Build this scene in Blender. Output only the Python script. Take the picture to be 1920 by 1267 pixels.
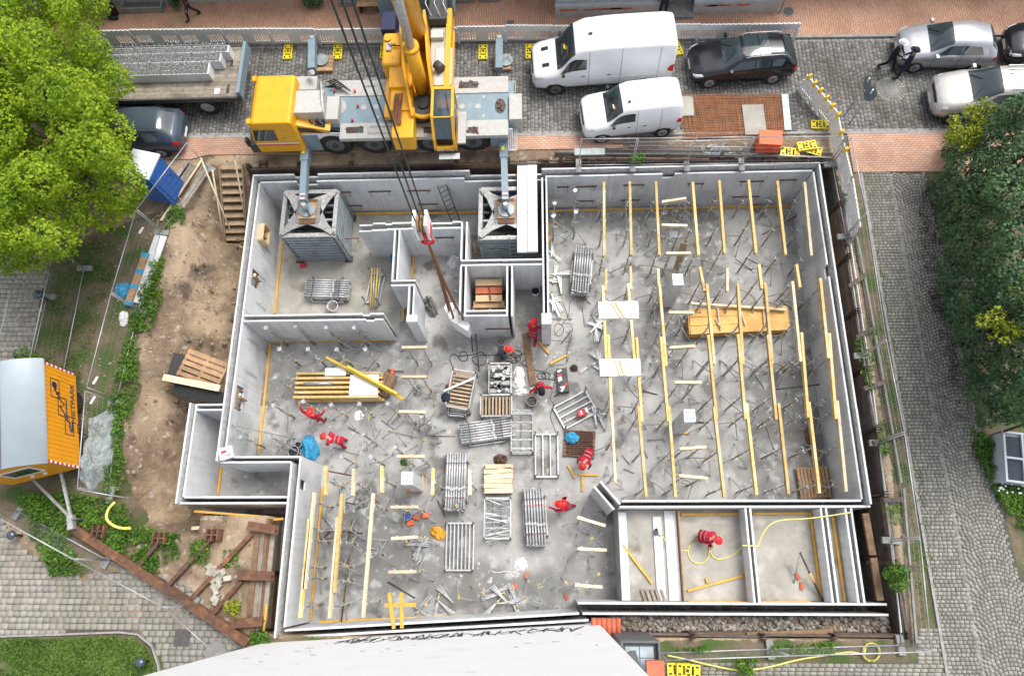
import bpy, bmesh, math, random
import numpy as np
from mathutils import Vector, Matrix, noise
random.seed(7); NR = np.random.RandomState(7)
for o in list(bpy.data.objects): bpy.data.objects.remove(o)
SC = bpy.context.scene; COL = SC.collection
R = math.radians
# ------------------------------------------------------------------ camera, sky, sun, exposure
RC = ((0.99906551, 0.00156572, -0.04319328), (-0.01184574, -0.95115965, -0.30847204), (-0.04156669, 0.30869543, -0.95025225))
HC, FPX = 25.7, 1320.0
cd = bpy.data.cameras.new('camera'); cam = bpy.data.objects.new('camera', cd); COL.objects.link(cam)
cd.sensor_width = 36; cd.lens = 36 * FPX / 1920; cd.clip_end = 2000
m = Matrix.Identity(4)
for i in range(3):
    m[i][0] = RC[0][i]; m[i][1] = -RC[1][i]; m[i][2] = -RC[2][i]
m[2][3] = HC
cam.matrix_world = m; SC.camera = cam
W = bpy.data.worlds.new('World'); SC.world = W; W.use_nodes = True
nt = W.node_tree; nt.nodes.clear()
sky = nt.nodes.new('ShaderNodeTexSky'); sky.sky_type = 'NISHITA'; sky.sun_disc = False
SUN_EL, SUN_AZ = 62, 46          # azimuth clockwise from +Y
sky.sun_elevation = R(SUN_EL); sky.sun_rotation = R(SUN_AZ)
sky.air_density = 1.0; sky.dust_density = 4.0; sky.ozone_density = 0.6
bg = nt.nodes.new('ShaderNodeBackground'); bg.inputs[1].default_value = 0.15
ow = nt.nodes.new('ShaderNodeOutputWorld'); hs = nt.nodes.new('ShaderNodeHueSaturation'); hs.inputs['Saturation'].default_value = .45   # thin cloud whitens the sky
nt.links.new(sky.outputs[0], hs.inputs['Color']); nt.links.new(hs.outputs[0], bg.inputs[0]); nt.links.new(bg.outputs[0], ow.inputs[0])
sl = bpy.data.lights.new('sun', 'SUN'); sl.energy = 1.6; sl.angle = R(28); sl.color = (1, .965, .9)
so = bpy.data.objects.new('sun', sl); COL.objects.link(so)
sd = Vector((math.cos(R(SUN_EL)) * math.sin(R(SUN_AZ)), math.cos(R(SUN_EL)) * math.cos(R(SUN_AZ)), math.sin(R(SUN_EL))))
so.rotation_euler = sd.to_track_quat('Z', 'Y').to_euler()
SC.view_settings.view_transform = 'Standard'; SC.view_settings.look = 'None'
SC.view_settings.gamma = 1; SC.view_settings.use_curve_mapping = False; SC.view_settings.exposure = 0.68
SC.cycles.max_bounces = 5; SC.cycles.diffuse_bounces = 3; SC.cycles.glossy_bounces = 2; SC.cycles.transparent_max_bounces = 6
SC.cycles.transmission_bounces = 3; SC.cycles.caustics_reflective = False; SC.cycles.caustics_refractive = False
def at(px, py, z=0.0):
    """point of the horizontal plane z that the photograph shows at pixel px, py"""
    r = (px - 960, py - 633.5, FPX)
    w = [sum(RC[k][i] * r[k] for k in range(3)) for i in range(3)]
    t = (z - HC) / w[2]
    return Vector((w[0] * t, w[1] * t, z))
# ------------------------------------------------------------------ materials
MATS = {}
def mat(name, col, rough=.7, metal=0., var=.16, scale=6., bump=0., col2=None, spots=None, objrand=0., island=0., stretch=None, spec=.4, bscale=None):
    if name in MATS: return MATS[name]
    M = bpy.data.materials.new(name); M.use_nodes = True; N = M.node_tree.nodes; Lk = M.node_tree.links
    b = N['Principled BSDF']; b.inputs['Roughness'].default_value = rough; b.inputs['Metallic'].default_value = metal
    b.inputs['Specular IOR Level'].default_value = spec
    tc = N.new('ShaderNodeTexCoord'); src = tc.outputs['Object']
    if stretch:
        mp = N.new('ShaderNodeMapping'); mp.inputs['Scale'].default_value = stretch; Lk.new(src, mp.inputs[0]); src = mp.outputs[0]
    n1 = N.new('ShaderNodeTexNoise'); n1.inputs['Scale'].default_value = scale; n1.inputs['Detail'].default_value = 5; n1.inputs['Roughness'].default_value = .65
    Lk.new(src, n1.inputs['Vector'])
    rp = N.new('ShaderNodeValToRGB'); rp.color_ramp.elements[0].position = .32; rp.color_ramp.elements[1].position = .68
    c2 = col2 or [min(1, c * (1 + var)) for c in col]; c1 = col if col2 else [c * (1 - var) for c in col]
    rp.color_ramp.elements[0].color = (*c1, 1); rp.color_ramp.elements[1].color = (*c2, 1)
    Lk.new(n1.outputs[0], rp.inputs[0]); out = rp.outputs[0]
    if spots:                                   # (colour, scale, low, high): stains or patches of the surface
        for sc_, ss, lo, hi in spots:
            n2 = N.new('ShaderNodeTexNoise'); n2.inputs['Scale'].default_value = ss; n2.inputs['Detail'].default_value = 4
            mp2 = N.new('ShaderNodeMapping'); mp2.inputs['Location'].default_value = (ss * 3.1, ss * 7.7, 1.3)
            Lk.new(tc.outputs['Object'], mp2.inputs[0]); Lk.new(mp2.outputs[0], n2.inputs['Vector'])
            r2 = N.new('ShaderNodeValToRGB'); r2.color_ramp.elements[0].position = lo; r2.color_ramp.elements[1].position = hi
            Lk.new(n2.outputs[0], r2.inputs[0])
            mx = N.new('ShaderNodeMixRGB'); mx.inputs[2].default_value = (*sc_, 1)
            Lk.new(r2.outputs[0], mx.inputs[0]); Lk.new(out, mx.inputs[1]); out = mx.outputs[0]
    for k, amt in (('o', objrand), ('i', island)):
        if not amt: continue
        if k == 'o': q = N.new('ShaderNodeObjectInfo').outputs['Random']
        else: q = N.new('ShaderNodeNewGeometry').outputs['Random Per Island']
        mr = N.new('ShaderNodeMapRange'); mr.inputs[3].default_value = 1 - amt; mr.inputs[4].default_value = 1 + amt
        Lk.new(q, mr.inputs[0])
        mm = N.new('ShaderNodeMixRGB'); mm.blend_type = 'MULTIPLY'; mm.inputs[0].default_value = 1
        Lk.new(out, mm.inputs[1]); Lk.new(mr.outputs[0], mm.inputs[2]); out = mm.outputs[0]
    Lk.new(out, b.inputs['Base Color'])
    if bump:
        nb = N.new('ShaderNodeTexNoise'); nb.inputs['Scale'].default_value = bscale or scale * 3; nb.inputs['Detail'].default_value = 6
        Lk.new(src, nb.inputs['Vector'])
        bp = N.new('ShaderNodeBump'); bp.inputs['Strength'].default_value = bump; bp.inputs['Distance'].default_value = .05
        Lk.new(nb.outputs[0], bp.inputs['Height']); Lk.new(bp.outputs[0], b.inputs['Normal'])
    MATS[name] = M; return M
def brickmat(name, c1, c2, mortar, bw, rh, mw=.012, rot=0, rough=.85):
    M = bpy.data.materials.new(name); M.use_nodes = True; N = M.node_tree.nodes; Lk = M.node_tree.links
    b = N['Principled BSDF']; b.inputs['Roughness'].default_value = rough
    tc = N.new('ShaderNodeTexCoord'); mp = N.new('ShaderNodeMapping'); mp.inputs['Rotation'].default_value = (0, 0, rot)
    Lk.new(tc.outputs['Object'], mp.inputs[0])
    t = N.new('ShaderNodeTexBrick'); t.inputs['Scale'].default_value = 1; t.inputs['Brick Width'].default_value = bw; t.inputs['Row Height'].default_value = rh
    t.inputs['Mortar Size'].default_value = mw; t.inputs['Color1'].default_value = (*c1, 1); t.inputs['Color2'].default_value = (*c2, 1); t.inputs['Mortar'].default_value = (*mortar, 1)
    Lk.new(mp.outputs[0], t.inputs['Vector'])
    n1 = N.new('ShaderNodeTexNoise'); n1.inputs['Scale'].default_value = .55; n1.inputs['Detail'].default_value = 6
    Lk.new(tc.outputs['Object'], n1.inputs['Vector'])
    mr = N.new('ShaderNodeMapRange'); mr.inputs[1].default_value = .3; mr.inputs[2].default_value = .7; mr.inputs[3].default_value = .72; mr.inputs[4].default_value = 1.2
    Lk.new(n1.outputs[0], mr.inputs[0])
    mm = N.new('ShaderNodeMixRGB'); mm.blend_type = 'MULTIPLY'; mm.inputs[0].default_value = 1
    Lk.new(t.outputs['Color'], mm.inputs[1]); Lk.new(mr.outputs[0], mm.inputs[2]); Lk.new(mm.outputs[0], b.inputs['Base Color'])
    bp = N.new('ShaderNodeBump'); bp.inputs['Strength'].default_value = .5; bp.inputs['Distance'].default_value = .02; bp.invert = True
    Lk.new(t.outputs['Fac'], bp.inputs['Height']); Lk.new(bp.outputs[0], b.inputs['Normal'])
    MATS[name] = M; return M
def leafmat(name, c1, c2, trans=.25):
    M = bpy.data.materials.new(name); M.use_nodes = True; N = M.node_tree.nodes; Lk = M.node_tree.links
    b = N['Principled BSDF']; b.inputs['Roughness'].default_value = .55; b.inputs['Specular IOR Level'].default_value = .3
    g = N.new('ShaderNodeNewGeometry'); rp = N.new('ShaderNodeValToRGB')
    rp.color_ramp.elements[0].color = (*c1, 1); rp.color_ramp.elements[1].color = (*c2, 1)
    tc = N.new('ShaderNodeTexCoord'); n1 = N.new('ShaderNodeTexNoise'); n1.inputs['Scale'].default_value = .9; n1.inputs['Detail'].default_value = 3
    Lk.new(tc.outputs['Object'], n1.inputs['Vector'])
    ad = N.new('ShaderNodeMath'); ad.operation = 'MULTIPLY_ADD'; ad.inputs[1].default_value = 1.6; ad.inputs[2].default_value = -.75
    Lk.new(n1.outputs[0], ad.inputs[0])
    a2 = N.new('ShaderNodeMath'); a2.operation = 'MULTIPLY_ADD'; a2.inputs[1].default_value = .75
    Lk.new(g.outputs['Random Per Island'], a2.inputs[0]); Lk.new(ad.outputs[0], a2.inputs[2])
    Lk.new(a2.outputs[0], rp.inputs[0]); Lk.new(rp.outputs[0], b.inputs['Base Color'])
    tr = N.new('ShaderNodeBsdfTranslucent'); Lk.new(rp.outputs[0], tr.inputs[0])
    mx = N.new('ShaderNodeMixShader'); mx.inputs[0].default_value = trans
    Lk.new(b.outputs[0], mx.inputs[1]); Lk.new(tr.outputs[0], mx.inputs[2]); Lk.new(mx.outputs[0], N['Material Output'].inputs[0])
    MATS[name] = M; return M
def glassmat(name, col=(.03, .045, .05), rough=.06):
    return mat(name, col, rough, 0, .1, 3, spec=.9)
mat('wall_concrete', (.68, .70, .715), .8, var=.07, scale=1.2, bump=.05, spots=[((.42, .43, .44), .55, .52, .72), ((.65, .66, .66), 2.5, .6, .75)], bscale=14)
def streaks(name, col, fac):
    M = MATS[name]; N, Lk = M.node_tree.nodes, M.node_tree.links; b = N['Principled BSDF']; src = b.inputs['Base Color'].links[0].from_socket; tc = N.new('ShaderNodeTexCoord')
    mp = N.new('ShaderNodeMapping'); mp.inputs['Scale'].default_value = (2.6, 2.6, .22); Lk.new(tc.outputs['Object'], mp.inputs[0]); n1 = N.new('ShaderNodeTexNoise'); n1.inputs['Scale'].default_value = 1.6; n1.inputs['Detail'].default_value = 7; Lk.new(mp.outputs[0], n1.inputs['Vector'])
    r = N.new('ShaderNodeValToRGB'); r.color_ramp.elements[0].position = .5; r.color_ramp.elements[1].position = .72; r.color_ramp.elements[1].color = (fac, fac, fac, 1); Lk.new(n1.outputs[0], r.inputs[0])
    mx = N.new('ShaderNodeMixRGB'); mx.inputs[2].default_value = (*col, 1); Lk.new(r.outputs[0], mx.inputs[0]); Lk.new(src, mx.inputs[1]); Lk.new(mx.outputs[0], b.inputs['Base Color'])
streaks('wall_concrete', (.46, .465, .46), .5)
mat('bristle_shade', (.16, .16, .155), .95, var=.4, scale=9)  # dark tone for the shade among the wire bristles on pale concrete
mat('wall_rough', (.5, .505, .5), .9, var=.3, scale=7, bump=.5, bscale=22)
mat('floor_concrete', (.305, .3, .288), .6, var=.22, scale=.6, bump=.06, bscale=20,
    spots=[((.44, .435, .42), .4, .46, .64), ((.19, .188, .18), .2, .5, .56), ((.42, .425, .425), 1.9, .54, .7), ((.225, .215, .195), 2.0, .6, .72), ((.165, .158, .145), .7, .6, .66), ((.5, .5, .49), 4.5, .63, .72), ((.16, .155, .15), 7., .68, .72)])
mat('floor_warm', (.33, .315, .28), .8, var=.2, scale=1.0, spots=[((.44, .42, .38), 1.5, .52, .7), ((.2, .18, .15), .9, .62, .72)], bump=.06)
mat('dirt', (.215, .155, .105), .95, var=.3, scale=2.2, bump=1.0, spots=[((.37, .28, .19), .45, .45, .62), ((.12, .09, .065), .8, .58, .68), ((.40, .34, .27), 3.4, .58, .7), ((.09, .07, .05), 6., .66, .72)], bscale=7)
mat('cobble', (.19, .187, .178), .75, var=.25, scale=3, island=.32, spots=[((.115, .105, .09), .35, .5, .7)])
mat('cobble_warm', (.25, .242, .215), .8, var=.2, scale=3, island=.2, spots=[((.16, .16, .13), .3, .5, .7)])
mat('paver', (.315, .3, .262), .85, var=.15, scale=2.5, island=.16, objrand=.16, spots=[((.23, .22, .185), .5, .52, .72)])
mat('joint_sand', (.09, .085, .07), .95, var=.3, scale=8, bump=.3)
mat('kerb_stone', (.3, .29, .28), .85, var=.25, scale=4, bump=.2)
brickmat('red_brick', (.46, .25, .16), (.54, .32, .21), (.24, .155, .11), .21, .105, .012, R(90))
brickmat('red_brick_pale', (.48, .27, .185), (.56, .345, .25), (.26, .17, .12), .21, .105, .012, 0)
mat('grass_soil', (.11, .10, .055), .95, var=.35, scale=3, bump=.6, spots=[((.065, .105, .025), .8, .47, .6), ((.16, .125, .08), 1.1, .58, .7)])
mat('wood_yellow', (.6, .42, .16), .65, var=.22, scale=2, objrand=.25, stretch=(3, 3, 3), spots=[((.66, .54, .34), 1.1, .5, .66), ((.34, .25, .13), 2.4, .62, .74)])
mat('wood_pale', (.62, .52, .36), .7, var=.18, scale=2.5, objrand=.2, spots=[((.42, .34, .23), 2.2, .6, .74)])
mat('wood_orange', (.62, .33, .085), .55, var=.2, scale=1.2, objrand=.1, spots=[((.76, .48, .14), .8, .5, .7)])
mat('kicker_wood', (.66, .36, .055), .6, var=.2, scale=2.5, objrand=.12, spots=[((.45, .3, .13), 1.6, .6, .72)])
mat('wood_old', (.27, .235, .19), .85, var=.28, scale=5, objrand=.22, bump=.2, spots=[((.17, .14, .11), 1.5, .55, .7)])
mat('wood_brown', (.2, .125, .075), .85, var=.3, scale=4, objrand=.3, bump=.3)
mat('wood_dark', (.105, .085, .07), .9, var=.35, scale=4, objrand=.35, bump=.3)
mat('wood_crate', (.40, .25, .14), .8, var=.25, scale=4, objrand=.2)
mat('wood_stair', (.36, .265, .175), .8, var=.2, scale=4, objrand=.15)
mat('galv_bright', (.55, .56, .57), .45, .35, var=.16, scale=9, objrand=.12)
mat('galv', (.45, .465, .475), .45, .5, var=.25, scale=9, objrand=.14)
mat('galv_dull', (.36, .365, .36), .55, .35, var=.3, scale=9, objrand=.2, spots=[((.24, .2, .16), 6, .58, .7)])
mat('steel_blue', (.33, .39, .42), .5, .3, var=.16, scale=4, spots=[((.2, .22, .22), 2.2, .56, .72)])
mat('steel_dark', (.07, .07, .068), .6, .2, var=.35, scale=8)
mat('cast_yellow', (.72, .5, .06), .6, var=.15, objrand=.15); mat('cast_hub', (.46, .34, .12), .7, var=.3, scale=9, objrand=.35)
mat('rust', (.15, .075, .045), .9, var=.35, scale=5, bump=.3, objrand=.15, spots=[((.3, .135, .065), 2.5, .56, .74), ((.09, .055, .04), 1.4, .55, .7)])
mat('rust_dark', (.12, .07, .05), .9, var=.35, scale=6, bump=.3)
mat('rebar_rust', (.40, .19, .095), .9, var=.3, scale=3)
mat('crane_yellow', (.76, .38, .014), .42, var=.09, scale=1.4, spec=.5, spots=[((.55, .29, .04), 2, .58, .74), ((.25, .16, .05), 3.5, .68, .74)])
mat('crane_grey', (.2, .275, .32), .5, var=.1, scale=2, spots=[((.3, .35, .37), 2.5, .58, .75)])
mat('crane_light', (.43, .425, .4), .6, var=.12, scale=5)
mat('checker_plate', (.48, .475, .45), .5, .3, var=.2, scale=25, bump=.3)
mat('white_paint', (.8, .81, .82), .35, var=.03, scale=2, spec=.5)
mat('van_white', (.78, .8, .82), .22, var=.025, scale=.8, spec=.6)
mat('white_plastic', (.82, .83, .83), .55, var=.07, scale=3, spots=[((.5, .49, .46), 2.2, .6, .75)])
mat('white_wall', (.87, .88, .89), .85, var=.025, scale=.8, spots=[((.74, .75, .75), .5, .6, .8), ((.66, .66, .64), 3.2, .68, .76)])
mat('white_board', (.82, .83, .83), .7, var=.04)
mat('black_plastic', (.02, .02, .021), .5, var=.2)
mat('rubber', (.028, .027, .026), .85, var=.25, scale=9)
mat('rim', (.45, .45, .45), .4, .5, var=.15)
mat('rim_grey', (.16, .17, .17), .5, .3, var=.2)
mat('black_paint', (.008, .009, .012), .14, spec=.8, var=.1)
mat('silver_paint', (.46, .475, .5), .25, .5, var=.04)
mat('beige_silver', (.56, .535, .5), .25, .4, var=.04)
mat('slate_paint', (.075, .1, .13), .22, .3, var=.05, spec=.7)
glassmat('glass'); glassmat('cab_glass', (.05, .09, .12), .05)
mat('lamp_red', (.55, .02, .025), .25, var=.05); mat('lamp_clear', (.62, .64, .66), .15, var=.05, spec=.8)
mat('amber', (.85, .36, .02), .3, var=.08); mat('amber_lens', (.82, .5, .03), .35, var=.1)
mat('sign_yellow', (.8, .64, .02), .55, var=.08, objrand=.08, spots=[((.5, .42, .08), 4, .62, .75)])
mat('red_cloth', (.44, .012, .035), .85, var=.3, scale=7); mat('red_helmet', (.66, .03, .03), .35, var=.06)
mat('grey_cloth', (.1, .11, .125), .9, var=.2); mat('navy_cloth', (.018, .022, .04), .85, var=.25); mat('black_cloth', (.014, .014, .016), .9, var=.3)
mat('skin', (.5, .29, .2), .6, var=.06); mat('boot', (.045, .035, .028), .8, var=.2); mat('hair', (.05, .032, .02), .7, var=.2)
mat('orange_vest', (.8, .16, .03), .7, var=.08); mat('reflective', (.42, .3, .3), .5, var=.15)
mat('toilet_blue', (.025, .13, .45), .4, var=.07); mat('toilet_roof', (.68, .72, .74), .45, var=.05)
mat('wagon_orange', (.78, .33, .012), .5, var=.06, scale=1.5); mat('wagon_roof', (.3, .35, .39), .5, .2, var=.06, scale=1.)
mat('navy_print', (.02, .025, .07), .6, var=.05); mat('white_print', (.8, .8, .8), .6, var=.03)
mat('red_print', (.6, .03, .04), .5, var=.05); mat('black_print', (.03, .035, .04), .6, var=.1)
mat('tarp_grey', (.33, .37, .37), .5, var=.15, scale=5); mat('tarp_blue', (.05, .32, .55), .4, var=.2, scale=5)
mat('bag_orange', (.62, .32, .04), .5, var=.25, scale=6); mat('bag_white', (.7, .71, .72), .6, var=.1, scale=6)
mat('orange_box', (.82, .12, .03), .5, var=.07); mat('bucket_black', (.03, .032, .035), .6, var=.2); mat('mortar', (.2, .17, .15), .9, var=.3)
mat('hose_yellow', (.72, .66, .18), .5, var=.12); mat('cable_black', (.02, .02, .02), .6)
mat('facade_blue', (.46, .505, .545), .75, var=.06, scale=1.5, spots=[((.36, .4, .43), 1.2, .58, .75)]); mat('plinth', (.4, .4, .385), .85, var=.18, scale=3, bump=.15)
mat('facade_grey', (.35, .36, .37), .85, var=.1, scale=2); mat('stone_step', (.23, .235, .225), .85, var=.2, scale=4)
mat('tile_red', (.5, .13, .07), .7, var=.15, scale=4, objrand=.1)
mat('iron_cover', (.11, .105, .1), .7, .3, var=.25, scale=12); mat('manhole_conc', (.24, .235, .225), .85, var=.15)
mat('rubble', (.29, .27, .24), .95, var=.3, scale=4, island=.3); mat('stone_block', (.38, .35, .29), .9, var=.2, scale=5, objrand=.15)
mat('bark', (.09, .07, .05), .95, var=.3, scale=8, bump=.6)
mat('formwork_ply', (.58, .42, .24), .6, var=.12, scale=2); mat('ply_wet', (.3, .22, .12), .7, var=.2)
mat('pipe_grey', (.1, .105, .11), .5, var=.15); mat('sign_back', (.055, .065, .08), .8, var=.15, spec=.1); mat('rope_brown', (.22, .1, .055), .8, var=.3, scale=20); mat('wire', (.055, .055, .055), .6, .3)
mat('chain', (.25, .12, .07), .8, .2, var=.3, scale=20)
leafmat('leaf_lime', (.13, .26, .015), (.5, .63, .04), .5)
leafmat('leaf_yellow', (.14, .22, .01), (.42, .44, .04), .3)
leafmat('leaf_ivy', (.036, .09, .042), (.17, .28, .12), .25)
leafmat('leaf_weed', (.05, .13, .015), (.2, .38, .05), .35)
leafmat('leaf_grass', (.06, .12, .02), (.2, .31, .06), .3)
# ------------------------------------------------------------------ mesh builder
class MB:
    def __init__(s): s.v = []; s.f = []; s.s = []
    def add(s, v, f, smooth=False):
        o = len(s.v); s.v += [tuple(p) for p in v]; s.f += [tuple(i + o for i in q) for q in f]; s.s += [smooth] * len(f); return s
    def bb(s, x0, x1, y0, y1, z0, z1):
        v = [(x, y, z) for z in (z0, z1) for y in (y0, y1) for x in (x0, x1)]
        return s.add(v, [(0, 2, 3, 1), (4, 5, 7, 6), (0, 1, 5, 4), (2, 6, 7, 3), (0, 4, 6, 2), (1, 3, 7, 5)])
    def box(s, c, d, M=None):
        v = [Vector((x * d[0] / 2, y * d[1] / 2, z * d[2] / 2)) for z in (-1, 1) for y in (-1, 1) for x in (-1, 1)]
        c = Vector(c); v = [(M @ p if M else p) + c for p in v]
        return s.add(v, [(0, 2, 3, 1), (4, 5, 7, 6), (0, 1, 5, 4), (2, 6, 7, 3), (0, 4, 6, 2), (1, 3, 7, 5)])
    def beam(s, p0, p1, w, h, up=(0, 0, 1)):
        p0, p1 = Vector(p0), Vector(p1); x = (p1 - p0); L = x.length; x.normalize(); u = Vector(up)
        if abs(x.dot(u)) > .98: u = Vector((0, 1, 0))
        y = u.cross(x).normalized(); z = x.cross(y)
        return s.box((p0 + p1) / 2, (L, w, h), Matrix((x, y, z)).transposed())
    def cyl(s, p0, p1, r, n=8, r1=None, caps=True, smooth=True):
        p0, p1 = Vector(p0), Vector(p1); r1 = r if r1 is None else r1; a = (p1 - p0).normalized()
        q = a.to_track_quat('Z', 'Y'); e1 = q @ Vector((1, 0, 0)); e2 = q @ Vector((0, 1, 0)); o = len(s.v)
        ring = [(math.cos(2 * math.pi * i / n), math.sin(2 * math.pi * i / n)) for i in range(n)]
        s.v += [tuple(p0 + e1 * (c * r) + e2 * (d * r)) for c, d in ring] + [tuple(p1 + e1 * (c * r1) + e2 * (d * r1)) for c, d in ring]
        for i in range(n):
            j = (i + 1) % n; s.f.append((o + i, o + j, o + n + j, o + n + i)); s.s.append(smooth)
        if caps:
            s.f.append(tuple(o + i for i in reversed(range(n)))); s.f.append(tuple(o + n + i for i in range(n))); s.s += [False, False]
        return s
    def tube(s, pts, r, n=6):
        pts = [Vector(p) for p in pts]; o = len(s.v); K = len(pts)
        for k, p in enumerate(pts):
            d = (pts[min(k + 1, K - 1)] - pts[max(k - 1, 0)])
            if d.length < 1e-6: d = Vector((0, 0, 1))
            d.normalize()
            u = Vector((0, 0, 1)) if abs(d.z) < .95 else Vector((1, 0, 0))
            e1 = u.cross(d).normalized(); e2 = d.cross(e1)
            s.v += [tuple(p + e1 * (math.cos(2 * math.pi * i / n) * r) + e2 * (math.sin(2 * math.pi * i / n) * r)) for i in range(n)]
        for k in range(K - 1):
            for i in range(n):
                j = (i + 1) % n; s.f.append((o + k * n + i, o + k * n + j, o + (k + 1) * n + j, o + (k + 1) * n + i)); s.s.append(True)
        return s
    def prism(s, poly, z0, z1):
        n = len(poly); v = [(p[0], p[1], z0) for p in poly] + [(p[0], p[1], z1) for p in poly]
        return s.add(v, [tuple(reversed(range(n))), tuple(range(n, 2 * n))] + [(i, (i + 1) % n, n + (i + 1) % n, n + i) for i in range(n)])
    def slab(s, pts, t):
        """solid from any planar polygon pts, thickened by t along its normal"""
        pts = [Vector(p) for p in pts]; nr = (pts[1] - pts[0]).cross(pts[2] - pts[0]).normalized(); n = len(pts)
        v = pts + [p + nr * t for p in pts]
        return s.add(v, [tuple(reversed(range(n))), tuple(range(n, 2 * n))] + [(i, (i + 1) % n, n + (i + 1) % n, n + i) for i in range(n)])
    def ball(s, c, r, sc=(1, 1, 1), nu=10, nv=7, half=False):
        o = len(s.v); c = Vector(c)
        lat = [math.pi * (k / (nv - 1)) * (.5 if half else 1) for k in range(nv)]
        for a in lat:
            for i in range(nu):
                t = 2 * math.pi * i / nu
                s.v.append((c.x + r * sc[0] * math.sin(a) * math.cos(t), c.y + r * sc[1] * math.sin(a) * math.sin(t), c.z + r * sc[2] * math.cos(a)))
        for k in range(nv - 1):
            for i in range(nu):
                j = (i + 1) % nu; s.f.append((o + k * nu + i, o + (k + 1) * nu + i, o + (k + 1) * nu + j, o + k * nu + j)); s.s.append(True)
        return s
    def mesh(s, name, material):
        me = bpy.data.meshes.new(name); me.from_pydata(s.v, [], s.f); me.materials.append(MATS[material] if isinstance(material, str) else material)
        if any(s.s): me.polygons.foreach_set('use_smooth', s.s)
        me.update(); return me
    def build(s, name, material, parent=None, local=False):
        return link(name, s.mesh(name, material), parent, local)
def link(name, me, parent=None, local=False):
    o = bpy.data.objects.new(name, me); COL.objects.link(o)
    if parent:
        o.parent = parent
        if not local: o.matrix_parent_inverse = rootmat(parent).inverted()
    return o
def rootmat(o):
    M = o.matrix_basis.copy()
    if o.parent: M = rootmat(o.parent) @ o.matrix_parent_inverse @ M
    return M
def tag(o, label=None, cat=None, group=None, kind=None):
    if label: o['label'] = label
    if cat: o['category'] = cat
    if group: o['group'] = group
    if kind: o['kind'] = kind
    return o
def thing(name, label, cat, loc=(0, 0, 0), rz=0, group=None):
    o = bpy.data.objects.new(name, None); COL.objects.link(o); o.empty_display_size = .3
    o.location = loc; o.rotation_euler = (0, 0, rz); return tag(o, label, cat, group)
def dup(root, loc=None, rz=None, label=None, group=None, scale=None):
    r = root.copy(); COL.objects.link(r)
    if loc is not None: r.location = loc
    if rz is not None: r.rotation_euler = (0, 0, rz)
    if scale is not None: r.scale = scale
    if label: r['label'] = label
    if group: r['group'] = group
    for ch in list(root.children):
        c = ch.copy(); COL.objects.link(c); c.parent = r
        for g in ch.children:
            d = g.copy(); COL.objects.link(d); d.parent = c
    return r
def npmesh(name, V, F, material, smooth=False):
    """big mesh from numpy arrays; F is (n, 4) or (n, 3)"""
    me = bpy.data.meshes.new(name); V = np.asarray(V, np.float32); F = np.asarray(F, np.int32); k = F.shape[1]
    me.vertices.add(len(V)); me.vertices.foreach_set('co', V.ravel()); me.loops.add(F.size); me.loops.foreach_set('vertex_index', F.ravel())
    me.polygons.add(len(F)); me.polygons.foreach_set('loop_start', np.arange(0, F.size, k, dtype=np.int32))
    if smooth: me.polygons.foreach_set('use_smooth', np.ones(len(F), bool))
    me.materials.append(MATS[material]); me.update(calc_edges=True); me.validate(); return me
def inpoly(x, y, poly):
    r = np.zeros(np.shape(x), bool); n = len(poly)
    for i in range(n):
        x0, y0 = poly[i][:2]; x1, y1 = poly[(i + 1) % n][:2]
        c = ((y0 > y) != (y1 > y)); 
        with np.errstate(divide='ignore', invalid='ignore'): r ^= c & (x < (x1 - x0) * (y - y0) / ((y1 - y0) or 1e-9) + x0)
    return r
def P2(px, z=0): return [tuple(at(x, y, z)[:2]) for x, y in px]
def text_mesh(txt, size, depth=.004):
    cu = bpy.data.curves.new('lettering', 'FONT'); cu.body = txt; cu.size = size; cu.extrude = depth; cu.align_x = 'CENTER'; cu.align_y = 'CENTER'
    o = bpy.data.objects.new('lettering', cu); COL.objects.link(o)
    me = bpy.data.meshes.new_from_object(o.evaluated_get(bpy.context.evaluated_depsgraph_get())); bpy.data.objects.remove(o); me.materials.clear(); return me
# ------------------------------------------------------------------ the setting: ground, pit, road, pavements
FZ, TZ = -2.8, -.15                       # slab level, top of the basement walls
def sstep(a, b, x):
    t = np.clip((x - a) / (b - a), 0, 1); return t * t * (3 - 2 * t)
def vnoise(x, y, s, seed=0):
    return np.array([noise.noise(Vector((a * s + seed, b * s - seed, seed * .7))) for a, b in zip(np.ravel(x), np.ravel(y))]).reshape(np.shape(x))
def ground_z(x, y):
    z = np.full(np.shape(x), -.03)
    pit = ((x > -12.5) & (x < 12.05) & (y > 2.9) & (y < 16.12)) | ((x > -9.98) & (x < 12.05) & (y > -2.25) & (y < 3.5)) | ((x > -14.0) & (x < -9.9) & (y > 1.75) & (y < 6.4))
    # excavated slope west of the basement
    xw = -12.5 - 1.5 * sstep(8.2, 6.4, y) * (y > .9)
    wid = 2.6 + .5 * np.sin(y * .9) - .9 * sstep(6.5, 3, y)
    t = np.clip((xw - x) / wid, 0, 1)
    fy = sstep(.9, 2.0, y) * (1 - sstep(14.0, 16.2, y))
    zs = -2.6 * (1 - t ** 1.25) * fy
    west = (x < -12.45) & (x > -18) & (y > .9) & (y < 16.2)
    z = np.where(west, np.minimum(z, zs), z)
    z = np.where((x < -12.4) & (x > -14.1) & (y > 13.4) & (y < 16.3), np.minimum(z, -2.75 * np.clip((16.35 - y) / 2.75, 0, 1) - .1), z)
    zp = np.where((x > 11.66) & (y > 2.3), -1.35 + .25 * np.sin(y * 1.3), np.where((y > 15.88) & (x > -12.2), -1.1, -2.95))
    return np.where(pit, zp, z), pit
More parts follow.
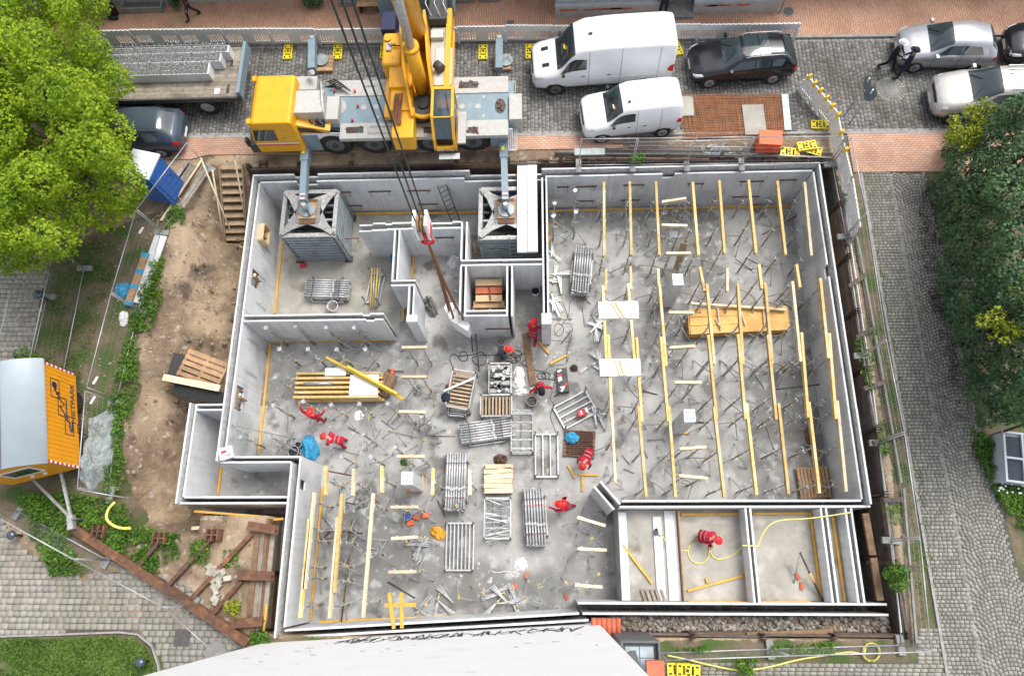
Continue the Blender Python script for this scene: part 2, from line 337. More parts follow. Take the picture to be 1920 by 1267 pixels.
def glines(lo, hi, st, extra):
    a = list(np.arange(lo, hi + .01, st)); 
    for e in extra: a = [q for q in a if abs(q - e) > .06] + [e - .012, e + .012]
    return np.array(sorted(a + [lo - 40, lo - 300, hi + 40, hi + 300]))
gx = glines(-30, 26, .22, (-12.5, 12.05, -9.98, -14.0, 11.66)); gy = glines(-9, 34, .22, (16.12, -2.25, 2.9, 1.75, 6.4, 15.88))
gx = np.array(sorted(set(gx) | set(np.arange(-18, -12.55, .11)))); gy = np.array(sorted(set(gy) | set(np.arange(1.0, 16.0, .11)))); gx = gx[np.append(True, np.diff(gx) > .004)]; gy = gy[np.append(True, np.diff(gy) > .004)]
X, Y = np.meshgrid(gx, gy); Z, PIT = ground_z(X, Y)
lump = (X > -21) & (X < -12.5) & (Y > 1) & (Y < 16)
Z = Z + np.where(lump & ~PIT, .3 * vnoise(X, Y, .8, 3) + .16 * vnoise(X, Y, 2.2, 5) + .1 * np.abs(vnoise(X, Y, 5.5, 8)) + .05 * vnoise(X, Y, 11, 2), 0) * np.clip(-Z * .8 + .12, 0, 1)
Z = np.where((X > -21) & (X < -9.9) & ~PIT & (Y < 16.3), Z + .03 * vnoise(X, Y, 1.7, 9), Z)
nx, ny = len(gx), len(gy)
idx = np.arange(nx * ny).reshape(ny, nx)
F = np.stack([idx[:-1, :-1], idx[:-1, 1:], idx[1:, 1:], idx[1:, :-1]], -1).reshape(-1, 4)
me = npmesh('ground', np.stack([X, Y, Z], -1).reshape(-1, 3), F, 'dirt', True)
gp = inpoly(X, Y, P2([(100, 465), (300, 395), (330, 390), (255, 640), (232, 800), (225, 925), (250, 990), (150, 1080), (0, 960), (-200, 900), (-200, 690), (50, 690)]))
gw = (gp | (X > 12.3) | (Y < -2.3)).astype(float)
for _ in range(3): gw[1:-1, 1:-1] = (gw[1:-1, 1:-1] * 2 + gw[:-2, 1:-1] + gw[2:, 1:-1] + gw[1:-1, :-2] + gw[1:-1, 2:]) / 6
at_ = me.attributes.new('turf', 'FLOAT', 'POINT'); at_.data.foreach_set('value', gw.ravel().astype(np.float32))
gm = MATS['dirt'].copy(); gm.name = 'earth_and_turf'; Ng, Lg = gm.node_tree.nodes, gm.node_tree.links; bs = Ng['Principled BSDF']; old = bs.inputs['Base Color'].links[0].from_socket
aa = Ng.new('ShaderNodeAttribute'); aa.attribute_name = 'turf'; nn = Ng.new('ShaderNodeTexNoise'); nn.inputs['Scale'].default_value = 2.4; nn.inputs['Detail'].default_value = 6; tcg = Ng.new('ShaderNodeTexCoord'); Lg.new(tcg.outputs['Object'], nn.inputs['Vector'])
ma = Ng.new('ShaderNodeMath'); ma.operation = 'MULTIPLY_ADD'; ma.inputs[1].default_value = 1.0; Lg.new(nn.outputs[0], ma.inputs[0]); Lg.new(aa.outputs['Fac'], ma.inputs[2])
rr_ = Ng.new('ShaderNodeValToRGB'); rr_.color_ramp.elements[0].position = .9; rr_.color_ramp.elements[1].position = 1.06; Lg.new(ma.outputs[0], rr_.inputs[0])
n3 = Ng.new('ShaderNodeTexNoise'); n3.inputs['Scale'].default_value = 1.1; n3.inputs['Detail'].default_value = 8; Lg.new(tcg.outputs['Object'], n3.inputs['Vector']); r3 = Ng.new('ShaderNodeValToRGB')
r3.color_ramp.elements[0].position = .38; r3.color_ramp.elements[0].color = (.06, .1, .025, 1); r3.color_ramp.elements[1].position = .6; r3.color_ramp.elements[1].color = (.17, .13, .09, 1); e3 = r3.color_ramp.elements.new(.48); e3.color = (.11, .105, .055, 1)
Lg.new(n3.outputs[0], r3.inputs[0]); mg = Ng.new('ShaderNodeMixRGB'); Lg.new(rr_.outputs[0], mg.inputs[0]); Lg.new(old, mg.inputs[1]); Lg.new(r3.outputs[0], mg.inputs[2]); Lg.new(mg.outputs[0], bs.inputs['Base Color'])
me.materials.clear(); me.materials.append(gm)
tag(link('ground', me), kind='structure')
def sheet(name, poly, z, material, th=.02):
    o = MB().prism(poly, z - th, z).build(name, material); return tag(o, kind='structure')
def stones(S, z, ch=.014, drop=.03, jit=.006):
    """S rows: x, y, w, h, rot -> vertices and faces of bevelled paving stones"""
    S = np.asarray(S); n = len(S); c, s = np.cos(S[:, 4]), np.sin(S[:, 4]); V = np.zeros((n, 8, 3)); zt = z + NR.uniform(-jit, jit, n)
    for k, (a, b) in enumerate([(-1, -1), (1, -1), (1, 1), (-1, 1)]):
        for lv, (ins, zz) in enumerate([(0, z - drop), (ch, None)]):
            lx, ly = a * (S[:, 2] / 2 - ins), b * (S[:, 3] / 2 - ins)
            lx = lx + NR.uniform(-.4, .4, n) * ch; ly = ly + NR.uniform(-.4, .4, n) * ch
            V[:, lv * 4 + k, 0] = S[:, 0] + lx * c - ly * s; V[:, lv * 4 + k, 1] = S[:, 1] + lx * s + ly * c
            V[:, lv * 4 + k, 2] = zz if lv == 0 else zt
    base = (np.arange(n) * 8)[:, None, None]
    q = np.array([[4, 5, 6, 7], [0, 1, 5, 4], [1, 2, 6, 5], [2, 3, 7, 6], [3, 0, 4, 7]])[None]
    return V.reshape(-1, 3), (base + q).reshape(-1, 4)
def stone_field(name, S, z, material, parent, **k):
    V, Fq = stones(S, z, **k); o = link(name, npmesh(name, V, Fq, material), parent); return tag(o, kind='stuff')
def rows(x0, x1, y0, y1, w, h, swap=False, jx=.25, gap=.012):
    """staggered courses; returns x, y, w, h, 0"""
    out = []; k = 0; a0, a1, b0, b1 = (y0, y1, x0, x1) if swap else (x0, x1, y0, y1)
    b = b0
    while b < b1:
        a = a0 - random.random() * w; hh = h * random.uniform(.93, 1.07)
        while a < a1:
            ww = w * random.uniform(1 - jx, 1 + jx)
            q = (a + ww / 2, b + hh / 2, ww - gap, hh - gap, random.uniform(-.03, .03) if jx > .1 else 0)
            out.append((q[1], q[0], q[3], q[2], q[4]) if swap else q); a += ww
        b += hh; k += 1
    return np.array(out)
SL = -.02                                   # the street runs slightly askew of the basement
yN = lambda x: 22.1 + SL * x
yS = lambda x: 17.43 + SL * x
xa, xb = -29, 24.5
road = sheet('road', [(xa, yS(xa)), (xb, yS(xb)), (xb, yN(xb)), (xa, yN(xa))], -.025, 'joint_sand')
S = rows(xa, xb, 17.55, 22.0, .2, .165, True, .2, .016); S[:, 1] += SL * S[:, 0]; S[:, 4] += SL
mh = at(1670, 168, 0)
S = S[(np.hypot(S[:, 0] - mh.x, S[:, 1] - mh.y) > .62)]
stone_field('road_setts', S, 0, 'cobble', road)
ring = [(mh.x + r_ * math.cos(a), mh.y + r_ * math.sin(a), .16, .12, a) for r_, n_ in ((.4, 20), (.55, 27)) for a in np.linspace(0, 2 * math.pi, n_, endpoint=False)]
V_, F_ = stones(np.array(ring), .004); tag(link('manhole_ring_setts', npmesh('manhole_ring_setts', V_, F_, 'cobble_warm'), road), kind='stuff')
for i in range(2):                         # gutter courses of longer stones along both kerbs
    f = yN if i else yS; G = np.array([(x, f(x) + (.06 if not i else -.06), .3, .13, SL) for x in np.arange(xa, xb, .315)])
    stone_field('gutter_stones', G, .004, 'kerb_stone', road)
# far pavement: red clinker, a kerb, the strip at the house fronts
sheet('pavement_far', [(xa, yN(xa) + .12), (xb, yN(xb) + .12), (xb, 30.5), (xa, 31.5)], .1, 'red_brick', .14)
sheet('kerb_far', [(xa, yN(xa)), (xb, yN(xb)), (xb, yN(xb) + .117), (xa, yN(xa) + .117)], .115, 'kerb_stone', .16)
# near pavement strip
ne = lambda x: 16.15
sheet('kerb_near', [(xa, yS(xa) - .12), (xb, yS(xb) - .12), (xb, yS(xb) - .003), (xa, yS(xa) - .003)], .03, 'kerb_stone', .1)
sheet('pavement_near', [(-29, 16.7), (-14.9, 16.55), (-14.2, 16.75), (3.5, 16.62), (3.5, yS(3.5) - .123), (-29, yS(-29) - .123)], .022, 'red_brick_pale', .05)
sheet('pavement_crossing', [(12.75, 15.25), (24, 15.05), (24, yS(24) - .123), (12.75, yS(12.75) - .123)], .022, 'red_brick_pale', .05)
# lane on the right: straight courses, then segment arcs
lane = sheet('lane', [(12.95, -9), (18.6, -9), (16.6, -2), (16.0, 0), (15.75, 5), (15.7, 15.2), (12.95, 15.2)], -.022, 'joint_sand')
S1 = rows(13.12, 14.15, -8.5, 15.15, .155, .125, False, .2, .018)
A = []
rn = 0
for yy in np.arange(-9, 17, .128):
    x = 14.2 + random.random() * .05; rn += 1
    while x < 18.3:
        xc = 15.15 + (2.3 if x > 16.3 else 0); dx = (x - xc) / 1.15; wv = random.uniform(.115, .15)
        y_ = yy - .62 * dx * dx; A.append((x, y_, wv - .016, .112, math.atan(-1.08 * dx) * .95)); x += wv * (.72 + .28 * abs(math.cos(math.atan(1.08 * dx))))
A = np.array(A)
right = np.interp(A[:, 1], [-9, -2, 0, 5, 15.2], [18.5, 16.5, 15.95, 15.7, 15.65])
A = A[(A[:, 0] < right - .05) & (A[:, 1] < 15.15) & (A[:, 1] > -8.9)]
stone_field('lane_setts', np.vstack([S1, A]), .0, 'cobble_warm', lane)
bord = np.array([(14.17 + .02 * math.sin(y), y, .12, .13, .0) for y in np.arange(-8.5, 15.1, .15)])
stone_field('border_course', bord, .006, 'cobble_warm', lane, jit=.002)
for nm, x_ in (('lane_kerb', 13.03),):
    sheet(nm, [(x_ - .04, -9), (x_ + .05, -9), (x_ + .05, 15.2), (x_ - .04, 15.2)], .03, 'kerb_stone', .12)
# paved path at the left, its lawn and the small paved corner bottom right
path_px = [(-260, 470), (-260, 1188), (0, 1190), (120, 1186), (225, 1182), (262, 1186), (288, 1208), (300, 1245), (312, 1330), (640, 1330), (560, 1215), (480, 1200), (430, 1165), (330, 1085), (250, 1065), (150, 1082), (75, 1050), (30, 1015), (5, 975), (-40, 930), (0, 820), (50, 690), (100, 470)]
pp = P2(path_px); path = sheet('path', pp, -.028, 'joint_sand')
S = rows(-26, -7, -8, 13, .245, .205, False, 0, .018)
S = S[inpoly(S[:, 0], S[:, 1], pp)]
pc = at(300, 1140, 0); o_ = np.argsort(np.hypot(S[:, 0] - pc.x, (S[:, 1] - pc.y) * 1.6)); near, rest = S[o_[:300]], S[o_[300:]]
stone_field('path_pavers', rest, .002, 'paver', path, ch=.01)
V_, F_ = stones(np.array([(0, 0, .227, .187, 0)]), 0, ch=.01)
pm = [npmesh('paver', V_ + 0, F_, 'paver')]
for q in near:
    o = link('paver', pm[0], path); o.location = (q[0], q[1], .002 + random.uniform(-.004, .004)); o.rotation_euler = (random.uniform(-.012, .012), random.uniform(-.012, .012), random.uniform(-.012, .012))
corner = sheet('path_corner', [(2.7, -9), (12.95, -9), (12.95, -1.9), (12.3, -2.05), (12.2, -2.95), (2.7, -3.1)], -.024, 'joint_sand')
S = rows(2.8, 12.9, -8.9, -2.0, .235, .12, False, .02, .014); S = S[(S[:, 1] < -3.05) | (S[:, 0] > 12.25)]
stone_field('corner_pavers', S, .002, 'paver', corner, ch=.008)
lawn_px = [(-260, 1195), (0, 1196), (120, 1192), (222, 1188), (256, 1192), (281, 1212), (293, 1245), (304, 1330), (-260, 1330)]
sheet('lawn', P2(lawn_px), .02, 'grass_soil', .06)
kp = [(-260, 1191), (0, 1192.5), (120, 1188.5), (224, 1184.5), (259, 1188.5), (285, 1210), (297, 1245), (308, 1330)]
kv = [at(x, y, .03) for x, y in kp]
kb = MB()
for a, b in zip(kv, kv[1:]): kb.beam(a, b, .06, .1)
tag(kb.build('lawn_kerb', 'kerb_stone'), kind='structure')
# basement slab
sheet('floor_slab', [(-12.4, 3.0), (-12.4, 15.95), (11.7, 15.95), (11.7, -1.75), (1.4, -1.75), (1.4, -1.9), (-9.5, -2.55), (-9.5, 2.0), (-13.7, 2.0), (-13.7, 6.1), (-12.4, 6.1)][::-1], FZ, 'floor_concrete', .15)
CZ = -.98                                  # the cells at the lower right have a raised floor
sheet('raised_slab', [(2.72, -1.13), (10.6, -1.13), (10.6, 1.98), (2.72, 1.98)], CZ, 'floor_warm', CZ - FZ)
def fz(px, py): return CZ if px > 1112 and py > 955 else FZ
sheet('floor_screed.001', [(-11.6, 9.52), (-6.1, 9.52), (-6.1, 15.4), (-11.6, 15.4)], FZ + .008, 'floor_warm', .006)
# ------------------------------------------------------------------ basement walls: pairs of precast shells with ties between
def cells(mb, u0, u1, v0, v1, z0, z1, cuts):
    us = sorted({u0, u1, *[min(max(c[k], u0), u1) for c in cuts for k in (0, 1)]}); zs = sorted({z0, z1, *[min(max(c[k], z0), z1) for c in cuts for k in (2, 3)]})
    for a, b in zip(us, us[1:]):
        run = None
        for c, d in zip(zs, zs[1:]):
            if any(k[0] <= (a + b) / 2 <= k[1] and k[2] <= (c + d) / 2 <= k[3] for k in cuts):
                if run: mb.bb(a, b, v0, v1, run[0], run[1]); run = None
            else: run = (run[0], d) if run else (c, d)
        if run: mb.bb(a, b, v0, v1, run[0], run[1])
def dwall(label, p0, p1, t, near=(0, 0), far=(0, 0), ncut=(), fcut=(), z1=TZ, z0=FZ, step=2.7, sh=.07, joint0=None, up=0):
    """shell on the line p0-p1 ('near') and a second one t to its left ('far'); near/far trim both ends of each shell"""
    p0, p1 = Vector((*p0, 0)), Vector((*p1, 0)); d = p1 - p0; L = d.length; rz = math.atan2(d.y, d.x)
    root = thing('double_wall', label, 'wall', p0, rz, 'precast double walls of the basement')
    for side, (v0, v1), (ta, tb), cuts in ((0, (0, sh), near, ncut), (1, (t - sh, t), far, fcut)):
        a, b = ta, L - tb; n = max(1, round((b - a) / step)); e = [a + (b - a) * i / n for i in range(n + 1)]
        if joint0 and n > 1: e = [a] + [min(max(q + joint0, a + .4), b - .4) for q in e[1:-1]] + [b]
        for q, w in zip(e, e[1:]):
            mb = MB(); g0, g1 = (.006 if q > a else 0), (.006 if w < b else 0)
            cells(mb, q + g0, w - g1, v0, v1, z0, z1 + (up if side == 0 else 0) + random.uniform(-.012, .012), [c if len(c) == 4 else (c[0], c[1], c[2], 9) for c in cuts])
            o = mb.build('panel', 'wall_concrete', root, True); o.data.materials.append(MATS['wall_rough'])
            for pl in o.data.polygons:
                if (side == 0 and pl.normal.y > .9 and abs(pl.center.y - sh) < .01) or (side == 1 and pl.normal.y < -.9 and abs(pl.center.y - (t - sh)) < .01): pl.material_index = 1
    mb = MB(); u = .15
    while u < L - .1:
        if not any(c[0] <= u <= c[1] for c in list(ncut) + list(fcut)):
            zz = z1 - random.uniform(.12, .4); mb.beam((u, sh * .6, zz), (u + random.uniform(-.12, .12), t - sh * .6, zz - random.uniform(0, .15)), .01, .01)
        u += random.uniform(.3, .8)
    if mb.v: tag(mb.build('tie_bars', 'rust_dark', root, True), kind='stuff')
    return root

dwall('long north basement wall beside the street trench, full width of the pit', (11.43, 15.68), (-12.06, 15.68), .26, far=(.25, .25),
      ncut=[(20.73, 21.73, -.12), (11.33, 14.33, -.3)], fcut=[(20.83, 21.68, -.42), (11.18, 14.58, -.42), (5.83, 6.33, -.45)], joint0=.35, up=.25)
dwall('west outer basement wall above the sandy excavation, with small window openings', (-12.06, 15.60), (-12.06, 3.69), .25, far=(.18, .3), near=(.0, .0),
      fcut=[(1.9, 2.65, -1.15, -.5), (3.95, 4.65, -1.15, -.45), (8.9, 9.85, -1.05, -.35)], up=.25)
dwall('east outer basement wall next to the cobbled lane', (11.43, 2.06), (11.43, 15.60), .24, near=(.03, 0), far=(.22, .2), fcut=[(8.7, 9.2, -.45)], step=3.3, up=.25)
dwall('partition wall between the beamed east room and the lift shaft rooms', (.08, 15.4), (.08, 9.42), .24, step=3)
dwall('short wall behind the stair shaft, south of the loaded steel tower', (-3.2, 11.45), (.06, 11.45), .28, step=1.9)
dwall('wall on the west side of the stair shaft', (-3.22, 13.42), (-3.22, 11.75), .27, step=3)
dwall('lower wall on the west side of the stair shaft', (-3.22, 11.43), (-3.22, 9.32), .27, step=3)
dwall('wall on the east side of the stair shaft', (-1.36, 11.43), (-1.36, 9.3), .26, step=3)
dwall('south wall of the stair shaft facing the workers', (-2.93, 9.3), (-1.37, 9.3), .27, step=4)
dwall('stepped cross wall in front of the left steel tower', (-7.47, 13.12), (-3.24, 13.12), .34, ncut=[(0, .55, -.3), (.55, 1.2, -.22)], fcut=[(0, .6, -.3), (1.1, 1.4, -.25), (3.0, 3.9, -.25)], step=2.2)
dwall('wall running south from the stepped cross wall', (-5.97, 13.1), (-5.97, 10.92), .26, step=4)
dwall('short jog of wall between the two narrow rooms', (-5.97, 10.63), (-5.0, 10.63), .27, step=4)
dwall('narrow wall leading down to the white pier', (-5.26, 10.61), (-5.26, 9.42), .26, step=4)
dwall('cross wall between the tower room and the large west room', (-11.79, 9.2), (-6.2, 9.2), .3, ncut=[(4.9, 5.25, -.3)], fcut=[(4.75, 5.05, -.3)], step=2.9)
dwall('return wall between west room and the low west annex', (-11.98, 3.64), (-9.02, 3.64), .26, near=(0, .3), far=(.2, 0), step=3)
dwall('lower west wall next to the timber retaining planks', (-9.25, 3.61), (-9.25, -2.33), .3, fcut=[(.55, .9, -.9, -.3)], far=(-.28, .33), step=3.1, up=.22)
dwall('west wall of the small projecting annex', (-13.38, 5.9), (-13.38, 2.16), .2, far=(.0, .26), step=4, up=.2)
dwall('short north wall of the small projecting annex', (-13.16, 5.63), (-12.08, 5.63), .27, step=4)
dwall('south wall of the small projecting annex', (-13.3, 2.16), (-9.3, 2.16), .28, far=(.14, 0), step=4)
dwall('south basement wall along the white house gable', (-9.2, -2.38), (1.5, -1.76), .3, far=(.25, .3), step=2.7)
dwall('south wall of the beamed east room', (2.72, 2.0), (11.47, 2.0), .27, far=(.1, .28), step=2.6, fcut=[(1.5, 1.7, -.22)])
dwall('short diagonal wall stub at the corner of the beamed room', (1.82, 2.72), (2.49, 1.92), .36, step=4)
dwall('long south wall of the lower right cells with black gap', (1.3, -1.55), (11.53, -1.55), .4, far=(-.15, 0), step=2.6)
dwall('first cell wall of the lower right annex', (7.1, 1.98), (7.1, -1.14), .24, step=4)
dwall('second cell wall of the lower right annex', (9.72, 1.98), (9.72, -1.14), .25, step=4)
dwall('outermost cell wall of the lower right annex', (10.57, 1.98), (10.57, -1.14), .26, step=4)
def solid(name, label, cat, rects, material, z0, z1, marks=None, group=None):
    r = MB()
    for q in rects: r.bb(*q, z0, z1)
    return tag(r.build(name, material), label, cat, group)
solid('wall_pier', 'white topped wall pier beside the crouching red worker', 'pier', [(.02, .4, 8.95, 9.4)], 'wall_concrete', FZ, TZ)
solid('wall_pier', 'white topped wall pier at the end of the narrow wall', 'pier', [(-5.28, -4.86, 9.12, 9.4)], 'wall_concrete', FZ, TZ)
for k, (px, py, lab) in enumerate([(1271, 524, 'slotted white column top near the stack of round props, plank leaning on it'), (1293, 779, 'slotted white concrete column in the middle of the beamed room'), (763, 896, 'slotted white concrete column in the lower left room')]):
    c = at(px, py, -.3); r = thing('column', lab, 'column', (c.x, c.y, FZ), 0, 'free standing concrete columns')
    MB().bb(-.21, .21, -.24, .24, 0, 2.5).build('shaft', 'wall_concrete', r, True)
    mb = MB().bb(-.2, .2, -.23, .23, 2.5, 2.515); mb.build('cap', 'white_board', r, True)
    for i in range(3):
        for j in range(2):
            MB().beam((-.15 + i * .13, -.15 + j * .2, 2.519), (-.09 + i * .13, -.05 + j * .2, 2.519), .028, .012).build('slot', 'black_print', r, True)
# low concrete plinths on the slab of the lower right annex
for q, lab in (((2.74, 3.02, -1.12, 1.9), 'low pale concrete kerb left of the first cell'), ((3.98, 4.28, -1.13, 1.75), 'low pale concrete kerb carrying the hose valve'), ((4.4, 4.82, -1.13, 1.95), 'grey recess strip beside the brown shutter board')):
    solid('plinth_kerb', lab, 'kerb', [q], 'wall_concrete', CZ + .002, CZ + .07)
solid('shutter_board', 'thin brown shutter board standing on edge beside the second cell', 'board', [(4.86, 4.9, -1.12, 1.95)], 'wood_crate', CZ + .002, CZ + .35)
# ------------------------------------------------------------------ yellow battens nailed along the wall feet, loose ones too
KB = [((530, 448), (515, 588), 'west wall of the tower room'), ((668, 401), (896, 399), 'north wall between the two steel towers'), ((694, 474), (732, 474), 'stepped cross wall'), ((773, 474), (862, 473), 'cross wall of the narrow room'), ((776, 478), (771.5, 523), 'west wall of the narrow room'), ((889, 456), (889, 482), 'stair shaft wall'),
 ((1028, 396), (1340, 389.5), 'north wall of the beamed room, west half'), ((1341, 389.5), (1482, 388), 'north wall of the beamed room, east half'), ((1027, 411), (1028, 457), 'partition wall of the beamed room'), ((509, 641), (738, 637), 'north wall of the large west room'), ((507, 644), (485, 853), 'west wall of the large west room'),
 ((415, 876), (408.6, 927), 'west wall of the small annex'), ((605, 914), (582.4, 1162), 'west wall of the lower left room'), ((599, 1165), (838, 1155), 'south wall, west end'), ((839, 1155), (1083, 1143.5), 'south wall, east end'),
 ((1277, 964), (1386, 963), 'north wall of the hose cell'), ((1388.5, 965), (1403, 1127), 'east wall of the hose cell'), ((1291, 1128), (1401, 1127.5), 'south wall of the hose cell'), ((1411, 963), (1517, 962), 'north wall of the empty cell'), ((1519, 961), (1540, 1127), 'east wall of the empty cell'), ((1428, 1129), (1519, 1129), 'south wall of the empty cell'), ((1561, 969), (1584, 1127), 'wall of the narrow outer cell')]
for a, b, l in KB:
    tag(MB().beam(at(*a, fz(*a) + .045), at(*b, fz(*a) + .045), .085, .07).build('timber_batten', 'kicker_wood'), 'orange timber batten at the foot of the ' + l.replace(' of the beamed room', ' of beamed room'), 'batten', 'timber battens on the slab')
LB = [((793, 887), (794, 918), 'long leg of the L beside the lower left column'), ((763, 920), (790.5, 920), 'short leg of the L beside the lower left column'), ((1266, 786), (1266, 809), 'upright leg of the L beside the middle column'), ((1266, 812), (1294, 811), 'flat leg of the L beside the middle column'),
 ((1084.5, 889.6), (1121, 890), 'crossbar of the T near the bending worker'), ((1092, 893), (1092, 920.5), 'stem of the T near the bending worker'), ((1167.6, 1021), (1223, 1093), 'lying aslant in the first cell'), ((1289.5, 1107), (1392, 1079), 'lying aslant in the hose cell'), ((1324, 1083), (1327, 1092), 'short offcut in the hose cell'),
 ((755, 578), (756.6, 600), 'short piece near the white pier'), ((1008, 639), (1030, 663), 'below the crouching worker at the pier'), ((1062.5, 666), (1032, 682), 'beside the cable tangle'), ((1065, 872), (1078, 896), 'lying below the rebar pallet'), ((1150, 1500), (1, 1), '')][:-1]
for a, b, l in LB:
    tag(MB().beam(at(*a, fz(*a) + .05), at(*b, fz(*a) + .05), .08, .08).build('timber_batten', 'kicker_wood'), 'loose yellow timber batten, ' + l, 'batten', 'loose timber battens')
for a, b, z, l in [((730, 1110), (738.6, 1178), -.09, 'left one of two yellow planks laid across the south wall'), ((753, 1110), (753.7, 1177), -.09, 'right one of two yellow planks laid across the south wall'), ((721.6, 1134), (780, 1133), -.155, 'yellow crosspiece under the two planks at the south wall')]:
    tag(MB().beam(at(*a, z), at(*b, z), .12, .05).build('yellow_plank', 'kicker_wood'), l, 'plank')
# rebar hoops and brown anchor rails on the wall faces
WA = []
for i, (x, y, z, w) in enumerate([(-8.6, 15.40, -1.0, .9), (-6.9, 15.40, -1.0, 1.0), (-5.2, 15.40, -1.0, 1.0), (-8.4, 15.40, -2.2, .9), (-5.0, 15.40, -2.2, .9), (1.0, 15.40, -.95, .5), (2.0, 15.40, -.95, .85), (2.0, 15.40, -2.2, .85), (4.0, 15.40, -.9, .9), (4.0, 15.40, -2.2, .85), (6.6, 15.40, -.9, .7), (8.9, 15.40, -.8, 1.0), (9.0, 15.40, -2.1, 1.2), (10.4, 15.40, -.75, .7), (-1.8, 9.28, -1.6, 1.0), (-7.9, 13.1, -.8, .6), (-4.0, 13.1, -.9, .8)]):
    r = thing('wall_anchor', 'brown steel anchor bar with hooks on the ' + (('north wall, ' + ('lower' if z < -1.8 else 'upper') + ' row, x%d' % i) if y > 15 else {14: 'stair shaft south wall', 15: 'stepped cross wall, left end', 16: 'stepped cross wall, right end'}[i]), 'anchor', (x, y, z), 0, 'anchor bars on the wall faces'); WA.append(r)
    MB().bb(-w / 2, w / 2, -.04, 0, -.02, .02).build('bar', 'rust', r, True)
    for s in (-1, 1): MB().tube([(s * w * .4, -.03, 0), (s * w * .4, -.1, -.05), (s * w * .4, -.06, -.28)], .012, 5).build('hook', 'rust_dark', r, True)
OR = ['first', 'second', 'third', 'fourth', 'fifth', 'sixth', 'seventh', 'eighth', 'ninth', 'tenth', 'eleventh', 'twelfth', 'thirteenth', 'fourteenth', 'fifteenth', 'sixteenth', 'seventeenth', 'eighteenth', 'nineteenth', 'twentieth', 'twenty-first', 'twenty-second', 'twenty-third', 'twenty-fourth', 'twenty-fifth', 'twenty-sixth', 'twenty-seventh', 'twenty-eighth']
for row in ('upper', 'lower'):
    for k, o in enumerate(sorted([w for w in WA if row + ' row' in w['label']], key=lambda w: w.location.x)): o['label'] = 'brown anchor bar with hooks on the north wall, %s row, %s from the west' % (row, OR[k])
for i, (y, z) in enumerate([(13.0, -1.4), (11.6, -1.2), (10.4, -1.6), (8.7, -1.2), (7.4, -1.5), (5.0, -1.3)]):
    r = thing('wall_anchor', 'galvanised anchor rod on the west wall face, %s from the street' % OR[i], 'anchor', (-11.8, y, z), 0, 'anchor rods on the west wall')
    MB().tube([(0, 0, .5), (.04, 0, .45), (.04, 0, -.5), (0, 0, -.55)], .014, 5).build('bar', 'galv_dull', r, True); MB().tube([(.04, 0, .2), (.12, .12, .2), (.12, .25, .2)], .012, 5).build('hook', 'galv_dull', r, True)
# wooden frames in the window openings of the west wall
for y, lab in ((13.32, 'raw wood box frame set in the north window opening of the west wall'), (11.3, 'timber strutted opening in the west wall with white fittings'), (6.22, 'dark opening of the west wall with white lamp fitting')):
    r = thing('opening_frame', lab, 'frame', (-11.85, y, -.82))
    h = .33; mt = 'formwork_ply' if y > 13 else 'wood_crate'
    for a in (-1, 1): MB().bb(-.02, .3 if y > 13 else .03, a * .36 - .02, a * .36 + .02, -h, h).build('side_board', mt, r, True)
    for a in (-1, 1): MB().bb(-.02, .3 if y > 13 else .03, -.338, .338, a * h - .02, a * h + .02).build('edge_board', mt, r, True)
    MB().bb(-.0, .2, -.02, .02, -h + .03, h - .03).build('divider', mt, r, True)
    if y < 13:
        MB().ball((.03, .16, .1), .07, (1, 1, .6)).build('fitting', 'white_plastic', r, True); MB().bb(-.2, -.18, -.33, .33, -h + .02, h - .02).build('backing', 'black_plastic', r, True)
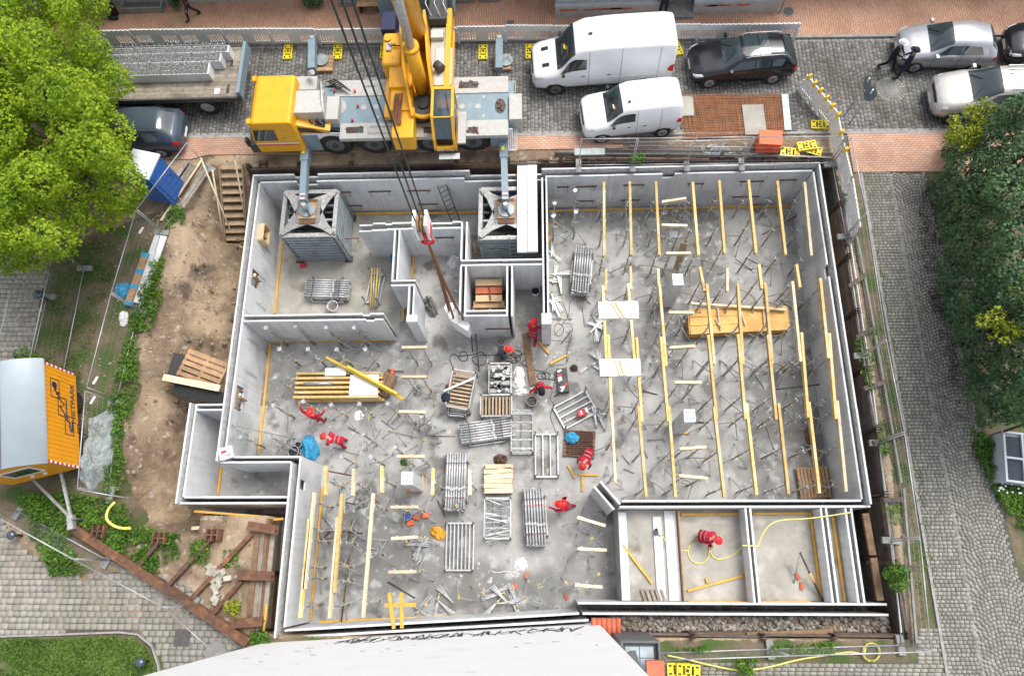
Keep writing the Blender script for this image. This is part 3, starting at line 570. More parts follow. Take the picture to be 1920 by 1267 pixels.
# ------------------------------------------------------------------ steel load towers under the crane outriggers
def tower(x0, x1, y0, y1, top, lab):
    r = thing('load_tower', lab, 'tower', ((x0 + x1) / 2, (y0 + y1) / 2, FZ)); zt = top
    for x in (x0, x1):
        for y in (y0, y1):
            MB().box((x, y, (FZ + zt) / 2), (.16, .16, zt - FZ)).build('post', 'steel_blue', r); MB().box((x, y, FZ + .03), (.34, .3, .06)).build('foot', 'steel_dark', r)
    n = 9
    for k in range(n):
        z = FZ + .22 + (zt - FZ - .42) * k / (n - 1)
        for a, b in (((x0, y0 - .02), (x1, y0 - .02)), ((x0, y1), (x1, y1)), ((x0, y0), (x0, y1)), ((x1 + .02, y0), (x1 + .02, y1))):
            MB().beam((*a, z), (*b, z), .12, .15).build('rail', 'steel_blue', r)
            MB().beam((*a, z + .12), (*b, z + .12), .05, .05).build('flange', 'galv_dull', r)
    for a, b in (((x0, y0), (x1, y0)), ((x0, y1), (x1, y1)), ((x0, y0), (x0, y1)), ((x1, y0), (x1, y1))): MB().beam((*a, zt + .02), (*b, zt + .02), .17, .12).build('top_frame', 'galv_dull', r)
    cx, cy = (x0 + x1) / 2, (y0 + y1) / 2
    for x in (x0, x1):
        for y in (y0, y1):                       # flared arms of the top cross
            c = Vector((cx, cy, zt + .12)); e = Vector((x, y, zt + .12)); d = (e - c).normalized(); q = Vector((-d.y, d.x, 0))
            MB().slab([c + q * .6, c - q * .6, c + d * .55 - q * .34, c + d * 1.0 - q * .17, e - d * .02 - q * .09, e - d * .02 + q * .09, c + d * 1.0 + q * .17, c + d * .55 + q * .34][::-1], .07).build('cross_arm', 'galv_dull', r)
    MB().bb(cx - .5, cx + .5, cy - .52, cy + .52, zt + .195, zt + .22).build('cross_plate', 'stone_step', r)
    for s in (-1, 1): MB().bb(cx - .34, cx + .34, cy + s * .5 - .07, cy + s * .5 + .07, zt + .222, zt + .235).build('rust_patch', 'rust', r)
    for k in range(6): MB().beam((x0 + .1, y0 + (k + .5) * (y1 - y0) / 6, zt - .3), (x1 - .1, y0 + (k + .5) * (y1 - y0) / 6, zt - .3), .1, .18).build('inner_beam', 'steel_dark' if k % 2 else 'steel_blue', r)
    for k in range(5): MB().box((cx, cy - .3 + .15 * k, zt + .27), (.72, .14, .1)).build('timber_pad', 'wood_crate', r)
    return r, Vector((cx, cy, zt + .32))
T1, P1 = tower(-10.73, -8.53, 13.03, 15.05, -.38, 'steel load tower with crossed top in the left corner, outrigger pad on it')
T2, P2_ = tower(-2.45, -.3, 12.75, 15.0, -.38, 'steel load tower beside the concrete planks, ladder leaning on it')
for k in range(2):
    x = -.72 + k * .42
    tag(MB().box((x, 14.05, -.15 + .02 * k), (.40, 4.1, .12)).build('concrete_plank', 'wall_concrete'), ('left' if k == 0 else 'right') + ' one of two long pale planks on the steel tower', 'plank', 'planks on the steel tower')
def ladder(name, lab, p0, p1, w=.42, n=10, mt='galv'):
    p0, p1 = Vector(p0), Vector(p1); d = (p1 - p0).normalized(); q = Vector((0, 0, 1)).cross(d); q = (q.normalized() if q.length > .05 else Vector((1, 0, 0)))
    r = thing(name, lab, 'ladder', p0)
    for s in (-1, 1): MB().beam(p0 + q * s * w / 2, p1 + q * s * w / 2, .03, .07).build('stile', mt, r)
    for k in range(n):
        c = p0.lerp(p1, (k + .5) / n); MB().cyl(c - q * w / 2, c + q * w / 2, .016, 6).build('rung', mt, r)
    return r
ladder('ladder', 'aluminium ladder leaning on the right steel tower', (-1.05, 12.3, FZ), (-1.05, 12.72, -.05))
ladder('ladder', 'dark steel ladder leaning on the north wall', (-3.75, 14.7, FZ), (-4.15, 15.38, -.5), .38, 9, 'steel_dark')
ladder('ladder', 'aluminium ladder leaning on the west wall at the worker', (-10.2, 4.75, FZ), (-11.8, 4.85, -.3), .5, 9)
# ------------------------------------------------------------------ vehicles
def hermite(xs, ys, x, ten=.75):
    n = len(xs); k = min(max(int(np.searchsorted(xs, x, side='right')) - 1, 0), n - 2); h = xs[k + 1] - xs[k]; t = (x - xs[k]) / h
    def sl(i):
        if i == 0 or i == n - 1: return 0 if n < 3 else (ys[1] - ys[0]) / (xs[1] - xs[0]) if i == 0 else (ys[-1] - ys[-2]) / (xs[-1] - xs[-2])
        a, b = (ys[i] - ys[i - 1]) / (xs[i] - xs[i - 1]), (ys[i + 1] - ys[i]) / (xs[i + 1] - xs[i])
        return 0 if a * b <= 0 else 2 * a * b / (a + b)
    m0, m1 = sl(k) * ten, sl(k + 1) * ten
    return (2 * t ** 3 - 3 * t * t + 1) * ys[k] + (t ** 3 - 2 * t * t + t) * h * m0 + (-2 * t ** 3 + 3 * t * t) * ys[k + 1] + (t ** 3 - t * t) * h * m1
class Shell:
    """lofted vehicle body: stations x, half width, underside, belt, top, half width of the top"""
    def __init__(s, st):
        st = sorted(st); s.x = [q[0] for q in st]; s.c = [[q[k] for q in st] for k in range(1, 6)]
    def ring(s, x):
        hw, zu, zb, zt, ht = [hermite(s.x, c, x) for c in s.c]; ht = min(ht, hw * .93); up = max(zt - zb, .02)
        r = min(.12, up * .35)
        return [(hw * .84, zu), (hw * .975, zu + (zb - zu) * .2), (hw, zu + (zb - zu) * .55), (hw * .985, zu + (zb - zu) * .86), (hw * .945, zb), (ht + (hw * .945 - ht) * .1, zt - r), (ht * .9, zt - r * .25), (ht * .5, zt), (0, zt + .008)]
    def S(s, x, v):
        q = s.ring(x); sg = 1
        if v > 8: v = 16 - v; sg = -1
        k = min(int(v), 7); t = v - k; a, b = q[k], q[k + 1]
        return Vector((x, sg * (a[0] + (b[0] - a[0]) * t), a[1] + (b[1] - a[1]) * t))
    def body(s, n=44):
        xs = sorted(set(list(np.linspace(s.x[0], s.x[-1], n)) + s.x)); mb = MB(); V = []
        for x in xs: V += [s.S(x, v) for v in range(17)]
        m_ = len(xs); Fq = [(i * 17 + j, (i + 1) * 17 + j, (i + 1) * 17 + j + 1, i * 17 + j + 1) for i in range(m_ - 1) for j in range(16)]
        Fq += [(i * 17 + 16, (i + 1) * 17 + 16, (i + 1) * 17, i * 17) for i in range(m_ - 1)]
        mb.add(V, Fq, True); mb.add([V[j] for j in range(17)], [tuple(range(17))], False); mb.add([V[(m_ - 1) * 17 + j] for j in range(17)], [tuple(reversed(range(17)))], False)
        return mb
    def patch(s, q, off=.008, nu=10, nv=6, mb=None):
        """q: four (x, v) corners; a pane that follows the body"""
        mb = mb or MB(); V = []
        for i in range(nu + 1):
            for j in range(nv + 1):
                a, b = i / nu, j / nv
                x = (q[0][0] * (1 - b) + q[1][0] * b) * (1 - a) + (q[3][0] * (1 - b) + q[2][0] * b) * a; v = (q[0][1] * (1 - b) + q[1][1] * b) * (1 - a) + (q[3][1] * (1 - b) + q[2][1] * b) * a
                p = s.S(x, v); e = 1e-3; d1 = s.S(min(x + .02, s.x[-1]), v) - s.S(max(x - .02, s.x[0]), v); d2 = s.S(x, min(v + .05, 16)) - s.S(x, max(v - .05, 0)); nr = d1.cross(d2)
                if nr.length < 1e-9: nr = Vector((0, 0, 1))
                nr.normalize()
                c = Vector((x, 0, .7)); 
                if nr.dot(p - c) < 0: nr = -nr
                V.append(p + nr * off)
        return mb.add(V, [(i * (nv + 1) + j, i * (nv + 1) + j + 1, (i + 1) * (nv + 1) + j + 1, (i + 1) * (nv + 1) + j) for i in range(nu) for j in range(nv)], True)
def wheel(root, x, y, r, w, rimmat='rim', spokes=5, name='wheel'):
    sg = 1 if y > 0 else -1
    t = MB().cyl((x, y - sg * w, r), (x, y, r), r, 22).build(name, 'rubber', root, True)
    MB().cyl((x, y - sg * .02, r), (x, y + sg * .012, r), r * .66, 18).build('rim', rimmat, t, True)
    mb = MB()
    for k in range(spokes):
        a = 2 * math.pi * k / spokes; d = Vector((math.cos(a), 0, math.sin(a))); c = Vector((x, y + sg * .016, r)); mb.beam(c + d * .05, c + d * r * .6, .02, r * .15, (0, 1, 0))
    mb.cyl((x, y, r), (x, y + sg * .03, r), r * .16, 10); mb.build('spokes', 'rim_grey' if rimmat == 'rim' else 'steel_dark', t, True)
def place2(f, b, r, hw):
    """root of a vehicle from the pixels of its two near-side wheel centres"""
    F_, B_ = at(*f, r), at(*b, r); d = (F_ - B_); d.z = 0; L = d.length; d.normalize(); nrm = Vector((-d.y, d.x, 0))
    if nrm.y < 0: nrm = -nrm
    c = (F_ + B_) / 2 + nrm * hw; return c, math.atan2(d.y, d.x), L
def vehicle(name, label, cat, paint, st, axf, axr, rw, fpx, bpx, glass, doors, scale_x=True, trim=None, rimmat='rim', lights=True, extras=None, spokes=5):
    hw = max(q[1] for q in st); c, rz, wb = place2(fpx, bpx, rw, hw)
    k = wb / (axf - axr) if scale_x else 1
    r = thing(name, label, cat, (0, 0, 0)); sh = Shell(st)
    sh.body().build('body', paint, r, True)
    for g in glass: sh.patch(g[1], .009, 10, 8).build(g[0], 'glass', r, True)
    for x0, x1, pts in doors:
        mb = MB()
        for s in (0, 1):
            for xx, v0, v1 in pts: sh.patch([(xx, v0 if not s else 16 - v0), (xx, v1 if not s else 16 - v1), (xx - .016, v1 if not s else 16 - v1), (xx - .016, v0 if not s else 16 - v0)], .006, 1, 8, mb)
        mb.build('door_seams', 'black_plastic', r, True)
    if trim:
        for s in (0, 1): f = (lambda v: v) if not s else (lambda v: 16 - v); sh.patch([(sh.x[-1] - .25, f(.02)), (sh.x[-1] - .25, f(trim)), (sh.x[0] + .05, f(trim)), (sh.x[0] + .05, f(.02))], .012, 30, 3).build('lower_trim', 'black_plastic', r, True)
    for ax in (axf, axr):
        for s in (-1, 1):
            yy = s * (Shell.ring(sh, ax)[1][0] - .0)
            MB().cyl((ax, yy - s * .25, rw), (ax, yy + s * .012, rw), rw + .065, 24).build('wheel_arch', 'black_plastic', r, True)
            wheel(r, ax, yy + s * .03, rw, .22, rimmat, spokes)
    if lights:
        xf, xr = sh.x[-1], sh.x[0]
        for s in (0, 1):
            f = (lambda v: v) if not s else (lambda v: 16 - v)
            sh.patch([(xf - .07, f(3.05)), (xf - .06, f(4.5)), (xf - .42, f(4.35)), (xf - .5, f(3.5))], .012, 5, 5).build('headlight', 'lamp_clear', r, True)
            sh.patch([(xr + .03, f(2.5)), (xr + .03, f(4.1)), (xr + .22, f(4.0)), (xr + .3, f(2.9))], .012, 4, 5).build('tail_light', 'lamp_red', r, True)
        sh.patch([(xf - .015, 5.6), (xf - .015, 10.4), (xf - .07, 10.4), (xf - .07, 5.6)], .015, 2, 6).build('grille', 'black_plastic', r, True)
    for s in (-1, 1): MB().box(((sh.x[-1] + .01) if s > 0 else (sh.x[0] - .01), 0, .5), (.02, .5, .11)).build('number_plate', 'white_print', r, True)
    wx = glass[0][1][0][0]
    for s in (-1, 1):
        p = sh.S(wx - .02, 8 - s * 1.5); q2 = sh.S(wx - .38, 8 - s * .5); MB().beam(p + Vector((.0, 0, .03)), q2 + Vector((.0, 0, .03)), .025, .015).build('wiper', 'black_plastic', r, True)
    mx, my = doors[0][0], hw
    for s in (-1, 1):
        zb = hermite(sh.x, sh.c[2], mx)
        MB().box((mx - .05, s * (my + .04), zb + .08), (.12, .16, .12)).build('mirror', paint if paint != 'van_white' else 'black_plastic', r, True)
        for xx in doors[0][1]: MB().box((xx, s * (hw * .985 + .006), zb - .12), (.16, .03, .03)).build('door_handle', paint if 'paint' in paint else 'black_plastic', r, True)
    if extras: extras(r, sh)
    r.location = (c.x - 0, c.y, 0); r.rotation_euler = (0, 0, rz); r.scale = (k, 1, 1)
    mid = (axf + axr) / 2 * k; d = Vector((math.cos(rz), math.sin(rz), 0)); r.location = Vector((c.x, c.y, .0)) - d * mid
    return r
def both(nm, q): return [(nm, q), (nm, [(x, 16 - v) for x, v in q])]
VAN = [(2.99, .66, .4, .78, .88, .5), (2.86, .9, .3, .98, 1.06, .72), (2.45, .99, .26, 1.1, 1.2, .78), (1.95, 1.01, .26, 1.2, 1.34, .8), (1.15, 1.02, .26, 1.3, 2.28, .8), (.65, 1.02, .26, 1.32, 2.46, .84), (-.5, 1.02, .26, 1.32, 2.52, .85), (-2.5, 1.02, .26, 1.32, 2.5, .85), (-2.92, 1.0, .3, 1.3, 2.42, .83), (-2.99, .94, .38, 1.25, 2.3, .78)]
def van_extra(r, sh):
    for v in (6.9, 9.1): sh.patch([(2.55, v - .28), (2.55, v + .28), (2.25, v + .28), (2.25, v - .28)], .01, 3, 3).build('bonnet_vent', 'black_plastic', r, True)
    MB().box((.55, .1, 2.53), (.16, .06, .05)).build('antenna', 'black_plastic', r, True)
    for y in (-.45, .45): MB().box((-1.2, y, 2.5), (2.9, .03, .03)).build('roof_bead', 'van_white', r, True)
    MB().box((1.6, .1, 1.86), (.1, .2, .01), Matrix.Rotation(R(-50), 3, 'Y')).build('sticker', 'sign_yellow', r, True)
    for s in (-1, 1): MB().box((-1.05, s * 1.035, .95), (3.3, .02, .05)).build('side_moulding', 'van_white', r, True)
vehicle('delivery_van', 'large white high roof delivery van parked by the barriers', 'van', 'van_white', VAN, 2.0, -1.75, .35, (1042, 169), (1204, 158),
        [('windscreen', [(1.93, 5.35), (1.93, 10.65), (1.2, 10.7), (1.2, 5.3)])] + both('side_window', [(1.85, 4.12), (1.5, 4.85), (.72, 4.62), (.72, 4.1)]),
        [(1.75, (.85, -.25), [(.62, 1, 5), (-.72, 1, 5), (-2.3, 1, 5)])], trim=1.05, extras=van_extra, rimmat='rim_grey')
SVAN = [(2.2, .6, .38, .7, .78, .45), (2.08, .82, .28, .84, .92, .65), (1.7, .9, .24, .95, 1.04, .7), (1.2, .91, .24, 1.02, 1.14, .72), (.45, .915, .24, 1.1, 1.74, .68), (.05, .915, .24, 1.12, 1.83, .71), (-1.6, .915, .24, 1.12, 1.84, .71), (-2.05, .9, .28, 1.1, 1.76, .68), (-2.2, .82, .38, 1.0, 1.5, .6)]
def svan_extra(r, sh):
    MB().box((.2, .35, 1.86), (.12, .05, .06)).build('antenna', 'black_plastic', r, True); MB().box((.85, .25, 1.5), (.1, .2, .01), Matrix.Rotation(R(-45), 3, 'Y')).build('sticker', 'white_print', r, True)
vehicle('panel_van', 'small white panel van parked beside the rusty mesh', 'van', 'van_white', SVAN, 1.35, -1.4, .31, (1129, 261), (1242, 249),
        [('windscreen', [(1.17, 5.35), (1.17, 10.65), (.5, 10.7), (.5, 5.3)])] + both('side_window', [(1.1, 4.12), (.8, 4.85), (-.05, 4.8), (-.05, 4.12)]),
        [(.95, (.2, -.5), [(-.15, 1, 5), (-1.2, 1.4, 4.9)])], trim=.7, extras=svan_extra)
WAG = [(2.31, .55, .34, .56, .62, .4), (2.2, .78, .24, .66, .72, .58), (1.8, .89, .2, .75, .84, .66), (.98, .91, .2, .9, 1.0, .7), (.2, .91, .2, .95, 1.38, .58), (-.6, .91, .2, .96, 1.44, .6), (-1.55, .9, .2, .98, 1.4, .57), (-2.1, .87, .26, .95, 1.06, .6), (-2.31, .7, .38, .72, .8, .48)]
WGL = [('windscreen', [(.95, 5.35), (.95, 10.65), (.25, 10.75), (.25, 5.25)]), ('rear_window', [(-1.62, 5.4), (-1.62, 10.6), (-2.05, 10.5), (-2.05, 5.5)])] + both('front_window', [(.8, 4.12), (.35, 4.88), (-.3, 4.9), (-.3, 4.12)]) + both('rear_side_window', [(-.36, 4.12), (-.36, 4.9), (-1.0, 4.9), (-1.0, 4.12)]) + both('quarter_window', [(-1.06, 4.15), (-1.06, 4.88), (-1.65, 4.8), (-1.5, 4.15)])
WDR = [(.75, (-.15, -.95), [(.75, 1, 4), (-.33, .8, 5), (-1.2, 2.2, 4)])]
def wag_extra(r, sh):
    sh.patch([(.12, 6.1), (.12, 9.9), (-.5, 9.9), (-.5, 6.1)], .01, 4, 6).build('sunroof', 'glass', r, True); sh.patch([(-.54, 6.1), (-.54, 9.9), (-.95, 9.9), (-.95, 6.1)], .01, 4, 6).build('sunroof', 'glass', r, True)
    for s in (-1, 1): MB().tube([(.1, s * .6, 1.38), (-.1, s * .6, 1.44), (-1.4, s * .58, 1.44), (-1.6, s * .57, 1.38)], .022, 6).build('roof_rail', 'rim', r, True)
vehicle('estate_car', 'black estate car with roof rails behind the white vans', 'car', 'black_paint', WAG, 1.5, -1.31, .32, (1330, 157), (1449, 149), WGL, WDR, extras=wag_extra)
def plain_rail(r, sh):
    for s in (-1, 1): MB().tube([(.1, s * .6, 1.4), (-.1, s * .6, 1.45), (-1.4, s * .58, 1.46), (-1.6, s * .57, 1.4)], .018, 6).build('roof_rail', 'slate_paint', r, True)
    MB().box((-1.2, 0, 1.47), (.1, .04, .05)).build('antenna', 'black_plastic', r, True)
vehicle('estate_car', 'slate blue estate car half hidden under the lime tree', 'car', 'slate_paint', [(x, w, a, b * 1.04, t * 1.06, h * 1.05) for x, w, a, b, t, h in WAG], 1.5, -1.31, .32, (176, 292), (302, 288), WGL, WDR, extras=plain_rail)
HAT = [(2.14, .5, .34, .58, .64, .38), (2.02, .76, .24, .7, .78, .56), (1.6, .87, .2, .82, .92, .64), (1.0, .89, .2, .95, 1.06, .68), (.05, .89, .2, 1.0, 1.5, .56), (-.6, .89, .2, 1.01, 1.55, .58), (-1.55, .88, .2, 1.03, 1.47, .54), (-1.95, .85, .26, 1.0, 1.15, .58), (-2.14, .7, .38, .78, .86, .48)]
HGL = [('windscreen', [(.97, 5.3), (.97, 10.7), (.1, 10.75), (.1, 5.25)]), ('rear_window', [(-1.6, 5.4), (-1.6, 10.6), (-1.92, 10.5), (-1.92, 5.5)])] + both('front_window', [(.8, 4.12), (.25, 4.88), (-.35, 4.9), (-.35, 4.12)]) + both('rear_side_window', [(-.41, 4.12), (-.41, 4.9), (-1.15, 4.85), (-1.35, 4.15)])
vehicle('hatchback_car', 'silver hatchback parked at the far kerb behind two officers', 'car', 'silver_paint', HAT, 1.3, -1.28, .31, (1715, 128), (1822, 131), HGL, [(.75, (-.2, -1.0), [(.72, 1, 4), (-.38, .8, 5), (-1.2, 2.4, 4)])])
vehicle('hatchback_car', 'black car at the right edge behind the silver hatchback', 'car', 'black_paint', HAT, 1.3, -1.28, .32, (1919, 123), (2030, 127), HGL, [(.75, (-.2, -1.0), [(.72, 1, 4), (-.38, .8, 5), (-1.2, 2.4, 4)])])
SUV = [(x * 1.12, w * 1.06, a + .08, b * 1.18, t * 1.18, h * 1.1) for x, w, a, b, t, h in HAT]
def suv_extra(r, sh):
    for y in np.linspace(-.55, .55, 7): MB().box((-.95, y, 1.835), (1.5, .03, .03)).build('roof_rib', 'beige_silver', r, True)
    sh.patch([(2.3, 2.0), (2.3, 14.0), (2.15, 14.0), (2.15, 2.0)], .03, 2, 10).build('bumper_bar', 'rim', r, True)
vehicle('sport_utility_car', 'large beige silver car at the right behind the ivy', 'car', 'beige_silver', SUV, 1.46, -1.43, .37, (1787, 224), (1917, 226), [(n_, [(x * 1.12, v) for x, v in q]) for n_, q in HGL], [(.84, (-.2, -1.1), [(.8, 1, 4), (-.42, .8, 5), (-1.35, 2.4, 4)])], extras=suv_extra)
# ------------------------------------------------------------------ flatbed trailer with precast slabs
te = at(458, 130, 1.25).x; y0, y1 = at(440, 181, 1.25).y, at(450, 86, 1.25).y
tr = thing('flatbed_trailer', 'long flatbed trailer with grey plank deck and blue end rail', 'trailer', (te - 6, (y0 + y1) / 2, 0))
MB().bb(te - 13.6, te, y0, y1, 1.0, 1.16).build('chassis', 'steel_dark', tr)
for k in range(13):
    w = (y1 - y0) / 13; MB().bb(te - 13.5, te - .12, y0 + k * w + .004, y0 + (k + 1) * w - .004, 1.162, 1.2 + random.uniform(-.004, .004)).build('deck_plank', 'wood_old', tr)
for s, yy in ((-1, y0), (1, y1)): MB().bb(te - 13.6, te, yy - .04 + s * .03, yy + .04 + s * .03, 1.0, 1.24).build('side_rail', 'steel_dark', tr)
MB().bb(te - .1, te + .04, y0, y1, 1.02, 1.5).build('end_rail', 'crane_grey', tr)
for x in (te - .6, te - 5.7, te - 9): 
    for k in range(9): MB().box((x, y0 + .25 + k * .09 + (.9 if k > 4 else 0), 1.215), (.1, .05, .03)).build('lashing_point', 'steel_dark', tr)
for px in (238, 303, 391, 170):
    x = at(px, 191, .5).x
    for s, yy in ((-1, y0 + .05), (1, y1 - .05)):
        t = MB().cyl((x, yy - s * .35, .5), (x, yy, .5), .5, 24).build('wheel', 'rubber', tr); MB().cyl((x, yy - .01, .5), (x, yy + s * .015, .5), .28, 16).build('rim', 'rim', t)
    MB().cyl((x, y0 + .3, .5), (x, y1 - .3, .5), .08, 8).build('axle', 'steel_dark', tr)
MB().box(at(407, 171, 1.22), (.22, .28, .01)).build('paper_sheet', 'white_print', tr)
zz = 1.2; xr_ = at(437, 100, 1.7).x
for k, (ye0, ye1, xe, z0_, z1_) in enumerate([(at(400, 152, 1.2).y, at(400, 117, 1.66).y, at(392, 130, 1.66).x, 1.2, 1.66), (at(400, 117, 1.66).y + .01, at(400, 100, 1.7).y, at(414, 110, 1.7).x, 1.2, 1.7), (at(400, 100, 1.7).y + .01, at(400, 86, 1.74).y, at(429, 92, 1.74).x, 1.2, 1.74)]):
    r = thing('precast_element', ['lowest front', 'middle', 'tallest rear'][k] + ' stepped precast element bristling with wire on the flatbed trailer', 'concrete element', (xe - 4, (ye0 + ye1) / 2, zz), 0, 'precast elements on the trailer')
    MB().bb(xe - 7.5, xe, ye0, ye1, z0_, z1_).build('block', 'wall_concrete', r); MB().bb(xe - 7.45, xe - .06, ye0 + .04, ye1 - .02, z1_ - .03, z1_ + .004).build('shade_sheet', 'bristle_shade', r)  # dark sheet on top paints the shade between the wires; concrete is pale
    mb = MB(); x = xe - 7.4
    while x < xe - .08:
        for y in np.arange(ye0 + .07, ye1, .2):
            q = random.uniform(-.05, .05); mb.beam((x + q, y, z1_ - .02), (x + q + random.uniform(.0, .1), y + random.uniform(-.05, .05), z1_ + random.uniform(.2, .32)), .024, .024)
        x += .13
    for y in np.arange(ye0 + .07, ye1, .2): mb.beam((xe - 7.4, y, z1_ + .16), (xe - .08, y, z1_ + .16), .012, .012)
    tag(mb.build('wire_bristles', 'galv_bright', r), kind='stuff')
    MB().box((xe - .9, (ye0 + ye1) / 2, z0_ - .0 + .001), (.1, ye1 - ye0 + .05, .002)).build('strap', 'steel_dark', r)
# ------------------------------------------------------------------ mobile crane
cx0, cy0, cy1 = at(480, 190, 2.7).x, 16.62, 19.1
CR = thing('mobile_crane', 'yellow four axle mobile crane standing across the near pavement', 'crane', (-6.5, 17.85, 0))
def prect(zx0, zy0, zx1, zy1, z):
    a, b = at(460 + zx0 * .2708, zy0 * .2708, z), at(460 + zx1 * .2708, zy1 * .2708, z); return min(a.x, b.x), max(a.x, b.x), min(a.y, b.y), max(a.y, b.y)
def pb(name, zx0, zy0, zx1, zy1, zt, zb, material, parent=CR, bev=0):
    q = prect(zx0, zy0, zx1, zy1, zt); o = MB().bb(*q, zb, zt).build(name, material, parent)
    if bev:
        md = o.modifiers.new('b', 'BEVEL'); md.width = bev; md.segments = 3
    return o
def pt(zx, zy, z): return at(460 + zx * .2708, zy * .2708, z)
MB().bb(cx0 + 1.8, -1.0, cy0 + .25, cy1 - .25, .75, 1.5).build('chassis', 'crane_grey', CR)
pb('deck', 560, 640, 1820, 850, 1.6, 1.4, 'crane_grey')
pb('walkway', 630, 560, 1820, 638, 1.64, 1.45, 'crane_light'); pb('walkway', 660, 856, 1820, 935, 1.64, 1.45, 'crane_light'); pb('rear_box', 1825, 648, 1915, 825, 1.75, .8, 'crane_light', bev=.03)
for a, b in ((1480, 1610), (700, 815), (1235, 1320), (1540, 1610)):
    q = prect(a, 880 if a != 1480 else 568, b, 920 if a != 1480 else 608, 1.65); t = MB().bb(*q, 1.642, 1.648).build('storage_tray', 'steel_dark', CR)
    mb = MB()
    for k in range(10): p = Vector((random.uniform(q[0], q[1]), random.uniform(q[2], q[3]), 1.66)); mb.tube([p, p + Vector((random.uniform(-.2, .2), random.uniform(-.06, .06), .03))], .02, 5)
    mb.build('chains', 'rope_brown', t)
MB().bb(cx0 + .3, -1.05, cy0, cy0 + .02, 1.0, 1.55).build('side_skirt', 'white_paint', CR)
for a, b in ((320, 485), (1040, 1165), (1690, 1800)):
    q = prect(a, 950, b, 1060, 1.4); MB().bb(q[0], q[1], cy0 - .06, cy0 + .5, .45, 1.44).build('side_locker', 'crane_grey', CR)
for zx in (620, 890, 1290, 1575):
    x = pt(zx, 1035, .72).x
    for yy, s in ((cy0 - .02, -1), (cy1 + .0, 1)):
        t = MB().cyl((x, yy - s * .42, .72), (x, yy - s * .05, .72), .72, 28).cyl((x, yy - s * .05, .72), (x, yy, .72), .72, 28, .62).build('wheel', 'rubber', CR)
        MB().cyl((x, yy - s * .01, .72), (x, yy + s * .012, .72), .38, 20).build('rim', 'rim_grey', t)
        mb = MB()
        for k in range(10): a = 2 * math.pi * k / 10; mb.cyl((x + .28 * math.cos(a), yy, .72 + .28 * math.sin(a)), (x + .28 * math.cos(a), yy + s * .03, .72 + .28 * math.sin(a)), .025, 6)
        mb.cyl((x, yy, .72), (x, yy + s * .06, .72), .14, 12); mb.build('hub', 'steel_dark', t)
        MB().tube([(x - .82 * math.cos(a), yy - s * .2, .72 + .82 * math.sin(a)) for a in np.linspace(.3, 2.84, 9)], .05, 6).build('mudguard', 'black_plastic', CR)
    MB().cyl((x, cy0 + .3, .72), (x, cy1 - .3, .72), .12, 8).build('axle', 'steel_dark', CR)
# driver's cab
q = prect(70, 525, 310, 850, 2.75); X0, X1, Y0, Y1 = q
cab = MB(); pr = [(X0 - .28, .75), (X0 - .3, 1.55), (X0 - .06, 2.6), (X0 + .12, 2.75), (X1 - .08, 2.75), (X1, 2.65), (X1, .75)]
V = [(x, y, z) for y in (Y0, Y1) for x, z in pr]; n = len(pr)
cab.add(V, [tuple(range(n)), tuple(reversed(range(n, 2 * n)))] + [(i, n + i, n + (i + 1) % n, (i + 1) % n) for i in range(n)])
o = cab.build('driver_cab', 'crane_yellow', CR); md = o.modifiers.new('b', 'BEVEL'); md.width = .06; md.segments = 3
MB().slab([(X0 - .2, Y0 - .012, 1.6), (X0 + .75, Y0 - .012, 1.6), (X0 + .8, Y0 - .012, 2.3), (X0 - .02, Y0 - .012, 2.3)], .01).build('side_window', 'glass', o)
MB().slab([(X0 - .31, Y0 + .12, 1.62), (X0 - .09, Y0 + .12, 2.55), (X0 - .09, Y1 - .12, 2.55), (X0 - .31, Y1 - .12, 1.62)], .012).build('windscreen', 'glass', o)
MB().bb(X0 - .2, X1 - .1, Y0 - .02, Y0 - .004, 1.36, 1.42).build('stripe', 'white_print', o); MB().bb(X0 - .2, X1 - .1, Y0 - .022, Y0 - .004, 1.28, 1.33).build('stripe', 'red_print', o)
for yy in (Y0 + .1, Y1 - .15): MB().box((X0 - .02, yy, 2.74), (.16, .22, .09)).build('corner_lamp', 'amber', o)
MB().box((X0 - .35, Y0 - .25, 1.9), (.1, .2, .4)).build('mirror', 'black_plastic', o); MB().box((X0 - .45, (Y0 + Y1) / 2, 1.0), (.3, 2.2, .5)).build('bumper', 'steel_dark', CR)
V = [pt(270, 855, 2.2), pt(330, 860, 2.2), pt(585, 925, 1.75), pt(580, 935, 1.62), pt(270, 935, 1.62)]
MB().slab([(p.x, cy0 - .02, p.z) for p in V][::-1], -.5).build('engine_fairing', 'crane_yellow', CR)
for k in range(4): a = pt(300, 900, 2).x; MB().beam((a + .1 + .05 * k, cy0 - .03, 2.02 - .09 * k), (a + .95 + .1 * k, cy0 - .03, 1.88 - .07 * k), .02, .04).build('louvre', 'steel_dark', CR)
pb('exhaust_box', 355, 530, 490, 620, 2.25, 1.5, 'crane_light', bev=.02); pb('engine_box', 310, 628, 528, 778, 2.5, 1.5, 'checker_plate', bev=.02); pb('step_box', 552, 668, 638, 825, 2.0, 1.5, 'checker_plate', bev=.02); pb('engine_cover', 320, 782, 430, 850, 2.0, 1.4, 'crane_light'); pb('battery', 432, 790, 545, 870, 1.95, 1.5, 'steel_dark', bev=.04)
for k in range(5): a = pt(440 + 24 * k, 800, 2.0); MB().tube([a, a + Vector((.1, -.1, .06)), a + Vector((.05, -.3, .02)), a + Vector((.2, -.42, .05))], .025, 6).build('hose', 'galv' if k % 2 else 'cable_black', CR)
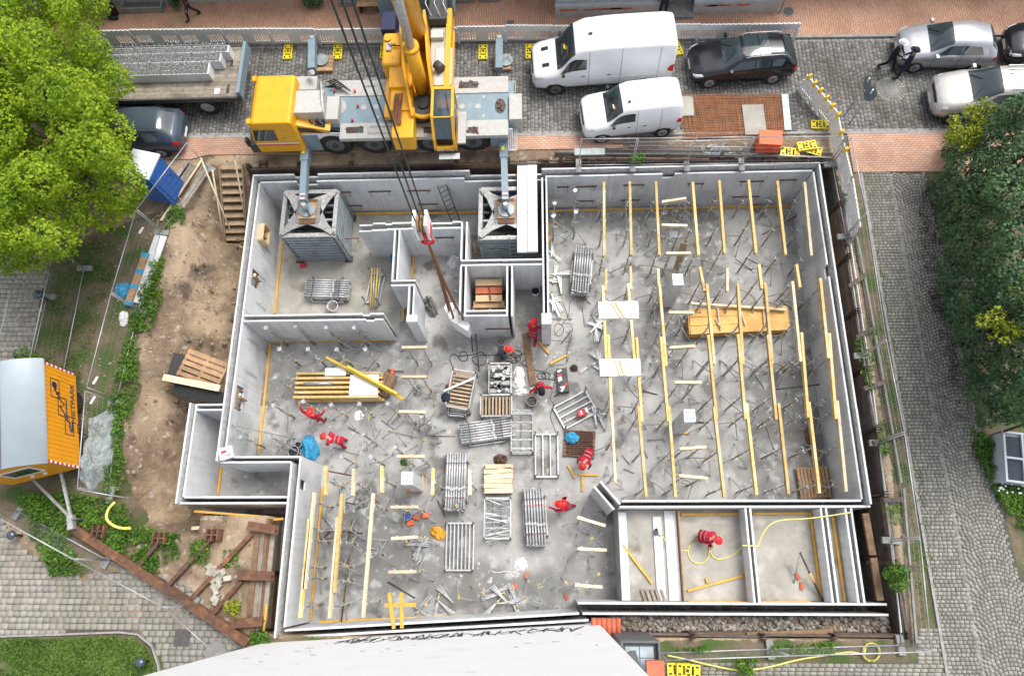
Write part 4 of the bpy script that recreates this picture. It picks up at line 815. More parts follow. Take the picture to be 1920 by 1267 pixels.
MB().tube([pt(525, 570, 1.7), pt(525, 575, 2.6), pt(530, 690, 2.6), pt(540, 780, 2.4)], .05, 8).build('pipe', 'galv', CR); MB().cyl(pt(440, 510, 2.5), pt(465, 500, 2.75), .1, 10).build('exhaust', 'galv', CR)
for k in range(6): a = pt(570 + 12 * k, 570 + 10 * k, 1.8); MB().tube([a, a + Vector((.3, .05, .1)), a + Vector((.6, -.1, .0))], .03, 6).build('hose', 'cable_black', CR)
for zx, zy in ((820, 745), (905, 742), (1500, 738), (1610, 738)): c = pt(zx, zy, 1.6); MB().cyl(c, c + Vector((0, 0, .012)), .12, 18).build('round_plate', 'crane_light', CR)
for zx, zy in ((925, 675), (985, 742), (1650, 672), (1648, 803), (915, 812), (1465, 672)): c = pt(zx, zy, 1.605); MB().box(c, (.11, .12, .012)).build('square_plate', 'crane_light', CR)
for zx, zy in ((760, 638), (620, 635), (780, 738), (742, 838), (605, 840)): c = pt(zx, zy, 1.64); MB().cyl(c, c + Vector((0, 0, .1)), .05, 8).build('red_coupling', 'red_print', CR)
c = pt(640, 742, 1.605); MB().cyl(c, c + Vector((0, 0, .01)), .36, 24).build('round_hatch', 'crane_light', CR)
c = pt(1765, 735, 1.606); MB().prism([(c.x + .22 * math.cos(a) * (1 if abs(math.sin(a)) < .8 else .7), c.y + .36 * math.sin(a)) for a in np.linspace(0, 2 * math.pi, 14, endpoint=False)], 1.602, 1.612).build('rope_well', 'steel_dark', CR)
mb = MB()
for k in range(9): a = c + Vector((random.uniform(-.12, .12), random.uniform(-.25, .25), .02)); mb.tube([a, a + Vector((random.uniform(-.1, .1), random.uniform(-.25, .25), .04))], .03, 5)
mb.build('coiled_rope', 'rope_brown', CR)
def frame_ladder(zx0, zy0, zx1, zy1, z):
    q = prect(zx0, zy0, zx1, zy1, z); mb = MB()
    for y in q[2:]: mb.beam((q[0], y, z), (q[1], y, z), .025, .025)
    for x in np.linspace(q[0], q[1], 5): mb.beam((x, q[2], z), (x, q[3], z), .02, .02)
    mb.build('access_ladder', 'galv', CR)
frame_ladder(855, 870, 1030, 910, 1.72); frame_ladder(1825, 565, 1870, 640, 1.3); frame_ladder(1825, 870, 1880, 1040, 1.2); frame_ladder(840, 545, 905, 590, 1.7)
# outriggers: near ones rest on the steel towers, far ones on timber packs
for (P, xx) in ((P1, None), (P2_, None)):
    zb = .62; a = Vector((P.x - .1, cy0 + .6, zb)); b = Vector((P.x, P.y + .1, zb - .12)); mid = a.lerp(b, .42)
    t = MB().beam(a, mid, .34, .4).build('outrigger', 'crane_grey', CR); MB().beam(mid, b, .26, .32).build('inner_beam', 'crane_grey', t)
    MB().cyl((P.x, P.y, P.z + .06), (P.x, P.y, zb - .1), .1, 12).build('jack_cylinder', 'galv', t); MB().cyl((P.x, P.y, P.z), (P.x, P.y, P.z + .06), .33, 24).build('jack_pad', 'steel_blue', t)
    MB().box((P.x + .02, P.y - .05, P.z + .09), (.06, .55, .06), Matrix.Rotation(.5, 3, 'Z')).build('pad_handle', 'steel_dark', t)
    for k in range(5): MB().box((P.x, b.y + .45 - .1 * k, zb + .05), (.2, .05, .006)).build('warning_stripe', 'red_print' if k % 2 else 'white_print', t)
    MB().box((a.x, mid.y + .35, zb + .205), (.12, .2, .01)).build('yellow_sticker', 'sign_yellow', t)
for zx, zp in ((465, (550, 440)), (1758, (1780, 430))):
    a = pt(zx, 490, .9); b = pt(zx + 2, 290, .8); t = MB().beam(a, b, .3, .36).build('outrigger', 'crane_grey', CR); MB().beam(b, b + Vector((0, .25, 0)), .22, .25).build('inner_beam', 'crane_grey', t)
    e = pt(*zp, .15); MB().cyl((b.x, b.y + .1, .2), (b.x, b.y + .1, 1.0), .08, 10).build('jack_cylinder', 'galv', t); MB().cyl((b.x + .25, b.y - .5, .2), (b.x + .25, b.y - .5, .25), .3, 18).build('jack_pad', 'steel_blue', t)
    for k in range(4): tag(MB().box((e.x, e.y - .3 + .21 * k, .08), (.75, .19, .16)).build('timber_block', 'wood_crate'), 'timber block under the ' + ('front' if zx < 900 else 'rear') + ' far outrigger of the crane', 'block', 'timber blocks under the far outriggers')
# superstructure
q = prect(1000, 440, 1440, 850, 1.9); MB().cyl((sum(q[:2]) / 2, 17.95, 1.6), (sum(q[:2]) / 2, 17.95, 1.9), 1.05, 32).build('slew_ring', 'steel_dark', CR)
pb('slew_platform', 1000, 230, 1430, 800, 2.0, 1.8, 'crane_yellow')
pb('tank_module', 955, 225, 1075, 445, 2.75, 1.9, 'crane_yellow', bev=.12); pb('left_module', 998, 440, 1150, 600, 2.6, 1.9, 'crane_yellow', bev=.04); pb('left_module', 1008, 600, 1150, 760, 2.45, 1.9, 'crane_yellow', bev=.04); pb('left_module', 1022, 745, 1160, 952, 2.35, 1.5, 'crane_yellow', bev=.04)
c = pt(985, 270, 2.78); MB().cyl(c, c + Vector((0, 0, .06)), .14, 16).build('filler_cap', 'crane_yellow', CR); c = pt(995, 330, 2.78); MB().box(c, (.2, .35, .12)).build('valve_block', 'galv', CR)
for k in range(3): a = pt(985 + 20 * k, 300, 2.8); MB().tube([a, a + Vector((.15, -.2, .1)), a + Vector((.3, -.15, 0))], .02, 6).build('hose', 'cable_black', CR)
q = prect(1035, 650, 1100, 860, 2.45); mb = MB()
for k in range(11): mb.tube([(q[0] + .03 * k + random.uniform(-.02, .02), y, 2.44 + .03 * random.random() + .03 * math.sin((y - q[2]) * 3) * (1 if k % 2 else .5)) for y in np.linspace(q[2], q[3], 7)], .022, 6)
mb.build('coiled_sling', 'rope_brown', CR)
pb('right_walkway', 1292, 195, 1400, 590, 2.5, 1.9, 'crane_light'); pb('right_tread', 1320, 335, 1425, 588, 2.56, 2.4, 'checker_plate'); pb('winch_housing', 1275, -60, 1390, 130, 2.9, 1.9, 'steel_dark', bev=.05); pb('right_edge', 1395, 60, 1412, 600, 2.62, 1.9, 'crane_yellow')
c = pt(1320, 445, 2.75); MB().cyl(c, c + Vector((.25, -.25, .0)), .18, 14).build('hydraulic_motor', 'steel_dark', CR); c = pt(1330, 245, 2.6); MB().box(c, (.5, .4, .2)).build('grated_cover', 'checker_plate', CR)
pb('left_grating', 945, 80, 1035, 205, 2.6, 1.9, 'navy_print', bev=.03)
pb('counterweight', 900, -330, 1420, -90, 3.2, 1.6, 'crane_grey', bev=.05)
for k in range(4): a = pt(1195 + 60 * k, -20, 3.1); MB().tube([a, a + Vector((.0, -.5, .2)), a + Vector((.2, -.8, -.2))], .02, 6).build('guard_tube', 'galv', CR)
for s, (a, b, c_, d) in enumerate([((1080, 100), (1100, 440), (1165, 800), 0), ((1228, 70), (1255, 420), (1300, 720), 0)]):
    A_, B_, C_ = pt(*a, 3.3), pt(*b, 3.2), pt(*c_, 2.5)
    MB().slab([(A_.x, A_.y, 1.9), (C_.x, C_.y, 1.9), C_, B_, A_], .1 if s == 0 else -.1).build('side_plate', 'crane_yellow', CR)
c = pt(1235, 725, 2.1); MB().cyl((c.x, c.y, 1.95), c, .52, 24).build('turntable_hub', 'steel_dark', CR); MB().cyl((c.x, c.y, 2.05), (c.x, c.y, 2.2), .22, 18).build('hub_cap', 'black_plastic', CR)
MB().tube([(c.x + .6 * math.cos(t), c.y + .6 * math.sin(t), 2.12) for t in np.linspace(3.0, 6.4, 14)], .09, 8).build('hub_collar', 'crane_yellow', CR)
# operator's cab
q = prect(1290, 612, 1440, 800, 3.0); X0, X1, Y1 = q[0], q[1], q[3]; Yf = pt(1400, 1000, 2.1).y; Ym = pt(1380, 815, 2.95).y
oc = MB().bb(X0, X1, Yf + .06, Y1, 1.55, 1.75).build('operator_cab', 'crane_yellow', CR)
prf = [(Y1, 3.02), (Ym, 2.98), (Yf + .12, 2.25), (Yf, 1.75)]
for x in (X0 + .05, X1 - .05):
    for (ya, za), (yb, zb) in zip(prf, prf[1:]): MB().beam((x, ya, za), (x, yb, zb), .1, .09).build('cab_frame', 'crane_yellow', oc)
    MB().beam((x, Y1, 1.6), (x, Y1, 3.0), .1, .1).build('cab_frame', 'crane_yellow', oc)
for y, z in ((Y1 - .03, 3.02), (Yf + .02, 1.8)): MB().beam((X0 + .1, y, z), (X1 - .1, y, z), .14, .09).build('cab_frame', 'crane_yellow', oc)
MB().beam((X0 + .1, Ym, 2.98), (X1 - .1, Ym, 2.98), .04, .04).build('cab_crossbar', 'crane_yellow', oc)
g = MATS['cab_glass']; g.node_tree.nodes['Principled BSDF'].inputs['Alpha'].default_value = .62
MB().slab([(X0 + .1, Y1 - .1, 3.02), (X0 + .1, Ym + .02, 2.99), (X1 - .1, Ym + .02, 2.99), (X1 - .1, Y1 - .1, 3.02)], .008).build('roof_window', 'cab_glass', oc)
MB().slab([(X0 + .1, Ym - .03, 2.96), (X0 + .1, Yf + .14, 2.24), (X1 - .1, Yf + .14, 2.24), (X1 - .1, Ym - .03, 2.96)], .008).build('front_window', 'cab_glass', oc)
MB().slab([(X0 + .01, Y1 - .08, 1.8), (X0 + .01, Yf + .2, 1.8), (X0 + .01, Ym, 2.9), (X0 + .01, Y1 - .08, 2.95)], .006).build('side_window', 'cab_glass', oc); MB().slab([(X1 - .02, Y1 - .08, 1.8), (X1 - .02, Yf + .2, 1.8), (X1 - .02, Ym, 2.9), (X1 - .02, Y1 - .08, 2.95)], .006).build('side_window', 'cab_glass', oc)
cxm = (X0 + X1) / 2; MB().bb(cxm - .26, cxm + .26, Ym - .05, Ym + .5, 2.0, 2.1).build('seat', 'black_plastic', oc); MB().bb(cxm - .24, cxm + .24, Ym + .5, Ym + .62, 2.1, 2.7).build('seat_back', 'black_plastic', oc)
MB().bb(X0 + .12, X1 - .12, Yf + .2, Yf + .55, 1.76, 2.05).build('console', 'black_plastic', oc); MB().box((X0 + .25, Yf + .5, 2.12), (.22, .3, .02), Matrix.Rotation(.4, 3, 'X')).build('display', 'tarp_blue', oc)
MB().bb(X0 + .03, X1 - .03, Yf - .03, Yf - .005, 1.62, 1.85).build('name_panel', 'black_plastic', oc)
me = text_mesh('DEMAG', .2, .003); me.materials.append(MATS['white_print']); o = link('lettering', me, oc); o.matrix_parent_inverse = rootmat(oc).inverted(); o.matrix_basis = Matrix.Translation((cxm, Yf - .032, 1.74)) @ Matrix.Rotation(R(90), 4, 'X')
q = prect(1370, 1030, 1495, 1065, 1.5); MB().bb(X0 + .15, X1 + .1, Yf - .3, Yf - .04, 1.5, 1.54).build('cab_step', 'galv', oc); pb('side_step', 1475, 775, 1525, 990, 1.9, 1.8, 'crane_light')
MB().tube([(cxm + .1, Y1 - .2, 3.05), (cxm + .25, Ym + .2, 3.06)], .015, 5).build('wiper', 'cable_black', oc)
CABSEAT = Vector((cxm, Ym + .25, 2.1))
# boom with its lift cylinder, ropes, hook and load
LP = at(855, 600, -1.0); LP = Vector((LP.x, LP.y, 0)); foot = pt(1185, 250, 2.7); tip = Vector((LP.x, LP.y, 33))
bd = (tip - foot).normalized()
MB().cyl(foot - bd * .5, foot + bd * 11, .47, 14).build('boom', 'crane_yellow', CR)
MB().cyl(foot + bd * 11, foot + bd * 22, .38, 12).build('boom_section', 'crane_yellow', CR); MB().cyl(foot + bd * 22, tip + bd * .6, .3, 12).build('boom_section', 'crane_yellow', CR)
cb = pt(1225, 620, 2.2); ce = foot + bd * 6.2 + Vector((0, -.5, 0)); MB().cyl(cb, cb.lerp(ce, .42), .27, 16).build('lift_cylinder', 'crane_yellow', CR); MB().cyl(cb.lerp(ce, .4), ce, .17, 14).build('piston_rod', 'galv', CR)
MB().cyl(cb.lerp(ce, .4), cb.lerp(ce, .425), .31, 16).build('cylinder_collar', 'crane_yellow', CR)
for s in (-1, 1): MB().tube([pt(1160, 560, 2.2), pt(1150, 470, 2.8), pt(1190 + 20 * s, 400, 3.0), pt(1200, 300, 2.6)], .03, 6).build('hose', 'cable_black', CR)
HK = thing('crane_hook', 'white and red crane hook block hanging on wire ropes', 'hook', LP + Vector((0, 0, 6.9)))
for s in (-1, 1): MB().box(LP + Vector((s * .17, 0, 7.3)), (.09, .5, .95)).build('cheek_plate', 'white_paint', HK); MB().box(LP + Vector((s * .222, -.05, 7.05)), (.012, .4, .3)).build('red_mark', 'red_print', HK)
for k in range(3): MB().cyl(LP + Vector((-.12 + .09 * k, 0, 7.4)), LP + Vector((-.06 + .09 * k, 0, 7.4)), .25, 16).build('sheave', 'wood_crate', HK)
MB().cyl(LP + Vector((0, 0, 6.35)), LP + Vector((0, 0, 6.9)), .1, 10).build('swivel', 'red_print', HK); MB().tube([LP + Vector((.17 * math.sin(t), 0, 6.25 + .17 * math.cos(t))) for t in np.linspace(0, 4.6, 12)], .05, 8).build('hook', 'red_print', HK)
for k in range(3):
    d = Vector((-.13 + .13 * k, .08 * (k - 1), 0)); MB().tube([LP + d + Vector((0, 0, 7.5)), LP + d * 1.5 + Vector((0, 0, 32.8))], .022, 6).build('wire_rope', 'wire', HK)
el = [at(*p, -.75) for p in ((833, 578), (836, 568), (855, 567), (881, 608), (877, 620), (846, 601))]
cen = sum(el, Vector()) / len(el)
PE = thing('concrete_element', 'white angular concrete element hanging from the crane chains', 'concrete block', (cen.x, cen.y, -1.6))
MB().prism([(p.x, p.y) for p in el][::-1], -1.75, -.75).build('block', 'white_board', PE); ins = [cen.lerp(p, .8) for p in el]
for i in range(len(ins)): MB().beam(ins[i] + Vector((0, 0, .004)), ins[(i + 1) % len(ins)] + Vector((0, 0, .004)), .03, .012).build('edge_mark', 'white_plastic', PE)
CH = thing('chain_sling', 'rusty four leg chain sling between hook and white concrete element', 'chain', LP + Vector((0, 0, 2)))
for k, p in enumerate((el[0].lerp(cen, .4), el[2].lerp(cen, .4), el[3].lerp(cen, .5), el[5].lerp(cen, .5))): MB().tube([LP + Vector((0, 0, 6.1)), LP.lerp(Vector((p.x, p.y, 0)), .25) + Vector((0, 0, 3.0)), p + Vector((0, 0, 0))], .045, 6).build('chain_leg', 'chain', CH)
# ------------------------------------------------------------------ shoring: props, tripods, timber beams
HB = -.35                                    # underside of the timber beams
def make_prop():
    r = thing('shoring_prop', 'x', 'prop', (0, 0, 0)); H_ = HB - FZ
    MB().box((0, 0, .006), (.13, .13, .012)).build('base_plate', 'galv_dull', r, True); MB().cyl((0, 0, .01), (0, 0, 1.45), .04, 8).build('outer_tube', 'galv_dull', r, True)
    MB().cyl((0, 0, 1.42), (0, 0, 1.55), .062, 8).build('collar', 'galv_dull', r, True); MB().tube([(.05, 0, 1.5), (.14, .05, 1.5), (.16, .12, 1.47), (.1, .16, 1.45)], .012, 5).build('handle', 'galv', r, True)
    MB().cyl((0, 0, 1.5), (0, 0, H_ - .02), .031, 8).build('inner_tube', 'galv', r, True)
    MB().box((0, 0, H_ - .012), (.15, .15, .02)).build('head_plate', 'galv', r, True); return r
def make_head(r):
    H_ = HB - FZ
    for a, b in ((1, 1), (1, -1), (-1, 1), (-1, -1)): MB().box((a * .075, b * .055, H_ + .06), (.012, .03, .14)).build('fork', 'galv', r, True)
def make_tripod(spread=.62, hz=.78):
    r = thing('tripod', 'x', 'tripod', (0, 0, 0)); MB().cyl((0, 0, hz - .07), (0, 0, hz + .03), .055, 8).build('hub', 'cast_hub', r, True); MB().box((.06, 0, hz), (.07, .04, .05)).build('clamp', 'cast_yellow', r, True)
    for k, a in enumerate((.2, 2.25, 4.4)): d = Vector((math.cos(a), math.sin(a), 0)); MB().beam(d * .05 + Vector((0, 0, hz)), d * spread + Vector((0, 0, .03)), .034, .034).build('leg', 'galv', r, True)
    return r
PROP = make_prop(); PROPF = make_prop(); make_head(PROPF); TRI = make_tripod()
used = {}
def put(tpl, x, y, z, lab, grp, rz=None):
    rz = random.uniform(0, 6.28) if rz is None else rz
    if tpl.name not in used: used[tpl.name] = 1; tpl.location = (x, y, z); tpl.rotation_euler = (0, 0, rz); tag(tpl, lab, None, grp); return tpl
    return dup(tpl, (x, y, z), rz, lab, grp)
PL = {}
def prop(x, y, where, tri=True, fork=False): PL.setdefault(where, []).append((-y, x, tri, fork))
def place_props():
    for where, L in PL.items():
        for k, (ny, x, tri, fork) in enumerate(sorted(L)):
            tail = ', ' + OR[k] + ' from the north' if len(L) > 2 else (', northern one' if k == 0 else ', southern one') if len(L) == 2 and abs(L[0][0] - L[1][0]) > .3 else (', left one' if x == min(q[1] for q in L) else ', right one') if len(L) == 2 else ''
            put(PROPF if fork else PROP, x, -ny, FZ, 'steel prop ' + where + tail, 'shoring props')
            if tri: put(TRI, x + .01, -ny, FZ, 'tripod ' + where + tail, 'prop tripods')
def ibeam(p0, p1, lab, material='wood_yellow', grp='timber beams on the props', h=.2, w=.1):
    p0, p1 = Vector(p0), Vector(p1); u = Vector((0, 0, 1)); mb = MB()
    mb.beam(p0 - u * .02, p1 - u * .02, w, .04); mb.beam(p0 - u * h / 2, p1 - u * h / 2, .03, h - .08 + .002); mb.beam(p0 - u * (h - .02), p1 - u * (h - .02), w, .04)
    return tag(mb.build('timber_beam', material), lab, 'beam', grp)
ORD = ['first', 'second', 'third', 'fourth', 'fifth', 'sixth', 'seventh', 'eighth']
ROWS = {'northernmost': [((1132.6, 341), (1133, 479)), ((1181, 340), (1184, 477)), ((1230, 340), (1236.7, 478)), ((1299, 341), (1310, 478)), ((1349, 338), (1359, 474)), ((1404, 337), (1418, 474)), ((1458, 339), (1473.5, 477)), ((1509, 341), (1522, 479))],
 'short': [((1137, 503), (1135.6, 544)), ((1182.5, 498), (1183.5, 541)), ((1234.5, 502), (1236, 536)), ((1313, 499.5), (1321.5, 544)), ((1364.5, 502), (1364.5, 545)), ((1424, 494.5), (1429.5, 540)), ((1494.5, 494.5), (1501, 537.5))],
 'upper middle': [((1130.6, 535), (1137, 672)), ((1178, 531), (1190, 676)), ((1237, 533), (1249.5, 685)), ((1325.8, 532), (1340, 682)), ((1384, 531), (1394, 682)), ((1435, 530), (1449, 681)), ((1486.4, 527), (1502, 677)), ((1538.7, 521), (1554, 671))],
 'lower middle': [((1141, 627), (1147, 783)), ((1194, 632), (1204, 790)), ((1242, 631), (1256, 789)), ((1331, 627), (1347, 785)), ((1387, 625.6), (1401, 785)), ((1443, 627), (1459, 786)), ((1506, 622.7), (1519, 782)), ((1558, 624), (1571, 784.7))],
 'southernmost': [((1146, 738), (1154, 905)), ((1197, 760.5), (1212, 931)), ((1257, 760.5), (1269.6, 931)), ((1342, 762), (1361.6, 931)), ((1402.5, 756), (1422, 926.7)), ((1463, 756), (1482, 925)), ((1520, 753), (1540, 924)), ((1573, 750.6), (1590, 921))]}
for rn_, L in ROWS.items():
    for k, (a, b) in enumerate(L):
        A_, B_ = at(*a, TZ), at(*b, TZ); pale = (rn_ == 'southernmost' and k == 0) or (k == 7 and rn_ == 'northernmost') or random.random() < .22
        if rn_ == 'short': A_.z = B_.z = -.18
        if rn_ in ('lower middle', 'southernmost') and k > 1: A_.x -= .05; B_.x -= .05
        if rn_ == 'lower middle': A_.z = B_.z = TZ - .007
        ibeam(A_, B_, f'{rn_} timber beam of the {ORD[k]} line from the partition wall', 'wood_pale' if pale else 'wood_yellow')
        for t in ((.5,) if rn_ == 'short' else (.1, .5, .9) if rn_ != 'lower middle' else (.28, .72)):
            p = A_.lerp(B_, t); prop(p.x, p.y, f'under the {ORD[k]} beam line', random.random() < .8)
SH = [((1241, 378), (1287, 371), 'slightly askew near the north wall'), ((1241, 421), (1289, 422.5), 'between third and fourth line'), ((1249, 474), (1295.6, 474), 'by the leaning plank'), ((1254, 585), (1302, 585.5), 'left of the orange panel stack'), ((1256, 651), (1304, 648), 'below the orange panel stack'), ((1265, 716), (1316, 716.5), 'right of the lower white board'), ((1274.5, 841), (1325, 837), 'below the middle column'), ((1273, 891), (1327.6, 896), 'nearest the south wall'),
 ((753, 650.7), (801, 650), 'west of the squatting grey worker'), ((752, 705.5), (800, 705.5), 'right of the timber stack'), ((748, 770.7), (798.5, 772), 'left of the slatted crates'), ((744, 855), (796, 855), 'left of the tall prop bundle'), ((732, 950), (784, 949.5), 'above the blue bucket'), ((733, 1009), (783, 1006), 'left of the orange bag'), ((728, 1071.6), (780, 1071), 'beside the wet patch'), ((1082, 969), (1135.5, 985), 'slanting by the diagonal stub'), ((1083, 1028), (1138, 1030.5), 'over the pale kerb'), ((1078, 1096), (1130, 1100), 'over the kerb, near the south wall')]
for k, (a, b, l) in enumerate(SH):
    A_, B_ = at(*a, TZ - .04), at(*b, TZ - .04); ibeam(A_, B_, 'short pale timber beam on two props ' + l, 'wood_pale', 'short cross beams')
    for t in ((.2, .8) if 'kerb' not in l and 'stub' not in l else (.15,)): p = A_.lerp(B_, t); prop(p.x, p.y, 'under the cross beam ' + l, True)
SV = [((610, 873), (610, 927), 'first short beam below the annex wall'), ((662.5, 878.5), (661, 928), 'second short beam below the annex wall'), ((715.4, 873), (716, 922.5), 'third short beam below the annex wall'), ((812, 877), (810, 927), 'short beam right of the lower left column'), ((880, 880), (881, 927), 'short beam right of the tall prop bundle'), ((588.6, 922.5), (569.6, 1104), 'upper long beam beside the lower west wall'), ((579.5, 972), (561.5, 1158), 'lower long beam nearest the lower west wall'), ((640.6, 925), (625, 1110), 'upper beam of the second lower left line'), ((632, 969), (617, 1158), 'lower beam of the second lower left line'), ((699, 924), (680, 1157), 'beam of the third lower left line')]
for a, b, l in SV:
    A_, B_ = at(*a, TZ), at(*b, TZ); ibeam(A_, B_, l, 'wood_pale' if random.random() < .4 else 'wood_yellow')
    L_ = (B_ - A_).length
    for t in ((.5,) if L_ < 1.6 else (.1, .5, .9)): p = A_.lerp(B_, t); prop(p.x, p.y, 'under the ' + l, True)
HEADS = [(499, 614), (554, 611), (611, 613.6), (664, 613.6), (524.5, 654), (577, 654.5), (631, 655), (685, 654), (516, 707), (512.6, 759.6), (568, 752), (621, 759), (673.6, 756.8), (726.7, 755.6), (504.6, 818), (680.7, 813.6), (641, 855.6), (695, 855.6), (451, 819), (790, 780), (1040, 381), (1079, 357), (1080, 397), (1038, 405), (740, 838)]
for px, py in HEADS: p = at(px, py, HB); prop(p.x, p.y, 'with bare head in the ' + ('west room' if px < 900 else 'beamed room corner'), True, True)
place_props()
for px, py in [(700, 790), (760, 780), (805, 800), (745, 815), (800, 830), (560, 720), (650, 690), (860, 950), (1060, 1090), (700, 1010), (655, 1060), (805, 1130), (865, 1118), (910, 1110), (985, 1120), (1010, 1095), (1120, 1075), (1108, 1010)]:
    p = at(px, py, FZ); put(TRI, p.x, p.y, FZ, 'empty tripod standing alone on the slab', 'spare tripods')
# folded tripods heaped along the partition wall and the south wall
FOLD = thing('folded_tripod', 'x', 'tripod', (0, 0, 0)); MB().cyl((-.42, 0, .06), (-.34, 0, .06), .05, 8).build('hub', 'cast_hub', FOLD, True)
for k, a in enumerate((-.14, .02, .17)): MB().beam((-.36, 0, .06), (.48 * math.cos(a), .48 * math.sin(a), .03 + .03 * k), .034, .034).build('leg', 'galv', FOLD, True)
for px, py, n, g, l in [(1045, 475, 2, 1, 'beside the north prop bundle'), (1046, 520, 4, 1, 'along the partition wall, upper heap'), (1046, 572, 4, 1, 'along the partition wall, lower heap'), (1112, 620, 4, 1, 'left of the lower white board'), (1112, 690, 4, 1, 'below the lower white board'), (1112, 775, 3, 1, 'by the grey pipe rack'), (940, 1120, 5, 1, 'against the south wall'), (835, 1128, 3, 1, 'against the south wall near the planks'), (795, 1140, 3, 1, 'in the south west corner'), (975, 1130, 3, 1, 'against the south wall, east end'), (655, 925, 4, 1, 'round the coupling heap'), (795, 1020, 3, 1, 'left of the orange bag'), (650, 650, 2, 1, 'under the west room props')]:
    for k in range(n):
        p = at(px + random.uniform(-16, 16), py + random.uniform(-18, 18), FZ + .01 + .05 * k); put(FOLD, p.x, p.y, p.z, 'folded tripod heaped on the slab ' + l, 'folded tripods')
# ------------------------------------------------------------------ bundles of steel props
TUBE = {}
def tube_mesh(L, mt):
    k = (round(L, 2), mt)
    if k not in TUBE:
        mb = MB(); mb.cyl((-L / 2, 0, 0), (L * .12, 0, 0), .042, 8); mb.cyl((L * .12, 0, 0), (L / 2, 0, 0), .032, 8); mb.cyl((L * .1, 0, 0), (L * .16, 0, 0), .06, 8); mb.box((-L / 2, 0, 0), (.012, .11, .1)); mb.box((L / 2, 0, 0), (.02, .1, .09))
        TUBE[k] = mb.mesh('steel_prop', mt)
    return TUBE[k]
def rack(lab, c, rz, L, Wd, H_, z=FZ, mt='galv', name='stacking_rack', bars=4, full=False, grp='stacking racks'):
    r = thing(name, lab, 'rack', (c[0], c[1], z), rz, grp)
    for sx in (-1, 1):
        for sy in (-1, 1): MB().box((sx * L / 2, sy * Wd / 2, H_ / 2), (.06, .06, H_)).build('post', mt, r, True); MB().cyl((sx * L / 2, sy * Wd / 2, H_), (sx * L / 2, sy * Wd / 2, H_ + .03), .035, 8).build('post_cap', 'black_plastic', r, True)
        MB().box((sx * L / 2, 0, .12), (.06, Wd - .06, .06)).build('end_rail', mt, r, True)
    for sy in (-1, 1): MB().box((0, sy * Wd / 2, .12), (L - .06, .05, .06)).build('side_rail', mt, r, True)
    if full:
        for sy in (-1, 1): MB().box((0, sy * Wd / 2, H_ - .06), (L - .06, .05, .05)).build('side_rail', mt, r, True)
        for sx in (-1, 1): MB().box((sx * L / 2, 0, H_ - .06), (.05, Wd - .06, .05)).build('end_rail', mt, r, True)
    for k in range(bars): y = -Wd / 2 + Wd * (k + 1) / (bars + 1); MB().box((0, y, .15), (L - .07, .045, .04)).build('cross_bar', mt, r, True)
    return r
def bundle(lab, a, b, Wd, layers, mt='galv', red=False):
    A_, B_ = at(*a, FZ + .45), at(*b, FZ + .45); c = (A_ + B_) / 2; d = B_ - A_; L = d.length; rz = math.atan2(d.y, d.x)
    rack('rack holding the ' + lab, c, rz, L * .7, Wd + .1, layers * .1 + .2, bars=2)
    n = int(Wd / .1); M_ = Matrix.Translation((c.x, c.y, FZ)) @ Matrix.Rotation(rz, 4, 'Z')
    for l in range(layers):
        for k in range(n):
            o = link('steel_prop', tube_mesh(L, 'galv_bright')); o.matrix_basis = M_ @ Matrix.Translation((random.uniform(-.05, .05), -Wd / 2 + (k + .5) * Wd / n + (.02 if l % 2 else 0), .22 + l * .095)) @ Matrix.Rotation(random.uniform(0, 6), 4, 'X') @ Matrix.Rotation(math.pi if k % 2 and mt == 'galv_dull' else 0, 4, 'Z')
            tag(o, 'steel prop in the ' + lab + ', %s in the %s layer' % (OR[k], OR[l] if l < layers - 1 else 'top'), 'prop', 'props lying in bundles')
    for s in (-.32, .3):
        t = MB().box((L * s, 0, .25 + layers * .095), (.03, Wd, .01)).build('binding_strap', 'steel_dark'); t.matrix_basis = M_; tag(t, 'dark strap over the ' + lab + (' near its first end' if s < 0 else ' near its far end'), 'strap')
        mb = MB()
        for k in range(n): mb.box((L * (s * .8) + .12, -Wd / 2 + (k + .5) * Wd / n, .225 + layers * .095 + .025), (.07, .03, .004)) if k % 2 == 0 or random.random() < .5 else None
        if red: t = mb.build('red_tape', 'red_print'); t.matrix_basis = M_; tag(t, 'red print marks across the ' + lab + (' near its first end' if s < 0 else ' near its far end'), 'tape')
bundle('tower room bundle', (574, 541), (654, 543), .85, 4)
bundle('beamed room bundle', (1094, 467), (1087, 550), .75, 5)
bundle('slanting bundle', (864, 814), (960, 800), .85, 4, red=True)
bundle('tall bundle left of the planks', (857, 851), (853, 955), .8, 5, red=True)
bundle('bundle by the reaching worker', (1000, 917), (1006, 1022), .78, 5, red=True)
rack('rack with three upright rods in the tower room', at(705, 543, FZ), R(82), 1.35, .6, .7, bars=3)
rack('flat empty pipe rack right of the orange bag', at(862, 1024, FZ + .2), R(90), 1.75, 1.05, .5, bars=6); rack('empty pipe rack above the rebar pallet worker', at(1025, 853, FZ + .2), R(90), 1.7, .9, .6, bars=2); rack('tilted pipe rack with the red can', at(1079, 767, FZ + .2), R(28), 1.5, 1.0, .6, bars=3)
for k in range(4): p = at(700 + 4 * k, 545, FZ); tag(MB().cyl((p.x, p.y - .85, FZ + .3), (p.x + .03 * k, p.y + .85, FZ + .5), .035, 8).build('steel_prop', 'galv' if k % 2 else 'cast_yellow'), ('yellow' if k % 2 == 0 else 'grey') + ' rod lying across the rack in the tower room', 'prop', 'rods on the tower room rack')
r = rack('ladder shaped scaffold frame below the slatted crates', at(979, 810, FZ + .25), R(90), 1.7, .85, .55, bars=1, full=True, mt='galv_dull')
